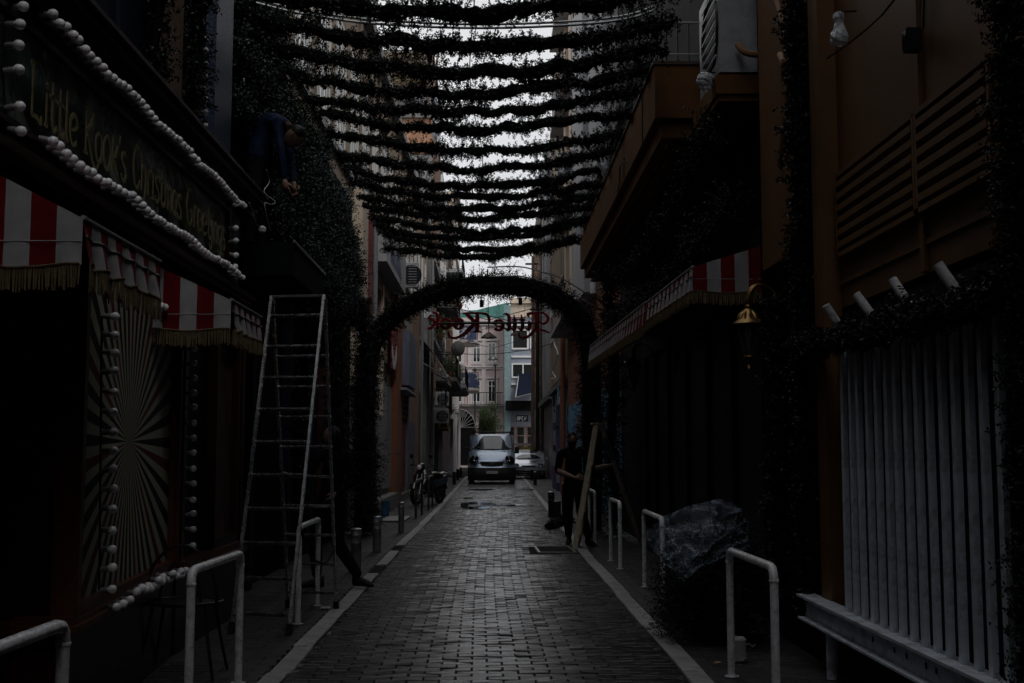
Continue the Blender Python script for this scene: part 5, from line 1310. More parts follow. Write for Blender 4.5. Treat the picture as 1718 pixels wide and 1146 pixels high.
# twine spool
p = onZ(1237,1109); t = thing('twine_spool', p, 'white spool of plastic twine standing on the pavement behind the nearest right barrier', 'spool')
mb = MB(); mb.lathe([(.0001,.0),(.055,.0),(.062,.01)]+[(.060+.0022*(k%2),.012+k*.0052) for k in range(26)]+[(.058,.15),(.05,.158),(.016,.160),(.016,.14),(.0001,.14)],p,n=26); obj('twine', mb, M['cloth_w'], t, smooth=True)
mb = MB(); mb.tube([p+Vector((.055,-.02,.11)),p+Vector((.075,-.03,.12)),p+Vector((.10,-.03,.10)),p+Vector((.12,-.02,.115))],.003,n=5); obj('loose_end', mb, M['cloth_w'], t)
p = onZ(1204,1115); mb = MB(); mb.grid(8,4,lambda u,v:(p.x-.028+.056*u, p.y+(.022*math.sin(PI*u))*(v-.5)*2, p.z+.008+.012*math.sin(u*3)*abs(v-.5)+.006*u)); obj('fallen_leaf', mb, mat('yellow_leaf',(.40,.22,.04),.6), label='single yellow leaf on the ground next to the twine spool', cat='leaf')
# fir cutting on the lane by the man's feet
q = onZ(938,886); garland('loose piece of fir garland lying at the feet of the man in black', [tuple(onZ(922,888)+Vector((0,0,.04))), tuple(onZ(935,884)+Vector((0,0,.08))), tuple(onZ(950,880)+Vector((0,0,.12))), tuple(onZ(957,878)+Vector((0,0,.05)))], .09, 700, 400)
# cafe chair in the shade
ch = thing('cafe_chair', (-1.95,7.55,0), 'black metal cafe chair with a round back in the shade behind the shop barrier', 'chair')
cx, cy = -1.95, 7.55
mb = MB(); mb.tube([(cx+.24*math.cos(a),cy+.20*math.sin(a)+.0,.46) for a in [2*PI*k/20 for k in range(20)]],.011,n=6,closed=True); mb.lathe([(.0001,.462),(.215,.458),(.215,.450),(.0001,.448)],(cx,cy,0),n=20); obj('seat', mb, M['iron'], ch)
for (dx,dy) in ((.19,.16),(-.19,.16),(.19,-.16),(-.19,-.16)):
    mb = MB(); mb.tube([(cx+dx*.85,cy+dy*.85,.45),(cx+dx*1.05,cy+dy*1.05,.2),(cx+dx*1.25,cy+dy*1.25,0)],.010,n=6); obj('leg', mb, M['iron'], ch)
mb = MB(); mb.tube([(cx+.23*math.cos(a),cy-.10-.12*math.sin(a)*0+.0,.46+.36*math.sin(a)) for a in [PI*k/14 for k in range(15)]],.011,n=6); mb.tube([(cx+.13*math.cos(a),cy-.10,.46+.26*math.sin(a)) for a in [PI*k/12 for k in range(13)]],.008,n=6); obj('backrest', mb, M['iron'], ch)
# litter specks
mb = MB(); rg = random.Random(31)
for i in range(170):
    sd = rg.choice((-1,1)); y = rg.uniform(6.5,26); x = (rg.uniform(-2.1,-1.3) if sd < 0 else rg.uniform(1.25,2.2)) if rg.random() < .75 else rg.uniform(-1.2,1.2)
    s = rg.uniform(.004,.012); a = rg.uniform(0,PI); dx, dy = s*math.cos(a), s*math.sin(a)
    mb.add([(x-dx,y-dy,.012),(x+dy*.4,y-dx*.4,.016),(x+dx,y+dy,.013),(x-dy*.4,y+dx*.4,.018)],[(0,1,2,3)])
obj('litter', mb, M['kerb'], kind='stuff')
p = onZ(545,1022); mb = MB(); mb.grid(6,5,lambda u,v:(p.x-.04+.09*u,p.y-.05+.1*v,.012+.02*abs(noise.noise(Vector((u*4,v*4,1)))))); obj('paper_scrap', mb, M['cloth_w'], label='crumpled white scrap of paper beside the foot of the aluminium stepladder', cat='litter')
# ------------------------------------------------------------------ street beyond the arch
def fX(X, s): return lambda u,z,d: (X-s*d, u, z)      # s=+1 wall on the right, s=-1 wall on the left
def fY(Y): return lambda u,z,d: (u, Y-d, z)
def bx(mb, fn, u0,u1,z0,z1,d0,d1,m=0):
    ps = [(u0,z0),(u1,z0),(u1,z1),(u0,z1)]
    vs = [fn(u,z,d0) for u,z in ps]+[fn(u,z,d1) for u,z in ps]
    return mb.add(vs,[(3,2,1,0),(4,5,6,7),(0,1,5,4),(1,2,6,5),(2,3,7,6),(3,0,4,7)],m)
def window(par, fn, u0,u1,z0,z1, fm, fr=.05, mull=1, trans=0, d=.05, gm=None, name='window'):
    mb = MB()
    bx(mb,fn,u0,u0+fr,z0,z1,.001,d); bx(mb,fn,u1-fr,u1,z0,z1,.001,d); bx(mb,fn,u0+fr,u1-fr,z0,z0+fr,.001,d); bx(mb,fn,u0+fr,u1-fr,z1-fr,z1,.001,d)
    for k in range(mull):
        c = u0+(u1-u0)*(k+1)/(mull+1); bx(mb,fn,c-fr*.4,c+fr*.4,z0+fr,z1-fr,.001,d*.9)
    if trans: bx(mb,fn,u0+fr,u1-fr,z0+(z1-z0)*.72,z0+(z1-z0)*.72+fr*.7,.001,d*.8)
    w_ = obj(name, mb, fm, par)
    mb = MB(); bx(mb,fn,u0+fr*.9,u1-fr*.9,z0+fr*.9,z1-fr*.9,.002,d*.3); obj('pane', mb, gm or M['glass'], w_)
    return w_
def rail(name, pts, z0, z1, gap, par, m=None, r=.012):
    """railing along a polyline: rails plus a picket object each"""
    m = m or M['iron']; mb = MB()
    mb.tube([(x,y,z1) for x,y in pts], r*1.5, n=6); mb.tube([(x,y,z0+.05) for x,y in pts], r, n=6)
    o = obj(name, mb, m, par)
    me = MB().tube([(0,0,0),(0,0,z1-z0-.01)], r*.7, n=5).mesh('picket'); me.materials.append(m)
    for (a,b) in zip(pts[:-1],pts[1:]):
        L = math.hypot(b[0]-a[0],b[1]-a[1]); n = max(2,int(L/gap))
        for i in range(n): obj('picket', me, None, o, world=False, loc=Vector((a[0]+(b[0]-a[0])*i/n, a[1]+(b[1]-a[1])*i/n, z0))-wloc(par))
    return o
M['beige'] = mat('beige_render',(.27,.215,.165),.8,var=.18,scale=.8,dirt=(.13,.10,.08),dscale=.7,damt=.7,stretch=(1,1,.3))
M['cream'] = mat('cream_render',(.55,.46,.37),.8,var=.12,scale=1,dirt=(.3,.25,.2),dscale=.6,damt=.6,stretch=(1,1,.3))
M['greyr'] = mat('grey_render',(.22,.225,.235),.8,var=.2,scale=1,dirt=(.10,.10,.10),dscale=.8,damt=.7,stretch=(1,1,.3))
M['greyp'] = mat('pale_grey_render',(.34,.35,.37),.75,var=.15,scale=1,dirt=(.2,.2,.2),dscale=.8,damt=.6,stretch=(1,1,.3))
M['brownr'] = mat('brown_render',(.20,.135,.105),.8,var=.25,scale=1,dirt=(.09,.06,.05),dscale=.8,damt=.8,stretch=(1,1,.3))
M['rust'] = mat('rust_plaster',(.33,.175,.105),.85,var=.35,scale=2.5,dirt=(.16,.14,.13),dscale=1.2,damt=.9)
M['pink'] = mat('dusty_pink_render',(.44,.35,.35),.8,var=.12,scale=1,dirt=(.22,.18,.18),dscale=.5,damt=.6)
M['trim'] = mat('stone_trim',(.46,.42,.42),.7,var=.12)
M['whitef'] = mat('white_frame',(.62,.63,.64),.45,var=.08)
M['bluegrey'] = mat('blue_grey_panel',(.22,.245,.30),.5,var=.12,scale=1)
M['tealc'] = mat('pale_teal_column',(.17,.25,.27),.6,var=.2)
M['net'] = mat('green_netting',(.045,.15,.13),.8,var=.3,scale=3,bump=.5,bscale=6)
M['conc'] = mat('concrete',(.16,.16,.155),.85,var=.3,scale=2,dirt=(.08,.08,.08),dscale=1.5,damt=.8)
M['orange2'] = mat('terracotta_render',(.24,.085,.045),.8,var=.25,scale=1.2,dirt=(.12,.06,.04),dscale=1.2,damt=.8)
M['g_blue'] = graffiti('blue_graffiti',(.055,.075,.13),[(.03,.10,.22),(.10,.06,.16),(.20,.22,.26)],1.3,.35)
M['g_or'] = graffiti('swirl_graffiti',(.24,.085,.045),[(.10,.30,.50),(.12,.33,.55)],1.1,.75)
M['g_mix'] = graffiti('mixed_graffiti',(.16,.15,.15),[(.30,.10,.12),(.08,.22,.14),(.35,.32,.10),(.40,.40,.42),(.15,.08,.22)],1.8,.45)
M['g_wht'] = graffiti('white_tag_graffiti',(.38,.38,.40),[(.5,.5,.52),(.05,.25,.35)],2.2,.3)
M['g_yel'] = graffiti('yellow_green_graffiti',(.05,.12,.24),[(.26,.28,.05),(.20,.22,.05)],.9,.6)
M['g_pnk'] = graffiti('pink_graffiti',(.28,.05,.07),[(.03,.22,.24),(.30,.30,.32)],2.0,.3)
M['g_lav'] = mat('lavender_sheet',(.14,.16,.22),.6,var=.4,scale=3,stretch=(1,1,.25),dirt=(.08,.09,.14),dscale=2,damt=.7)
M['redp'] = mat('red_paint',(.20,.012,.02),.5,var=.25,scale=3,dirt=(.10,.01,.01),dscale=2,damt=.6)
# --- left 1: long beige block
LX = -2.6
b1 = thing('beige_building', (LX,33,0), 'long beige block on the left beyond the arch, with window bands and painted shutters', 'building')
mb = MB(); mb.box(-9,LX,12.6,46,6.61,10.2); mb.box(-9,LX-.001,12.7,21.005,5.91,6.6095); mb.box(-9,LX,21.01,46,0,6.6095); obj('wall', mb, M['beige'], b1)
f = fX(LX,-1)
mb = MB(); bx(mb,f,12.6,46,10.05,10.3,.001,.18); obj('roof_edge', mb, M['greyr'], b1)
mb = MB(); bx(mb,f,12.6,46,6.33,6.43,.001,.06); obj('window_ledge', mb, M['greyp'], b1)
y = 12.8
while y < 45:
    window(b1,f,y,y+1.45,6.45,8.75,M['whitef'],fr=.07,mull=3,d=.03)
    mb = MB(); bx(mb,f,y+1.55,y+1.85,6.44,10.04,.001,.05); obj('pier', mb, M['beige'], b1)
    y += 1.95
y = 21.4
for (a,b_) in ((25.0,26.4),(26.9,28.2),(35.6,36.8),(37.5,38.7),(40,41.2),(42.2,43.4),(44,45.2)):
    window(b1,f,a,b_,3.5,5.1,M['whitef'] if a>36 else M['brownr'],fr=.07,mull=1,d=.08)
def pil(par,f,a,b_,z0,z1,m,d=.14,name='pilaster'):
    mb = MB(); bx(mb,f,a,b_,z0,z1,.001,d); return obj(name, mb, m, par)
pil(b1,f,21.4,22.4,2.6,6.3,M['cream'],.2); pil(b1,f,22.9,24.2,0,6.2,M['redp'],.16)
pil(b1,f,30.0,31.6,0,5.6,M['orange2'],.18); pil(b1,f,34.75,35.2,0,5.5,M['greyr'],.12); pil(b1,f,38.5,39.0,0,6.0,M['brownr'],.2); pil(b1,f,42.8,44.8,0,6.3,M['conc'],.22); pil(b1,f,26.5,26.8,2.2,5.2,M['cream'],.12)
pil(b1,f,32.0,34.6,.35,2.2,M['redp'],.06,'door'); pil(b1,f,35.3,38.4,.25,2.3,M['g_lav'],.08,'shutter'); pil(b1,f,39.1,42.7,.2,3.5,M['g_yel'],.05,'painted_panel')
pil(b1,f,24.4,29.8,0,.35,M['conc'],.25,'plinth'); pil(b1,f,31.7,42.7,0,.2,M['conc'],.15,'plinth'); pil(b1,f,24.6,29.6,.5,3.0,M['greyr'],.06,'shutter')
pil(b1,f,32.0,34.7,3.2,4.7,M['g_lav'],.35,'tin_sheet')
for k in range(5): pil(b1,f,31.9,34.7,2.35+.17*k,2.39+.17*k,M['greyr'],.1,'window_bar')
pil(b1,f,31.0,35.4,3.02,3.08,M['greyp'],.35,'bar'); pil(b1,f,31.7,31.9,2.3,3.0,M['greyr'],.1,'window_post')
# overhanging name board with blue lettering (unreadable scrawl in the photograph)
nb_ = thing('shop_board', (-2.3,27,5.4), 'pale overhanging shop board with blue scrawled lettering, left above the arch', 'sign')
mb = MB(); bx(mb,f,24.7,30.2,5.45,6.35,.001,.36); obj('board', mb, M['greyp'], nb_)
mb = MB(); rg = random.Random(8); u = 25.6
for k in range(9):
    w_ = rg.uniform(.18,.3); hgt = rg.uniform(.35,.6)
    pts = cr([(u,5.6),(u+w_*.3,5.6+hgt),(u+w_*.7,5.6+hgt*.4),(u+w_,5.6),(u+w_*1.3,5.75)],4)
    mb.ribbon(pts,[.045]*len(pts),lambda a,b2,d: fX(LX,-1)(a,b2,.362+d),0,.004); u += w_*1.5
obj('lettering', mb, mat('blue_print',(.03,.045,.14),.6), nb_)
# poster
ps = thing('winter_poster', (-2.5,29.2,4), 'red and white winter poster on the left wall just inside the arch', 'poster')
mb = MB(); bx(mb,f,28.2,29.9,3.4,4.9,.16,.18); obj('sheet', mb, M['redp'], ps)
mb = MB(); pts = cr([(28.3,3.9),(28.7,3.6),(29.2,3.62),(29.7,3.95)],5); mb.ribbon(pts,[.3]*len(pts),lambda a,b2,d: f(a,b2,.181+d),0,.004); obj('white_shape', mb, M['whitef'], ps)
ac_unit((-2.35,33.3,6.05),'white air conditioner high on the left wall beside the pale shop board', w=.5,h=.75,d=.32, rotz=PI)
ac_unit((-2.28,44.6,6.1),'small air conditioner far along the beige block above the arch', w=.5,h=.6,d=.3, rotz=PI)
# drain pipes on the left
for (y,z1,lb) in ((23.0,6,'thin grey drainpipe beside the red pilaster'),(38.8,6.5,'tall grey drainpipe beside the yellow painted panel'),(45.6,9,'tall dark drainpipe at the far end of the beige block')):
    mb = MB(); mb.tube([(LX+.28,y,0),(LX+.28,y,z1)],.055,n=10); obj('drainpipe', mb, M['greyr'], label=lb, cat='pipe', smooth=True)
# --- left 2: taller block with gable facing us
b2 = thing('tall_grey_building', (-2.4,58,0), 'tall grey stained building on the left with rusty side wall, roof terrace and balconies', 'building')
mb = MB(); mb.box(-9,-2.4,46.01,70,0,15.0); mb.box(-9,-3.0,46.3,70,15.0,15.2); obj('wall', mb, M['greyr'], b2)
f2 = fX(-2.4,-1); g2 = fY(46.01)
mb = MB(); bx(mb,g2,-5.2,-2.42,13.3,14.75,.001,.05); obj('rust_patch', mb, M['rust'], b2)
mb = MB(); bx(mb,g2,-5.2,-3.95,10.0,13.0,.001,.05); obj('side_panel', mb, M['bluegrey'], b2)
mb = MB(); bx(mb,g2,-5.6,-2.38,14.76,14.98,.001,.16); obj('terrace_edge', mb, M['conc'], b2)
mb = MB(); mb.box(-5.4,-2.50,47.0,56,15.2,17.7); obj('roof_room', mb, M['bluegrey'], b2)
mb = MB(); mb.box(-5.3,-2.4,46.6,58,17.701,17.82); obj('roof_slab', mb, M['conc'], b2)
rail('terrace_railing', [(-5.2,46.1),(-2.5,46.1)],15.0,15.75,.12,b2,M['brownr'],.02)
mb = MB(); mb.tube([(-2.7,46.5,15.2),(-2.42,46.4,17.9)],.06,n=6); mb.tube([(-2.5,46.5,15.2),(-2.2,46.4,17.6)],.05,n=6); obj('leaning_post', mb, M['brownr'], b2)
rg_ = np.random.RandomState(3); n = 900; P = np.stack([rg_.uniform(-4.9,-2.75,n), 46.3+.3*rg_.rand(n), 16.2+1.35*rg_.rand(n)*(.4+.6*np.abs(np.sin(np.arange(n)*.37)))],1); D = rg_.normal(size=(n,3)); D[:,2] = np.abs(D[:,2])
c0 = np.array((-3.8,46.3,15.2)); t = thing('dry_climber', c0, 'withered yellowish climbing plant on the roof terrace at upper left', 'plant')
P[:,2] -= .0; me = sprig_mesh('dry_foliage', P-c0, D, .22, 4, K=7, nl=.14, wd=.02); obj('dry_foliage', me, M['dry'], t, kind='stuff')
mb = MB(); 
for k in range(5): mb.tube([(-4.7+.45*k,46.4,15.2),(-4.6+.42*k,46.4,16.6+.2*(k%2))],.02,n=5)
obj('stems', mb, M['bark'], t)
for fl in (3.2,6.4,9.6,12.4):
    for y in (47.2,50.5,54,57.5,61,64.5,67.8):
        window(b2,f2,y,y+1.1,fl+.3 if fl<4 else fl,fl+2.0,M['whitef'] if (y*3)%2<1 else M['brownr'],fr=.09,mull=1,d=.10)
for fl in (5.9,9.1,12.0): 
    mb = MB(); bx(mb,f2,46.1,70,fl-.12,fl,.001,.14); obj('string_course', mb, M['greyp'], b2)
pil(b2,f2,46.3,48.4,.2,2.5,M['g_wht'],.05,'shutter'); pil(b2,f2,49.0,52,.1,2.6,M['black'],.04,'shutter'); pil(b2,f2,52.4,53,0,5,M['conc'],.2); pil(b2,f2,57,66.5,.1,2.7,M['g_pnk'],.06,'painted_door'); pil(b2,f2,67,68,0,3.2,M['greyp'],.2); pil(b2,f2,53.2,56.8,.1,2.8,M['brownr'],.05,'shutter')
# balconies
def balc(label, X, s, y0, y1, z, dep, par_m, railm=None, panel=None, rz=.95, gap=.13, th=.16):
    t = thing('balcony', (X,(y0+y1)/2,z), label, 'balcony', 'balconies beyond the arch')
    mb = MB(); x1 = X-s*dep; mb.box(X-s*.002,x1,y0,y1,z-th,z); obj('slab', mb, par_m, t)
    mb = MB(); mb.box(X-s*.15,x1+s*.12,y0+.1,y1-.1,z-th-.08,z-th-.001); obj('slab_moulding', mb, par_m, t)
    rail('railing', [(X-s*.02,y0+.04),(x1+s*.04,y0+.04),(x1+s*.04,y1-.04),(X-s*.02,y1-.04)], z, z+rz, gap, t, railm)
    if panel: 
        mb = MB(); mb.box(X-s*.06,x1+s*.07,y0+.005,y0+.02,z+.06,z+rz-.04); obj('banner', mb, panel, t)
    return t
def bushy(label, c, size, n, seed, m='plant', leaf=.06, cat='plant', name='potted_plant', pot=True):
    rg_ = np.random.RandomState(seed); P = rg_.normal(size=(n,3)); P /= np.linalg.norm(P,axis=1,keepdims=True); P *= rg_.rand(n,1)**.5
    P *= 1+.35*np.sin(P[:,[1]]*5+seed)*np.cos(P[:,[0]]*4); D = P+rg_.normal(size=(n,3))*.5; P = P*np.array(size)
    t = thing(name, c, label, cat); me = sprig_mesh('foliage', P+np.array((0,0,size[2])), D, leaf*1.6, seed, K=6, nl=leaf, wd=leaf*.22); obj('foliage', me, M[m], t, kind='stuff')
    if pot:
        mb = MB(); mb.lathe([(.0001,0),(.10,0),(.14,.22),(.12,.22),(.0001,.2)],(0,0,-.02),n=10); obj('pot', mb, M['orange2'], t, world=False)
        mb = MB(); mb.tube([(0,0,.1),(.02,0,size[2])],.02,n=5); obj('stem', mb, M['bark'], t, world=False)
    return t
balc('plant-filled balcony on the left with satellite dish, beyond the beige awning', -2.4,-1,48.5,56,4.45,.95,M['conc'])
balc('second balcony on the left, slab seen from below beyond the plants', -2.4,-1,59.5,68,4.75,1.1,M['greyp'])
balc('upper balcony of the tall grey building, left under the fir arch', -2.4,-1,50,57,7.7,.9,M['conc'])
balc('highest visible balcony of the tall grey building', -2.4,-1,60,67,10.8,.9,M['greyp'])
balc('low balcony with black railing above the stored air conditioners, left', -2.4,-1,46.4,48.2,3.15,.6,M['conc'],rz=.7)
bushy('leafy plant trailing over the near end of the plant-filled balcony',(-1.75,49.0,4.5),(.28,.35,.5),260,1)
bushy('bushy potted plant in the middle of the plant-filled balcony',(-1.6,51.5,4.5),(.22,.4,.4),240,2)
bushy('small potted plant on the far end of the plant-filled balcony',(-1.55,54.5,4.5),(.2,.3,.35),200,3)
bushy('yellow-green plant hanging from a high window box left below the arch',(-2.05,46.6,5.9),(.35,.3,.45),420,4,m='plant',name='window_plant')
bushy('fern-like plant on the upper balcony of the tall grey building',(-1.8,50.6,7.75),(.3,.4,.4),260,5)
mb = MB(); mb.lathe([(.0001,.0),(.16,.03),(.28,.09),(.34,.15),(.33,.155),(.27,.10),(.15,.045),(.0001,.015)],n=20,axis='Y')
t = thing('satellite_dish', (-1.50,49.6,5.75), 'grey satellite dish on the plant-filled balcony', 'satellite dish', rotz=R(-25)); obj('dish', mb, M['conc'], t, world=False, smooth=True)
mb = MB(); mb.tube([(0,.02,0),(0,.25,-.1),(0,.25,-1.2)],.02,n=6); obj('mast', mb, M['steel'], t, world=False); mb = MB(); mb.tube([(0,0,-.3),(0,-.25,-.05)],.012,n=5); mb.box(-.03,.03,-.3,-.24,-.07,-.01); obj('feed_arm', mb, M['steel'], t, world=False)
ac_unit((-2.05,48.0,3.2),'air conditioner on the low balcony at left', w=.62,h=.6,d=.3,rotz=PI); ac_unit((-2.0,46.35,2.45),'air conditioner hung under the low balcony at left', w=.62,h=.6,d=.3,rotz=PI)
# folding awning, rolled beige cloth with arms
t = thing('folding_awning', (-2.55,43.5,5.4), 'half-folded beige awning hanging off the left wall beyond the arch', 'awning')
mb = MB(); mb.grid(14,10,lambda u,v:(-2.55+.95*u, 41.8+3.6*v, 5.45-1.35*u-.05*math.sin(PI*v*6)*u+.10*math.sin(PI*u))); obj('cloth', mb, M['cream'], t, smooth=True)
mb = MB(); mb.tube([(-1.58,41.8,4.08),(-1.58,45.4,4.08)],.05,n=8); mb.tube([(-2.55,41.8,5.45),(-2.55,45.4,5.45)],.06,n=8); obj('roller', mb, M['whitef'], t)
for y in (41.95,45.2):
    mb = MB(); mb.tube([(-2.55,y,4.6),(-1.6,y,4.05)],.025,n=6); obj('arm', mb, M['steel'], t)
mb = MB(); mb.grid(20,3,lambda u,v:(-1.57+.03*math.sin(u*30)*v, 41.8+3.6*u, 4.05-.28*v*(1-.35*abs(math.sin(u*PI*4))))); obj('valance', mb, M['cream'], t)
# triangular warning sign on the left
ws = thing('warning_sign', (-2.05,51.9,2.4), 'yellow sign with a black triangle on the left wall beyond the scooter', 'sign')
mb = MB(); mb.box(-2.36,-1.88,52,52.03,2.25,2.95); obj('plate', mb, mat('yellow_plate',(.28,.21,.03),.5,var=.2), ws)
mb = MB(); mb.prism([(-2.30,2.42),(-1.94,2.42),(-2.12,2.88)],lambda u,v,d:(u,51.998-d,v),0,.006); mb.box(-2.33,-1.91,51.99,51.998,2.28,2.37); obj('black_triangle', mb, M['iron'], ws)
# --- left 3: cream block
b3 = thing('cream_building', (-2.35,82,0), 'tall sunlit cream building at the far left end of the lane', 'building')
mb = MB(); mb.box(-9,-2.35,70.01,84,0,17.2); obj('wall', mb, M['cream'], b3)
f3 = fX(-2.35,-1)
for fl in (4.2,7.6,11.0,14.2):
    mb = MB(); bx(mb,f3,70.1,84,fl-.35,fl-.2,.001,.14); obj('cornice_band', mb, M['trim'], b3)
    for y in (71.5,75.5,79.5): window(b3,f3,y,y+1.2,fl,fl+2.1,M['whitef'],fr=.12,mull=1,d=.12)
mb = MB(); bx(mb,f3,70.1,84,16.9,17.3,.001,.35); obj('roof_cornice', mb, M['trim'], b3)
for y in (70.3,74,78,82.5): pil(b3,f3,y,y+.6,0,3.8,M['whitef'],.16)
for y in (70.9,74.6,78.6): pil(b3,f3,y+.3,y+2.9,.1,3.0,M['glass'] if y<80 else M['black'],.05,'shop_window')
def dome_awning(c, w_, h_, dep):
    t = thing('dome_awning', c, 'black rounded shop awning with pale ribs at the foot of the cream building', 'awning')
    for k in range(6):
        a0, a1 = PI/2*k/6, PI/2*(k+1)/6
        mb = MB(); mb.grid(2,6,lambda u,v:(c[0]+dep*math.sin((a0+(a1-a0)*u)), c[1]+w_*v, c[2]+h_*math.cos((a0+(a1-a0)*u)))); obj('cloth_panel', mb, M['navy'], t)
        mb = MB(); mb.grid(1,6,lambda u,v:(c[0]+dep*v*math.sin(a0+(a1-a0)*u), c[1], c[2]+h_*v*math.cos(a0+(a1-a0)*u))); obj('side_gore', mb, M['navy'], t)
        mb = MB(); mb.tube([(c[0],c[1]-.01,c[2]),(c[0]+dep*math.sin(a1),c[1]-.01,c[2]+h_*math.cos(a1))],.02,n=5); obj('rib', mb, M['whitef'], t)
    mb = MB(); mb.tube([(c[0]+dep*math.sin(PI/2*k/10),c[1]-.01,c[2]+h_*math.cos(PI/2*k/10)) for k in range(11)],.025,n=5); obj('hoop', mb, M['whitef'], t)
dome_awning((-2.0,76.5,2.9),3.3,1.15,.95)
M['bluegraf'] = graffiti('blue_banner_print',(.04,.06,.14),[(.30,.33,.38)],3.0,.35)
balc('balcony with blue patterned banner at the far end of the cream building, lower one', -2.35,-1,80.8,83.9,5.7,1.5,M['trim'],panel=M['bluegraf'],rz=1.1)
balc('upper balcony with blue patterned banner at the far end of the cream building', -2.35,-1,80.8,83.9,9.05,1.4,M['trim'],panel=M['bluegraf'],rz=1.0)
t = thing('wall_lamp', (-2.0,70.5,3.7), 'square wall lamp on a bracket at the corner of the cream building', 'lamp'); mb = MB(); mb.box(-1.9,-1.55,70.3,70.5,3.4,3.75); obj('lamp_box', mb, M['greyp'], t); mb = MB(); mb.tube([(-2.34,70.4,3.6),(-1.9,70.4,3.6)],.03,n=5); obj('lamp_bracket', mb, M['iron'], t)

# --- end of the lane: pink neoclassical house, blue-grey building, netting
EY = 95.0
b4 = thing('pink_house', (-.5,EY,0), 'dusty pink neoclassical house with pale cornices closing the lane', 'building')
mb = MB(); mb.box(-14,1.12,EY,EY+10,0,12.2); obj('wall', mb, M['pink'], b4)
g = fY(EY)
for z0,z1,d in ((11.6,11.9,.2),(11.9,12.2,.35),(8.0,8.15,.12),(8.15,8.3,.2),(4.55,4.75,.15),(4.75,4.95,.25)):
    mb = MB(); bx(mb,g,-6,1.10,z0,z1,.001,d); obj('cornice', mb, M['trim'], b4)
for x in (-1.75,-.62,.55+.3):
    for z0,z1 in ((4.96,7.99),(8.31,11.59)):
        mb = MB(); bx(mb,g,x-.17,x+.17,z0,z1,.001,.10); obj('pilaster', mb, M['trim'] if x<.5 else M['pink'], b4)
for x in (-2.7,-1.2,.05):
    for z0,z1 in ((5.3,7.1),(8.55,10.2)):
        window(b4,g,x-.33,x+.33,z0,z1,M['whitef'],fr=.075,mull=1,trans=1,d=.06)
        mb = MB(); bx(mb,g,x-.47,x-.345,z0-.05,z1+.12,.001,.09); bx(mb,g,x+.345,x+.47,z0-.05,z1+.12,.001,.09); bx(mb,g,x-.5,x+.5,z1+.121,z1+.26,.001,.16); bx(mb,g,x-.45,x+.45,z0-.18,z0-.051,.001,.16)
        obj('window_surround', mb, M['trim'], b4)
mb = MB(); bx(mb,g,-4,1.1,4.96,5.02,.26,.9); obj('balcony_floor', mb, M['conc'], b4)
rail('balcony_railing', [(-3.5,EY-.85),(.95,EY-.85)],5.02,6.05,.22,b4,M['iron'],.022)
for x in (-2.6,-1.0): pil(b4,g,x,x+1.3,.2,3.9,M['black'],.04,'shop_opening')
pil(b4,g,.55,1.0,0,4.5,M['pink'],.15)
b5 = thing('blue_grey_building', (2.8,93,0), 'modern blue-grey building with wide white-framed windows right of the pink house', 'building')
mb = MB(); mb.box(1.55,12,93,103,0,13.2); obj('wall', mb, M['bluegrey'], b5)
g = fY(93)
mb = MB(); mb.box(1.05,1.549,92.7,94.9,0,13.0); obj('corner_column', mb, M['tealc'], b5)
window(b5,g,1.62,3.0,9.45,11.1,M['whitef'],fr=.13,mull=0,d=.08); window(b5,g,3.1,4.6,9.45,11.1,M['whitef'],fr=.13,mull=0,d=.08)
window(b5,g,1.62,4.4,7.15,8.35,M['whitef'],fr=.12,mull=2,d=.08)
for x0,x1 in ((1.3,1.95),(1.97,2.4),(2.42,2.85),(2.87,3.3)):
    mb = MB(); bx(mb,g,x0+.25,x1+.25,12.05,13.15,.06,.12); obj('blind', mb, M['cream'], b5)
mb = MB(); bx(mb,g,1.5,5,13.16,13.6,-.5,.35); obj('roof_fascia', mb, M['cream'], b5)
mb = MB(); bx(mb,g,1.2,5.5,11.35,11.55,.001,.3); bx(mb,g,1.6,5,8.8,8.95,.001,.1); bx(mb,g,1.6,5,6.6,6.75,.001,.15); obj('floor_band', mb, M['whitef'], b5)
mb = MB(); bx(mb,g,1.15,5.5,4.55,5.3,.001,1.2); obj('dark_canopy', mb, M['black'], b5)
for x0,x1 in ((1.3,1.9),(2.0,2.7),(2.8,3.5)): window(b5,g,x0,x1,.5,3.3,M['brownr'],fr=.09,mull=0,trans=1,d=.06)
# faint white lettering over the cafe door
lt = MB(); u = 2.05
for chs in 'OPEN':
    segs = {'O':[(0,0),(0,1),(.7,1),(.7,0),(0,0)],'P':[(0,0),(0,1),(.7,1),(.7,.5),(0,.5)],'E':[(.7,0),(0,0),(0,.5),(.5,.5),(0,.5),(0,1),(.7,1)],'N':[(0,0),(0,1),(.7,0),(.7,1)]}[chs]
    p_ = [(u+a*.17,3.75+b_*.28) for a,b_ in segs]; lt.ribbon(p_,[.035]*len(p_),lambda a,b2,d:(a,91.78-d,b2+.0),0,.01); u += .19
mb = MB(); mb.box(1.95,2.9,91.8,91.84,3.65,4.15); sgn = thing('cafe_sign', (2.4,91.8,3.6), 'small dark sign with pale lettering under the black canopy of the blue-grey building', 'sign'); obj('board', mb, M['black'], sgn); obj('lettering', lt, M['greyp'], sgn)
b6 = thing('netted_building', (-.5,106,0), 'building wrapped in green scaffold netting behind the pink house', 'building')
mb = MB(); mb.box(-8,1.3,106.0,116,0,14.2); obj('wall', mb, M['greyp'], b6)
mb = MB(); mb.grid(24,6,lambda u,v:(-3+4.6*u,105.8+.1*math.sin(u*20),12.6+(1.2+1.1*u)*v)); obj('netting', mb, M['net'], b6)
mb = MB(); bx(mb,fY(105.7),-3,1.6,12.2,12.6,0,.1); obj('white_band', mb, M['whitef'], b6)
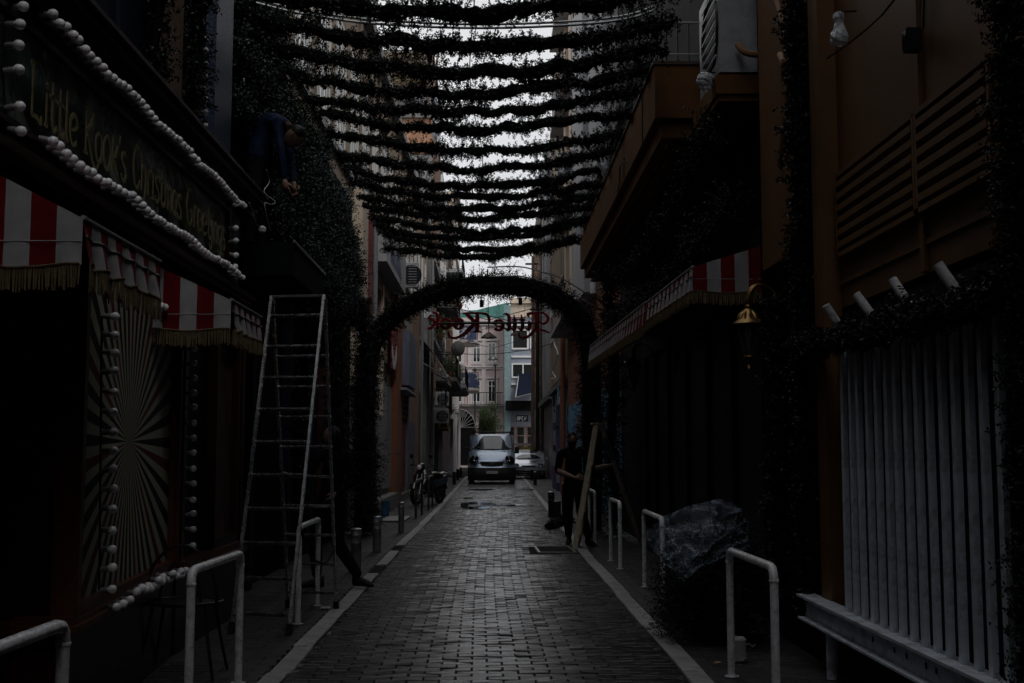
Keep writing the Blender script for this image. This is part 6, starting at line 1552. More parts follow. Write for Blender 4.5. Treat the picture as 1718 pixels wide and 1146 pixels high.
# navy folding awning on the blue-grey building
t = thing('cafe_awning', (2.6,92,5.4), 'dark navy folding awning slung over the cafe at the end of the lane', 'awning')
mb = MB(); mb.grid(10,8,lambda u,v:(1.9+1.6*u+.3*v,90.9+1.8*v,5.5+2.0*v-.6*math.sin(PI*v)*(.3+.7*u)+1.1*u*(1-v)*.4)); obj('cloth', mb, mat('navy_canvas',(.006,.009,.02),.9,spec=.1), t)
mb = MB(); mb.tube([(1.9,90.9,5.5),(2.2,92.7,7.4)],.04,n=6); mb.tube([(1.9,90.9,5.5),(3.5,90.9,5.9)],.04,n=6); mb.tube([(3.5,90.9,5.9),(3.6,92.8,7.6)],.04,n=6); obj('arms', mb, M['steel'], t)
# street tree
bt = thing('street_tree', (-.25,80,0), 'small light green street tree in front of the pink house, behind the van', 'tree')
mb = MB(); mb.tube([(-.25,80,0),(-.22,80,1.2),(-.28,80,2.4),(-.2,80,3.4)],[.09,.075,.06,.03],n=8)
for a in range(6): mb.tube([(-.25,80,1.9+.18*a),(-.25+.5*math.cos(a*1.9),80+.5*math.sin(a*1.9),2.7+.22*a)],[.035,.012],n=6)
obj('trunk', mb, M['bark'], bt, smooth=True)
rg_ = np.random.RandomState(6); n = 2400; cl_ = rg_.normal(size=(26,3))*np.array((.42,.42,.62))+np.array((0,0,3.25)); k = rg_.randint(0,26,n); P = cl_[k]+rg_.normal(size=(n,3))*.17; D = rg_.normal(size=(n,3))
me = sprig_mesh('crown', P, D, .12, 6, K=5, nl=.075, wd=.018); obj('crown', me, M['leaf'], bt, kind='stuff', world=False)

# --- right side
b7 = thing('terracotta_building', (2.4,28,0), 'building right beyond the arch, terracotta below with blue swirl graffiti and grey piers above', 'building')
mb = MB(); mb.box(2.4,9,21.01,36.3,4.9,16.6); obj('upper_wall', mb, M['brownr'], b7)
mb = MB(); mb.box(2.402,9,21.02,36.3,2.75,4.899); obj('wall', mb, M['orange2'], b7)
mb = MB(); mb.box(2.403,9,21.02,36.3,0,2.7499); obj('painted_base', mb, M['g_or'], b7)
f = fX(2.4,1)
for a,b_,m_,d in ((21.4,24.6,M['greyp'],.30),(26.2,29.6,M['greyp'],.30),(31.4,32.4,M['cream'],.2),(33.9,34.8,M['cream'],.2)): pil(b7,f,a,b_,5.0,16.5,m_,d,'pier')
for fl in (5.4,8.6,11.8,14.6):
    for a,b_ in ((24.8,25.5),(29.8,31.2),(32.6,33.7),(35,36)): window(b7,f,a,b_,fl,fl+1.9,M['whitef'],fr=.08,mull=0,d=.1)
    mb = MB(); bx(mb,f,29.7,36.2,fl-.5,fl-.38,.001,.55); obj('balcony_slab', mb, M['greyp'], b7)
ac_unit((2.1,31.2,8.9),'air conditioner on the upper right facade above the garlands', w=.6,h=.6,d=.3,rotz=PI)
ac_unit((2.05,33.2,11.4),'higher air conditioner on the upper right facade', w=.6,h=.6,d=.3,rotz=PI)
mb = MB(); mb.tube([(2.28,25.7,4.9),(2.28,25.7,16)],.075,n=12); obj('drainpipe', mb, M['whitef'], label='thick white drainpipe running up between the grey piers on the right', cat='pipe', smooth=True)
mb = MB(); mb.tube([(2.25,36.5,0),(2.25,36.5,5.6),(2.32,36.5,5.8)],.075,n=12); 
for z in (1.8,3.6,5.2): mb.lathe([(.09,z),(.09,z+.08)],(2.25,36.5,0),n=12)
obj('drainpipe', mb, M['orange2'], label='terracotta-painted drainpipe between the orange wall and the blue graffiti', cat='pipe', smooth=True)
mb = MB(); mb.tube(cr([(2.2,37.6,5.4),(2.1,38.6,5.0),(2.15,37.4,4.5),(2.1,39.5,4.1),(2.12,38.2,3.8),(2.1,40.5,3.9)],5),.022,n=6); obj('white_hose', mb, M['white_cable'], label='white hose looping down the right wall under the window bands', cat='hose')
b8 = thing('blue_painted_building', (2.4,41,0), 'low building on the right covered in blue and violet graffiti under beige window bands', 'building')
mb = MB(); mb.box(2.41,9,36.7,45.4,3.5,16.2); obj('upper_wall', mb, M['beige'], b8)
mb = MB(); mb.box(2.405,9,36.71,45.39,0,3.499); obj('painted_base', mb, M['g_blue'], b8)
f = fX(2.41,1)
for y in (36.9,39.1,41.3,43.4): window(b8,f,y,y+1.8,3.8,5.5,M['beige'],fr=.10,mull=2,d=.12); window(b8,f,y,y+1.8,7.0,8.8,M['beige'],fr=.10,mull=2,d=.12)
mb = MB(); bx(mb,f,36.72,45.38,3.5,3.68,.001,.2); obj('ledge', mb, M['conc'], b8)
for y in (38.4,41,43.2): pil(b8,f,y,y+.5,0,3.4,M['g_blue'],.12,'pilaster')
for y in (39.2,41.8): pil(b8,f,y,y+1.1,0,2.2,M['black'],.02,'doorway')
mb = MB(); bx(mb,f,37.2,38.2,2.9,3.45,.21,.24); obj('street_notice', mb, M['g_wht'], label='pale notice board covered in tags under the right window bands', cat='sign')
b9 = thing('grey_tagged_building', (2.9,55,0), 'grey building on the right, heavily tagged, with white-framed windows, beside the silver car', 'building')
mb = MB(); mb.box(2.9,9,45.41,64,3.9,16.8); obj('upper_wall', mb, M['brownr'], b9)
mb = MB(); mb.box(2.902,9,45.42,64,0,3.8995); obj('painted_base', mb, M['g_mix'], b9)
f = fX(2.9,1)
for a,b_ in ((55.5,57.5),(59.0,60.0)): pil(b9,f,a,b_,3.92,16,M['greyp'],.25,'pier')
for fl in (4.6,7.6,10.6,13.6):
    for y in (53.4,57.8,60.4,62.3): window(b9,f,y,y+1.3,fl,fl+1.9,M['whitef'],fr=.1,mull=1,d=.1)
pil(b9,f,57.7,63.9,3.9,6.2,M['g_wht'],.04,'tagged_panel'); pil(b9,f,52,63.9,3.7,3.95,M['conc'],.35,'ledge')
b10 = thing('stone_building', (2.85,72,0), 'old rubble stone building at the far right of the lane', 'building')
mb = MB(); mb.box(2.75,9,64.01,76,0,15.6); obj('wall', mb, mat('rubble_core',(.10,.075,.055),.9,var=.4,scale=4), b10)
rg = random.Random(12); mb = MB(); f = fX(2.75,1)
z = 4.0
while z < 12.5:
    y = 64.05; h_ = rg.uniform(.22,.36)
    while y < 75.8:
        w_ = rg.uniform(.3,.7); bx(mb,f,y+.02,min(75.9,y+w_-.02),z+.015,z+h_-.015,.001,rg.uniform(.03,.12)); y += w_
    z += h_
obj('rubble_stones', mb, mat('rubble_stone',(.30,.21,.15),.85,var=.3,scale=5,island=.5), b10, kind='stuff')
for fl in (6.5,9.6): window(b10,f,66,67.3,fl,fl+1.8,M['brownr'],fr=.12,mull=1,d=.16)
pil(b10,f,64.1,75.9,0,3.9,M['g_mix'],.05,'tagged_base')
for (x,y,r,z1,m_,lb) in ((2.35,66,.10,12.5,'brownr','thick brown utility pole on the right before the stone building'),(2.5,63,.11,9.5,'iron','dark utility pole next to the brown one, right')):
    t = thing('utility_pole', (x,y,0), lb, 'pole'); mb = MB(); mb.tube([(x,y,0),(x+.03,y,z1)],[r*1.1,r*.8],n=10); obj('shaft', mb, M[m_], t, smooth=True); mb = MB(); mb.box(x-.4,x+.4,y-.05,y+.05,z1-.5,z1-.4); obj('cross_arm', mb, M['iron'], t)
# yellow and white planks behind the car
t = thing('plank_barrier', (2.2,67,0), 'barrier of yellow and pale planks across the lane behind the silver car', 'barrier')
for k in range(8):
    mb = MB(); mb.box(1.35,3.0,67.0+.02*(k%2),67.05+.02*(k%2),.25+.20*k,.40+.20*k); obj('plank', mb, mat('yellow_plank',(.42,.30,.04),.6,var=.25,scale=4) if k == 0 else (bpy.data.materials['yellow_plank'] if k%2 == 0 or k == 5 else M['trim']), t)
for x in (1.5,2.7):
    mb = MB(); mb.box(x,x+.08,67.08,67.16,0,1.85); obj('post', mb, M['timber'], t)

# ------------------------------------------------------------------ hanging lamps
def pendant(px,py,Y,wp,m,label,scal=False,hh=.5):
    c = onY(px,py,Y); r = wp/2*Y/FPX
    t = thing('pendant_lamp', c, label, 'lamp', 'street lamps hung over the lane')
    mb = MB(); n_ = 24
    prof = [(.10,.42),(.16,.40),(.35,.30),(.65,.14),(.92,-.02),(1.0,-.10)]
    def fn(u,v):
        a = 2*PI*u; k = v*(len(prof)-1); i = min(len(prof)-2,int(k)); f_ = k-i; rr = (prof[i][0]+(prof[i+1][0]-prof[i][0])*f_)*r; zz = (prof[i][1]+(prof[i+1][1]-prof[i][1])*f_)*r*hh*2
        if scal: rr *= 1+.05*v*math.cos(a*9); zz -= .06*r*v*abs(math.sin(a*4.5))
        return (c.x+rr*math.cos(a), c.y+rr*math.sin(a), c.z+zz)
    mb.grid(36,10,fn); obj('shade', mb, m, t, smooth=True)
    mb = MB(); mb.lathe([(.0001,.12*r),(.22*r,.05*r),(.25*r,-.08*r),(.0001,-.2*r)],c,n=12); obj('lamp_bulb', mb, M['socket'], t, smooth=True)
    mb = MB(); mb.tube([c+Vector((0,0,.4*r)),c+Vector((0,0,.9*r+.25))],.012,n=5); mb.tube([(-2.4,c.y,c.z+1.0),(c.x,c.y,c.z+.9*r+.25),(2.4,c.y,c.z+1.1)],.010,n=4); obj('span_wire', mb, M['cable'], t)
pendant(820,565,30,27,mat('brown_shade',(.06,.045,.035),.5,metal=.3),'brown scalloped pendant lamp hanging just under the red sign',True,.7)
pendant(827,602,46,17,M['steel'],'pale metal pendant lamp below the brown scalloped one',False,.75)
pendant(790,572,52,13,mat('blue_shade',(.03,.09,.20),.4),'small blue pendant lamp left of the brown one',False,.6)
pendant(861,562,27,10,mat('maroon_shade',(.08,.02,.025),.5),'small maroon round lamp behind the red sign, right',False,1.2)
for i,(a,b_,lb) in enumerate((((-2.3,40,4.9),(2.3,42,5.3),'cable crossing the lane below the pendant lamps'),((-2.3,70,9.8),(1.6,92,9.4),'long sagging cable in front of the pink house'))):
    mb = MB(); mb.tube(sag(a,b_,.3,14,0),.012,n=4); obj('overhead_cable', mb, M['cable'], label=lb, cat='cable')
for (px,y0,y1,lb) in ((797,620,740,'thin dark post left of the street tree'),(831,612,715,'thin dark post behind the street tree')):
    q = onY(px,y0,88); mb = MB(); mb.tube([(q.x,88,0),(q.x,88,q.z)],.06,n=6); t = thing('lamp_post', (q.x,88,0), lb, 'post'); obj('shaft', mb, M['iron'], t); mb = MB(); mb.lathe([(.0001,.1),(.12,.05),(.15,-.1),(.0001,-.15)],q,n=8); obj('lamp_head', mb, M['iron'], t)
# round shop ornament (red and yellow) high left under the arch
t = thing('star_ornament', onY(767,513,55), 'round red ornament with a yellow star hanging by the balconies', 'ornament'); q = onY(767,513,55)
mb = MB(); mb.lathe([(.0001,-.27),(.17,-.2),(.27,0),(.17,.2),(.0001,.27)],q,n=14); obj('red_ball', mb, M['redp'], t, smooth=True)
mb = MB(); mb.prism([(.2*(1 if k%2==0 else .42)*math.sin(PI*k/5),.2*(1 if k%2==0 else .42)*math.cos(PI*k/5)) for k in range(10)],lambda u,v,d:(q.x+u,q.y-.28-d,q.z+v),0,.03); obj('yellow_star', mb, mat('yellow_paint',(.6,.4,.05),.5), t)

# ------------------------------------------------------------------ the mirrored red sign
SGY = 20.9
rs = thing('hanging_sign', onY(820,548,SGY), 'hanging red neon-edged sign reading Little Kook, seen from behind so the letters are mirrored', 'sign')
def A(x,y): p = onY(700+x/13.215,505+y/13.215,SGY); return (p.x,p.z)
def B(x,y): p = onY(810+x/13.215,505+y/13.215,SGY); return (p.x,p.z)
U = SGY/FPX/13.215
M['sred'] = mat('sign_red',(.34,.008,.02),.45,var=.2,scale=4); M['sedge'] = mat('neon_tube_red',(.75,.09,.11),.3)
def letter(strokes):
    mb = MB(); ed = MB()
    for fn, pts, kind in strokes:
        P = [(*fn(a,b_),w_*U) for a,b_,w_ in pts]; P = cr(P,4) if kind == 'c' else P
        mb.ribbon([p[:2] for p in P],[p[2] for p in P],lambda u,v,d:(u,SGY+d,v),0,.05)
        for s_ in (-1,1):
            e_ = []
            for i in range(len(P)):
                a = P[max(0,i-1)]; b2 = P[min(len(P)-1,i+1)]; tx,ty = b2[0]-a[0],b2[1]-a[1]; l = math.hypot(tx,ty) or 1
                e_.append((P[i][0]-ty/l*P[i][2]*.5*s_, SGY+.055, P[i][1]+tx/l*P[i][2]*.5*s_))
            ed.tube(e_,.0075,n=5)
    o = obj('letter', mb, M['sred'], rs); obj('neon_edge', ed, M['sedge'], o)
def ell(fn,cx,cy,rx,ry,w1,w2,a0=0,a1=2*PI,n=20): return (fn,[(cx+rx*math.cos(a0+(a1-a0)*i/n),cy+ry*math.sin(a0+(a1-a0)*i/n),w1+(w2-w1)*abs(math.cos(a0+(a1-a0)*i/n))) for i in range(n+1)],'s')
letter([(A,[(320,240,16),(370,255,30),(425,270,50),(447,330,58),(450,470,62),(445,580,58),(470,635,16)],'c'),(A,[(415,490,40),(360,430,52),(300,385,44),(230,362,14)],'c'),(A,[(415,480,40),(350,540,56),(290,600,50),(225,592,14)],'c')])
letter([ell(A,625,500,92,108,34,70)]); letter([ell(A,915,500,92,112,34,72)])
letter([(A,[(1330,250,60),(1330,400,84),(1330,540,84),(1328,640,70),(1328,680,110)],'s'),(A,[(1005,262,10),(1150,262,30),(1330,262,30),(1480,266,26),(1560,310,50),(1595,400,50),(1600,465,12)],'c'),(A,[(1205,680,12),(1330,672,34),(1450,682,12)],'s'),(A,[(1085,272,60),(1200,385,74),(1310,495,70)],'c'),(A,[(1300,480,40),(1180,590,84),(1060,710,74),(930,790,50),(800,818,42),(710,780,44),(690,700,40),(720,670,14)],'c')])
letter([ell(B,350,530,96,112,34,74,-PI*.98,PI*.80),(B,[(255,480,16),(330,560,26),(420,560,26)],'c')])
letter([(B,[(448,285,14),(520,280,36),(575,330,60),(588,450,70),(585,590,66),(560,640,50),(480,590,14)],'c')])
letter([(B,[(688,305,8),(705,380,40),(715,450,66),(715,580,64),(690,640,46),(630,592,12)],'c'),(B,[(640,412,14),(715,415,44),(790,408,12)],'s')])
letter([(B,[(848,295,8),(868,370,40),(880,450,66),(880,580,62),(850,635,44),(785,585,12)],'c'),(B,[(800,412,14),(880,415,44),(950,408,12)],'s')])
letter([(B,[(1000,455,20),(1035,470,60),(1035,580,62),(1010,635,44),(945,585,12)],'c'),(B,[(1110,300,14),(1060,262,40),(1000,300,44),(1035,350,14)],'c')])
letter([(B,[(1190,258,70),(1190,400,66),(1190,520,62),(1180,600,60),(1110,690,60),(1010,775,44),(890,812,36),(810,775,36),(800,700,30)],'c'),(B,[(975,280,30),(1060,258,26),(1200,252,24),(1340,262,30),(1430,330,46),(1445,420,50),(1380,490,38),(1300,490,28),(1255,440,12)],'c'),(B,[(1180,610,50),(1270,640,36),(1380,655,34),(1480,705,14)],'c')])
mb = MB(); a = A(450,505); b_ = B(1190,490); mb.tube([(a[0],SGY-.04,a[1]),(A(1300,500)[0],SGY-.05,A(1300,500)[1]),(b_[0],SGY-.04,b_[1])],.020,n=8); obj('support_bar', mb, M['iron'], rs)
for (px,y0,y1) in ((812,470,512),(819,460,545),(904,478,545)):
    mb = MB(); q0 = onY(px,y0,SGY-.04); q1 = onY(px,y1,SGY-.04); mb.tube([q0,q1],.007,n=5); obj('hanging_wire', mb, M['cable'], rs)
for (px,py) in ((808,508),(873,504)):
    q = onY(px,py,SGY-.3); t = thing('spotlight', q, 'small black spotlight under the %s of the fir arch'%('crown, nearer the middle' if px<850 else 'right part'), 'light'); mb = MB(); mb.tube([q+Vector((0,0,.05)),q+Vector((0,.02,-.08))],.035,n=10); obj('can', mb, M['iron'], t); mb = MB(); mb.tube([q+Vector((0,0,.05)),q+Vector((0,0,.22))],.008,n=5); obj('stem', mb, M['iron'], t)

# ------------------------------------------------------------------ vehicles
M['paint'] = mat('silver_blue_paint',(.31,.39,.51),.22,metal=.55,var=.04,scale=2,coat=1.0,dirt=(.24,.27,.31),dscale=3,damt=.25)
M['paint2'] = mat('silver_paint',(.50,.54,.60),.20,metal=.6,var=.04,scale=2,coat=1.0)
M['plastic'] = mat('black_trim',(.005,.005,.006),.6,var=.2,scale=12)
M['lens'] = mat('dark_lens',(.006,.007,.008),.25,spec=.35,var=.2)
M['chrome'] = mat('chrome',(.7,.7,.72),.12,metal=1.0,var=.05)
M['wglass'] = glassmat('windscreen',(.01,.014,.016),.03)
def loaf(stations):
    """stations: (y, top, hw, rhw) body cross-sections from nose to tail, symmetric, rounded"""
    mb = MB(); rings = []
    for y,top,hw,rh in stations:
        zb = .34; tall = top > 1.12*stations[0][1]+.6
        zc = min(stations[-1][4] if len(stations[-1])>4 else 1.1, top-.08) 
        half = [(hw*.95,zb),(hw,zb+.26),(hw,max(zb+.3,zc)),(hw-.015 if tall else hw*.985, min(zc+.22,top-.035)),(rh+.035 if tall else hw*.94,top-.06 if tall else top-.012),(rh-.06 if tall else hw*.80,top)]
        half += [(half[-1][0]*.5,top+.018)]
        L = [(-x,y+.10*(x/hw)**4*(1 if y < 1.0 else 0),z) for x,z in half]; C_ = [(0,y,top+.025)]; Rr = [(x,y+.10*(x/hw)**4*(1 if y < 1.0 else 0),z) for x,z in half[::-1]]
        rings.append(L+C_+Rr)
    n = len(rings[0]); vs = [p for r_ in rings for p in r_]; fs = []
    for i in range(len(rings)-1):
        for j in range(n-1): fs.append((i*n+j,i*n+j+1,(i+1)*n+j+1,(i+1)*n+j))
        fs.append((i*n+n-1,i*n,(i+1)*n,(i+1)*n+n-1))
    fs.append(tuple(range(n-1,-1,-1))); fs.append(tuple((len(rings)-1)*n+j for j in range(n)))
    mb.add(vs,fs); return mb
def wheel(par, x, y, r, w_):
    o = obj('wheel', MB().lathe([(r*.62,-w_/2),(r*.66,-w_/2-.004),(r*.66,w_/2+.004),(r*.62,w_/2)],(x,y,r),n=24,axis='X'), M['steel'], par, world=False)
    mb = MB(); mb.lathe([(r*.62,-w_/2),(r*.9,-w_/2),(r,-w_/2+.03),(r,w_/2-.03),(r*.9,w_/2),(r*.62,w_/2)],(x,y,r),n=26,axis='X'); obj('tyre', mb, M['rubber'], o, world=False, smooth=True)
    mb = MB()
    for k in range(6): a = 2*PI*k/6; mb.beam((x+math.copysign(w_*.4,x),y,r),(x+math.copysign(w_*.4,x),y+r*.62*math.cos(a),r+r*.62*math.sin(a)),.05,.02,up=(1,0,0))
    obj('rim', mb, M['steel'], o, world=False)
def headlight(par, x, y, z, sx_, sy_, sz_, tilt, chrome=True):
    mb = MB(); ca, sa = math.cos(tilt), math.sin(tilt)
    def fn(u,v):
        a = 2*PI*u; rr = math.sin(PI/2*v); dx = sx_*rr*math.cos(a); dz = sz_*rr*math.sin(a); dy = -sy_*math.cos(PI/2*v)
        return (x+dx*ca-dz*sa, y+dy+.25*abs(dx)*(1 if dx*x > 0 else -.2), z+dx*sa+dz*ca)
    mb.grid(22,8,fn); o = obj('headlight', mb, M['lens'], par, world=False, smooth=True)
    mb = MB(); mb.lathe([(.0001,.02),(.035,.012),(.05,0)],(x*.97,y-sy_-.012,z),n=14,axis='Y'); mb.lathe([(.0001,.02),(.025,.012),(.034,0)],(x*.97+.10*(1 if x<0 else -1)*.9,y-sy_*.9-.004,z-.03),n=12,axis='Y'); obj('reflector', mb, M['chrome'], o, world=False, smooth=True)
def emblem_ring(par, z, y, r, bolt=True):
    mb = MB(); mb.tube([(r*math.cos(a),y,z+r*math.sin(a)) for a in [2*PI*k/18 for k in range(18)]],.009,n=6,closed=True)
    if bolt: mb.ribbon([(-r*1.25,z+.012),(r*.2,z+.022),(-r*.2,z-.022),(r*1.25,z-.012)],[.008,.02,.02,.008],lambda u,v,d:(u,y-.006-d,v),0,.008)
    else: mb.ribbon([(-r,z-r*.4),(0,z+r*.3),(r,z-r*.4)],[.012]*3,lambda u,v,d:(u,y-.004-d,v),0,.006)
    obj('emblem', mb, M['chrome'], par, world=False)
def plate(par, z, y, text, w_=.50, h_=.11):
    mb = MB(); mb.box(-w_/2,w_/2,y-.012,y,z-h_/2,z+h_/2); o = obj('number_plate', mb, M['whitef'], par, world=False)
    mb = MB(); mb.box(-w_/2+.003,-w_/2+.045,y-.0145,y-.0125,z-h_/2+.003,z+h_/2-.003); obj('blue_band', mb, mat('plate_blue',(.01,.03,.2),.5) if 'plate_blue' not in bpy.data.materials else bpy.data.materials['plate_blue'], o, world=False)
    S = {'I':[[(0.35,0),(.35,1)]],'E':[[(.7,0),(0,0),(0,1),(.7,1)],[(0,.5),(.55,.5)]],'B':[[(0,0),(0,1),(.6,.95),(.6,.6),(0,.5),(.7,.4),(.65,.05),(0,0)]],'N':[[(0,0),(0,1),(.7,0),(.7,1)]],'2':[[(0,.85),(.35,1),(.7,.75),(0,0),(.7,0)]],'4':[[(.5,0),(.5,1),(0,.3),(.7,.3)]],'5':[[(.7,1),(.1,1),(.05,.55),(.6,.55),(.65,.15),(.05,0)]],'7':[[(0,1),(.7,1),(.25,0)]],'M':[[(0,0),(0,1),(.35,.4),(.7,1),(.7,0)]],'K':[[(0,0),(0,1)],[(.7,1),(0,.5),(.7,0)]],'1':[[(.1,.8),(.35,1),(.35,0)]]}
    mb = MB(); u = -w_/2+.065; st = (w_-.08)/len(text)
    for ch_ in text:
        for seg in S.get(ch_,[]): mb.ribbon([(u+a*st*.85,z-h_*.32+b_*h_*.64) for a,b_ in seg],[.011]*len(seg),lambda p_,q_2,d:(p_,y-.013-d,q_2),0,.002)
        u += st
    obj('plate_text', mb, M['plastic'], o, world=False)
van = thing('van', (.03,48.4,0), 'silver-blue panel van with dark windscreen parked facing us in the middle of the lane', 'van')
body = loaf([(0.0,.86,.88,.8),(.04,.98,.93,.8),(.16,1.08,.96,.82),(.5,1.25,.975,.84),(.86,1.40,.985,.86),(.9,1.44,.985,.86),(1.15,1.68,.985,.86),(1.5,1.99,.985,.90),(1.7,2.05,.985,.91),(2.2,2.08,.985,.91),(4.6,2.08,.985,.91),(4.8,2.0,.96,.88)])
bo = obj('body', body, M['paint'], van, world=False, smooth=True)
mb = MB(); mb.grid(14,8,lambda u,v:((-1+2*u)*(.89-.025*v), .84+.66*v+.13*(2*u-1)**2-.02*math.sin(PI*v), 1.425+.565*v+.022*(1-(2*u-1)**2)+.018)); obj('windscreen', mb, M['wglass'], van, world=False, smooth=True)
mb = MB()
for s_ in (-1,1): mb.beam((s_*.885,.87,1.42),(s_*.82,1.53,2.02),.035,.03)
obj('screen_pillar', mb, M['plastic'], van, world=False)
mb = MB(); mb.box(.06,.58,.73,.80,1.352,1.375); obj('bonnet_vent', mb, M['plastic'], van, world=False)
mb = MB(); mb.tube([(.1,.80,1.42),(-.55,.93,1.49)],.010,n=5); mb.tube([(.75,.80,1.42),(.18,.93,1.50)],.010,n=5); obj('wipers', mb, M['plastic'], van, world=False)
mb = MB(); mb.grid(24,8,lambda u,v:((2*u-1)*1.0, -.09+.17*abs(2*u-1)**4+.05*math.sin(PI*v)*-1+.03, .17+.50*v)); mb.grid(24,2,lambda u,v:((2*u-1)*(1.0-.02*v), -.06+.17*abs(2*u-1)**4+.12*v, .67+.015*v))
mb.box(-.99,-.96,.05,.5,.18,.66); mb.box(.96,.99,.05,.5,.18,.66); mb.box(-.6,.6,-.02,.1,.15,.4)
obj('bumper', mb, M['plastic'], van, world=False, smooth=True)
mb = MB(); mb.grid(24,4,lambda u,v:((2*u-1)*.995, -.07+.17*abs(2*u-1)**4+.08*v, .69+.16*v)); obj('front_skirt', mb, M['paint'], van, world=False, smooth=True)
mb = MB(); mb.prism([(-.50,.94),(.50,.94),(.44,.80),(.25,.765),(0,.755),(-.25,.765),(-.44,.80)],lambda u,v,d:(u,-.055-d+.10*abs(u)**2,v),0,.03); gr_ = obj('grille', mb, M['plastic'], van, world=False)
mb = MB(); mb.ribbon([(-.47,.925),(-.2,.915),(-.08,.89),(0,.885),(.08,.89),(.2,.915),(.47,.925)],[.02,.03,.035,.03,.035,.03,.02],lambda u,v,d:(u,-.088-d+.10*abs(u)**2,v),0,.015); obj('chrome_wing', mb, M['chrome'], gr_, world=False)
emblem_ring(van,.855,-.115,.055)
for s_ in (-1,1): headlight(van,s_*.745,.04,1.02,.21,.20,.16,-s_*.55)
plate(van,.50,-.11,'IBN2457')
for s_ in (-1,1):
    mb = MB(); mb.cbox(s_*1.06-.09,s_*1.06+.09,.95,1.05,1.27,1.56,.03); mb.beam((s_*.97,1.0,1.33),(s_*1.02,1.0,1.36),.05,.06); o = obj('wing_mirror', mb, M['plastic'], van, world=False)
    mb = MB(); mb.box(s_*.885-.05,s_*.885+.05,.0,.04,.42,.5); obj('fog_light', mb, M['glass'], van, world=False)
for s_ in (-1,1):
    for y in (.82,3.8): wheel(van,s_*.87,y,.32,.215)
mb = MB(); mb.tube([(-.9,1.9,2.19),(.9,1.9,2.19)],.022,n=8); mb.tube([(-.9,3.2,2.19),(.9,3.2,2.19)],.022,n=8); mb.tube([(-.8,1.9,2.22),(-.8,4.2,2.22)],.02,n=8); mb.tube([(.8,1.9,2.22),(.8,4.2,2.22)],.02,n=8)
for x in (-.8,.8):
    for y in (1.9,3.2): mb.beam((x,y,2.05),(x,y,2.19),.05,.04)
mb.box(-.92,-.70,1.85,1.95,2.17,2.27)
obj('roof_rack', mb, M['plastic'], van, world=False)
mb = MB(); mb.box(-.9,.9,.3,4.5,.2,.36); obj('underbody', mb, M['plastic'], van, world=False)
car = thing('car', (1.84,57.2,0), 'silver car with round headlights parked half behind the van on the right', 'car')
cb_ = loaf([(0.0,.60,.74,.6),(.05,.68,.79,.6),(.2,.75,.82,.6),(.6,.84,.835,.6),(1.05,.92,.84,.62),(1.1,.95,.84,.62),(1.5,1.22,.84,.62),(1.85,1.38,.84,.62),(2.3,1.42,.84,.62),(2.9,1.40,.84,.62),(3.5,1.12,.82,.62),(3.8,.95,.78,.6)])
obj('body', cb_, M['paint2'], car, world=False, smooth=True)
mb = MB(); mb.grid(12,8,lambda u,v:((-1+2*u)*(.74-.15*v), 1.10+.75*v+.10*abs(2*u-1)**4, .955+.425*v+.02*(1-(2*u-1)**2)+.035)); obj('windscreen', mb, M['wglass'], car, world=False, smooth=True)
mb = MB(); mb.grid(20,5,lambda u,v:((2*u-1)*.82, -.08+.16*abs(2*u-1)**4, .42+.16*v)); obj('front_bumper', mb, M['paint2'], car, world=False, smooth=True)
mb = MB(); mb.grid(20,4,lambda u,v:((2*u-1)*.80, -.05+.16*abs(2*u-1)**4+.04*(1-v), .20+.22*v)); obj('lower_intake', mb, M['plastic'], car, world=False)
mb = MB(); mb.tube([(x*.1,-.085+.05*abs(x*.1)**2,.215) for x in range(-7,8)],.02,n=6); mb.tube([(x*.1,-.085+.05*abs(x*.1)**2,.33) for x in range(-7,8)],.012,n=6); obj('bumper_bars', mb, M['chrome'], car, world=False)
mb = MB(); mb.prism([(-.36,.665),(.36,.665),(.30,.60),(-.30,.60)],lambda u,v,d:(u,-.02-d,v),0,.03); obj('grille', mb, M['plastic'], car, world=False)
mb = MB(); mb.box(.18,.42,.50,.62,.848,.862); obj('bonnet_scoop', mb, M['plastic'], car, world=False)
for s_ in (-1,1):
    headlight(car,s_*.60,.05,.67,.12,.12,.10,0)
    mb = MB(); mb.cbox(s_*.93-.08,s_*.93+.08,1.25,1.33,.93,1.05,.02); obj('wing_mirror', mb, M['paint2'], car, world=False)
    for y in (.72,3.1): wheel(car,s_*.74,y,.29,.19)
plate(car,.47,-.10,'IKM4152',.46,.10)
mb = MB(); mb.box(-.75,.75,.3,3.6,.16,.36); obj('underbody', mb, M['plastic'], car, world=False)

# ------------------------------------------------------------------ scooter
M['blackp'] = mat('black_gloss_paint',(.010,.010,.012),.15,var=.1,coat=1.0)
sa = math.atan2(.62,1.35)
sct = thing('scooter', (-1.62,30.55,0), 'black motor scooter parked at an angle on the left pavement', 'scooter', rotz=PI-sa*1.0)
# local +Y = forward (towards the camera), wheels at y=+.66 and -.62
def bw(y, r, w_):
    o = obj('wheel', MB().lathe([(r*.6,-w_/2),(r*.64,0),(r*.6,w_/2)],(0,y,r),n=22,axis='X'), M['steel'], sct, world=False)
    mb = MB(); mb.tube([(0,y+(r-.05)*math.cos(a),r+(r-.05)*math.sin(a)) for a in [2*PI*k/26 for k in range(26)]],.052,n=10,closed=True); obj('tyre', mb, M['rubber'], o, world=False, smooth=True)
    mb = MB()
    for k in range(5): a = 2*PI*k/5; mb.beam((0,y,r),(0,y+r*.62*math.cos(a),r+r*.62*math.sin(a)),.03,.035,up=(1,0,0))
    obj('rim', mb, M['steel'], o, world=False)
bw(.68,.29,.10); bw(-.60,.28,.12)
mb = MB(); 
for s_ in (-1,1): mb.tube([(s_*.075,.68,.29),(s_*.075,.56,.62),(s_*.06,.50,.80)],.02,n=8)
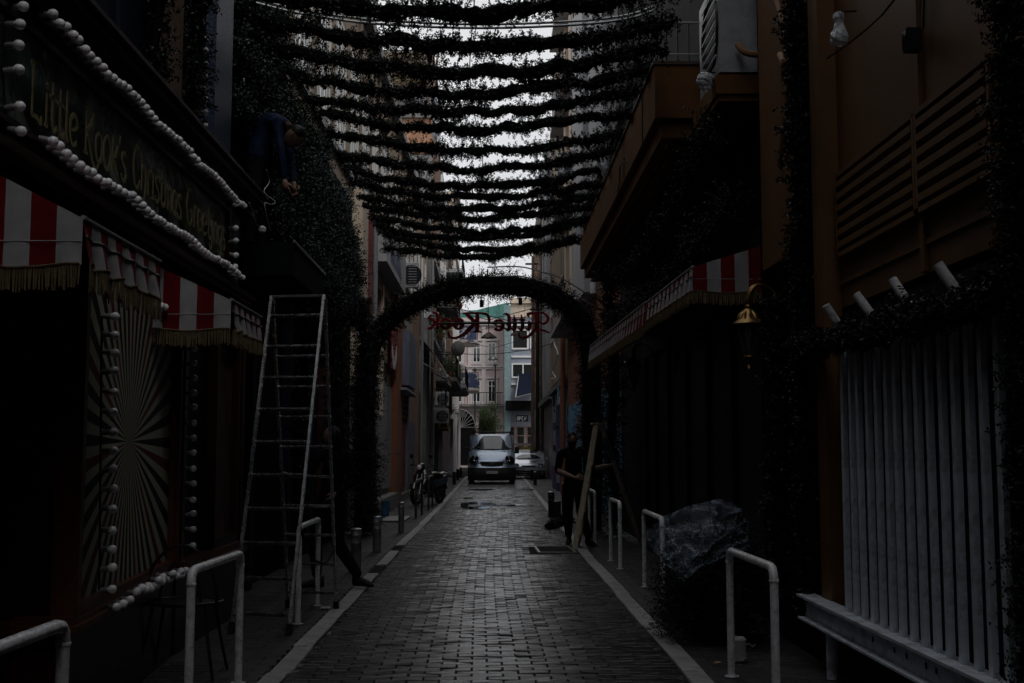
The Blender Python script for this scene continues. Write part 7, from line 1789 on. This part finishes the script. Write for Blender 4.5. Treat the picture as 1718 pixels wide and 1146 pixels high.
obj('fork', mb, M['steel'], sct, world=False, smooth=True)
mb = MB(); mb.grid(12,6,lambda u,v:((v-.5)*.16,.68+.345*math.cos(PI*(.18+.65*u)),.29+.345*math.sin(PI*(.18+.65*u))-.035*abs(2*v-1)**2)); obj('front_fender', mb, M['blackp'], sct, world=False, smooth=True)
mb = MB(); mb.grid(12,12,lambda u,v:((2*u-1)*(.12+.16*math.sin(PI*(.15+.7*v))),.60-.18*v+.0-.16*abs(2*u-1)**2,.42+.50*v)); mb.grid(12,12,lambda u,v:((2*u-1)*(.11+.15*math.sin(PI*(.15+.7*v))),.52-.16*v-.14*abs(2*u-1)**2,.42+.48*v)); obj('leg_shield', mb, M['blackp'], sct, world=False, smooth=True)
mb = MB(); mb.lathe([(.0001,.10),(.07,.08),(.10,.03),(.10,-.06),(.06,-.10)],(0,.44,.98),n=16,axis='Y'); obj('handlebar_cowl', mb, M['blackp'], sct, world=False, smooth=True)
mb = MB(); mb.lathe([(.0001,.02),(.05,.012),(.068,0)],(0,.54,.98),n=16,axis='Y'); obj('headlight', mb, M['bulb'], sct, world=False, smooth=True)
for s_ in (-1,1):
    mb = MB(); mb.tube([(s_*.05,.42,1.0),(s_*.22,.40,1.03),(s_*.36,.33,1.03)],.014,n=8); h_ = obj('handlebar', mb, M['chrome'], sct, world=False, smooth=True)
    mb = MB(); mb.tube([(s_*.24,.395,1.03),(s_*.37,.325,1.03)],.02,n=8); obj('grip', mb, M['rubber'], h_, world=False)
    mb = MB(); mb.tube([(s_*.20,.42,1.03),(s_*.27,.44,1.22)],.007,n=5); mb.lathe([(.0001,.012),(.055,.01),(.06,0),(.0001,-.015)],(s_*.28,.44,1.26),n=14,axis='Y'); obj('mirror', mb, M['blackp'], sct, world=False)
    mb = MB(); mb.lathe([(.0001,.03),(.03,.02),(.035,0)],(s_*.19,.53,.78),n=10,axis='Y'); obj('indicator', mb, mat('indicator_lens',(.15,.07,.02),.3) if 'indicator_lens' not in bpy.data.materials else bpy.data.materials['indicator_lens'], sct, world=False, smooth=True)
mb = MB(); mb.cbox(-.15,.15,-.15,.42,.28,.36,.03); obj('floorboard', mb, M['plastic'], sct, world=False)
mb = MB(); mb.grid(14,14,lambda u,v:((.17+.02*math.sin(PI*u))*math.cos(2*PI*v)*(1-.45*u),.02-.92*u,.52+.10*u+.20*math.sin(2*PI*v)*(1-.35*u))); obj('rear_body', mb, M['blackp'], sct, world=False, smooth=True)
mb = MB(); mb.grid(14,12,lambda u,v:(.155*math.cos(2*PI*v)*(1-.25*abs(2*u-1)**3),.06-.82*u,.76+.05*u+.055*math.sin(2*PI*v)+.03*math.sin(u*6))); obj('saddle', mb, mat('saddle_vinyl',(.03,.03,.032),.3), sct, world=False, smooth=True)
mb = MB(); mb.tube([(-.12,-.66,.80),(-.12,-.98,.84),(.12,-.98,.84),(.12,-.66,.80)],.014,n=8); mb.tube([(-.12,-.82,.82),(.12,-.82,.82)],.010,n=6); obj('rear_rack', mb, M['alu'], sct, world=False)
mb = MB(); mb.tube([(.16,-.10,.22),(.18,-.35,.24),(.19,-.80,.36)],[.02,.055,.06],n=12); obj('exhaust', mb, M['steel'], sct, world=False, smooth=True)
mb = MB(); mb.cbox(-.14,.10,-.70,-.15,.18,.42,.03); obj('engine_block', mb, M['plastic'], sct, world=False)
mb = MB(); mb.grid(8,4,lambda u,v:((v-.5)*.15,-.60+.34*math.cos(PI*(.15+.75*u)),.28+.34*math.sin(PI*(.15+.75*u)))); obj('rear_fender', mb, M['plastic'], sct, world=False, smooth=True)
mb = MB(); mb.tube([(-.12,-.05,.28),(-.22,-.02,.0)],.012,n=6); mb.tube([(.12,-.05,.28),(.2,-.02,.0)],.012,n=6); obj('stand', mb, M['steel'], sct, world=False)
mb = MB(); mb.box(-.05,.05,-.86,-.84,.62,.68); obj('tail_light', mb, M['redp'], sct, world=False)
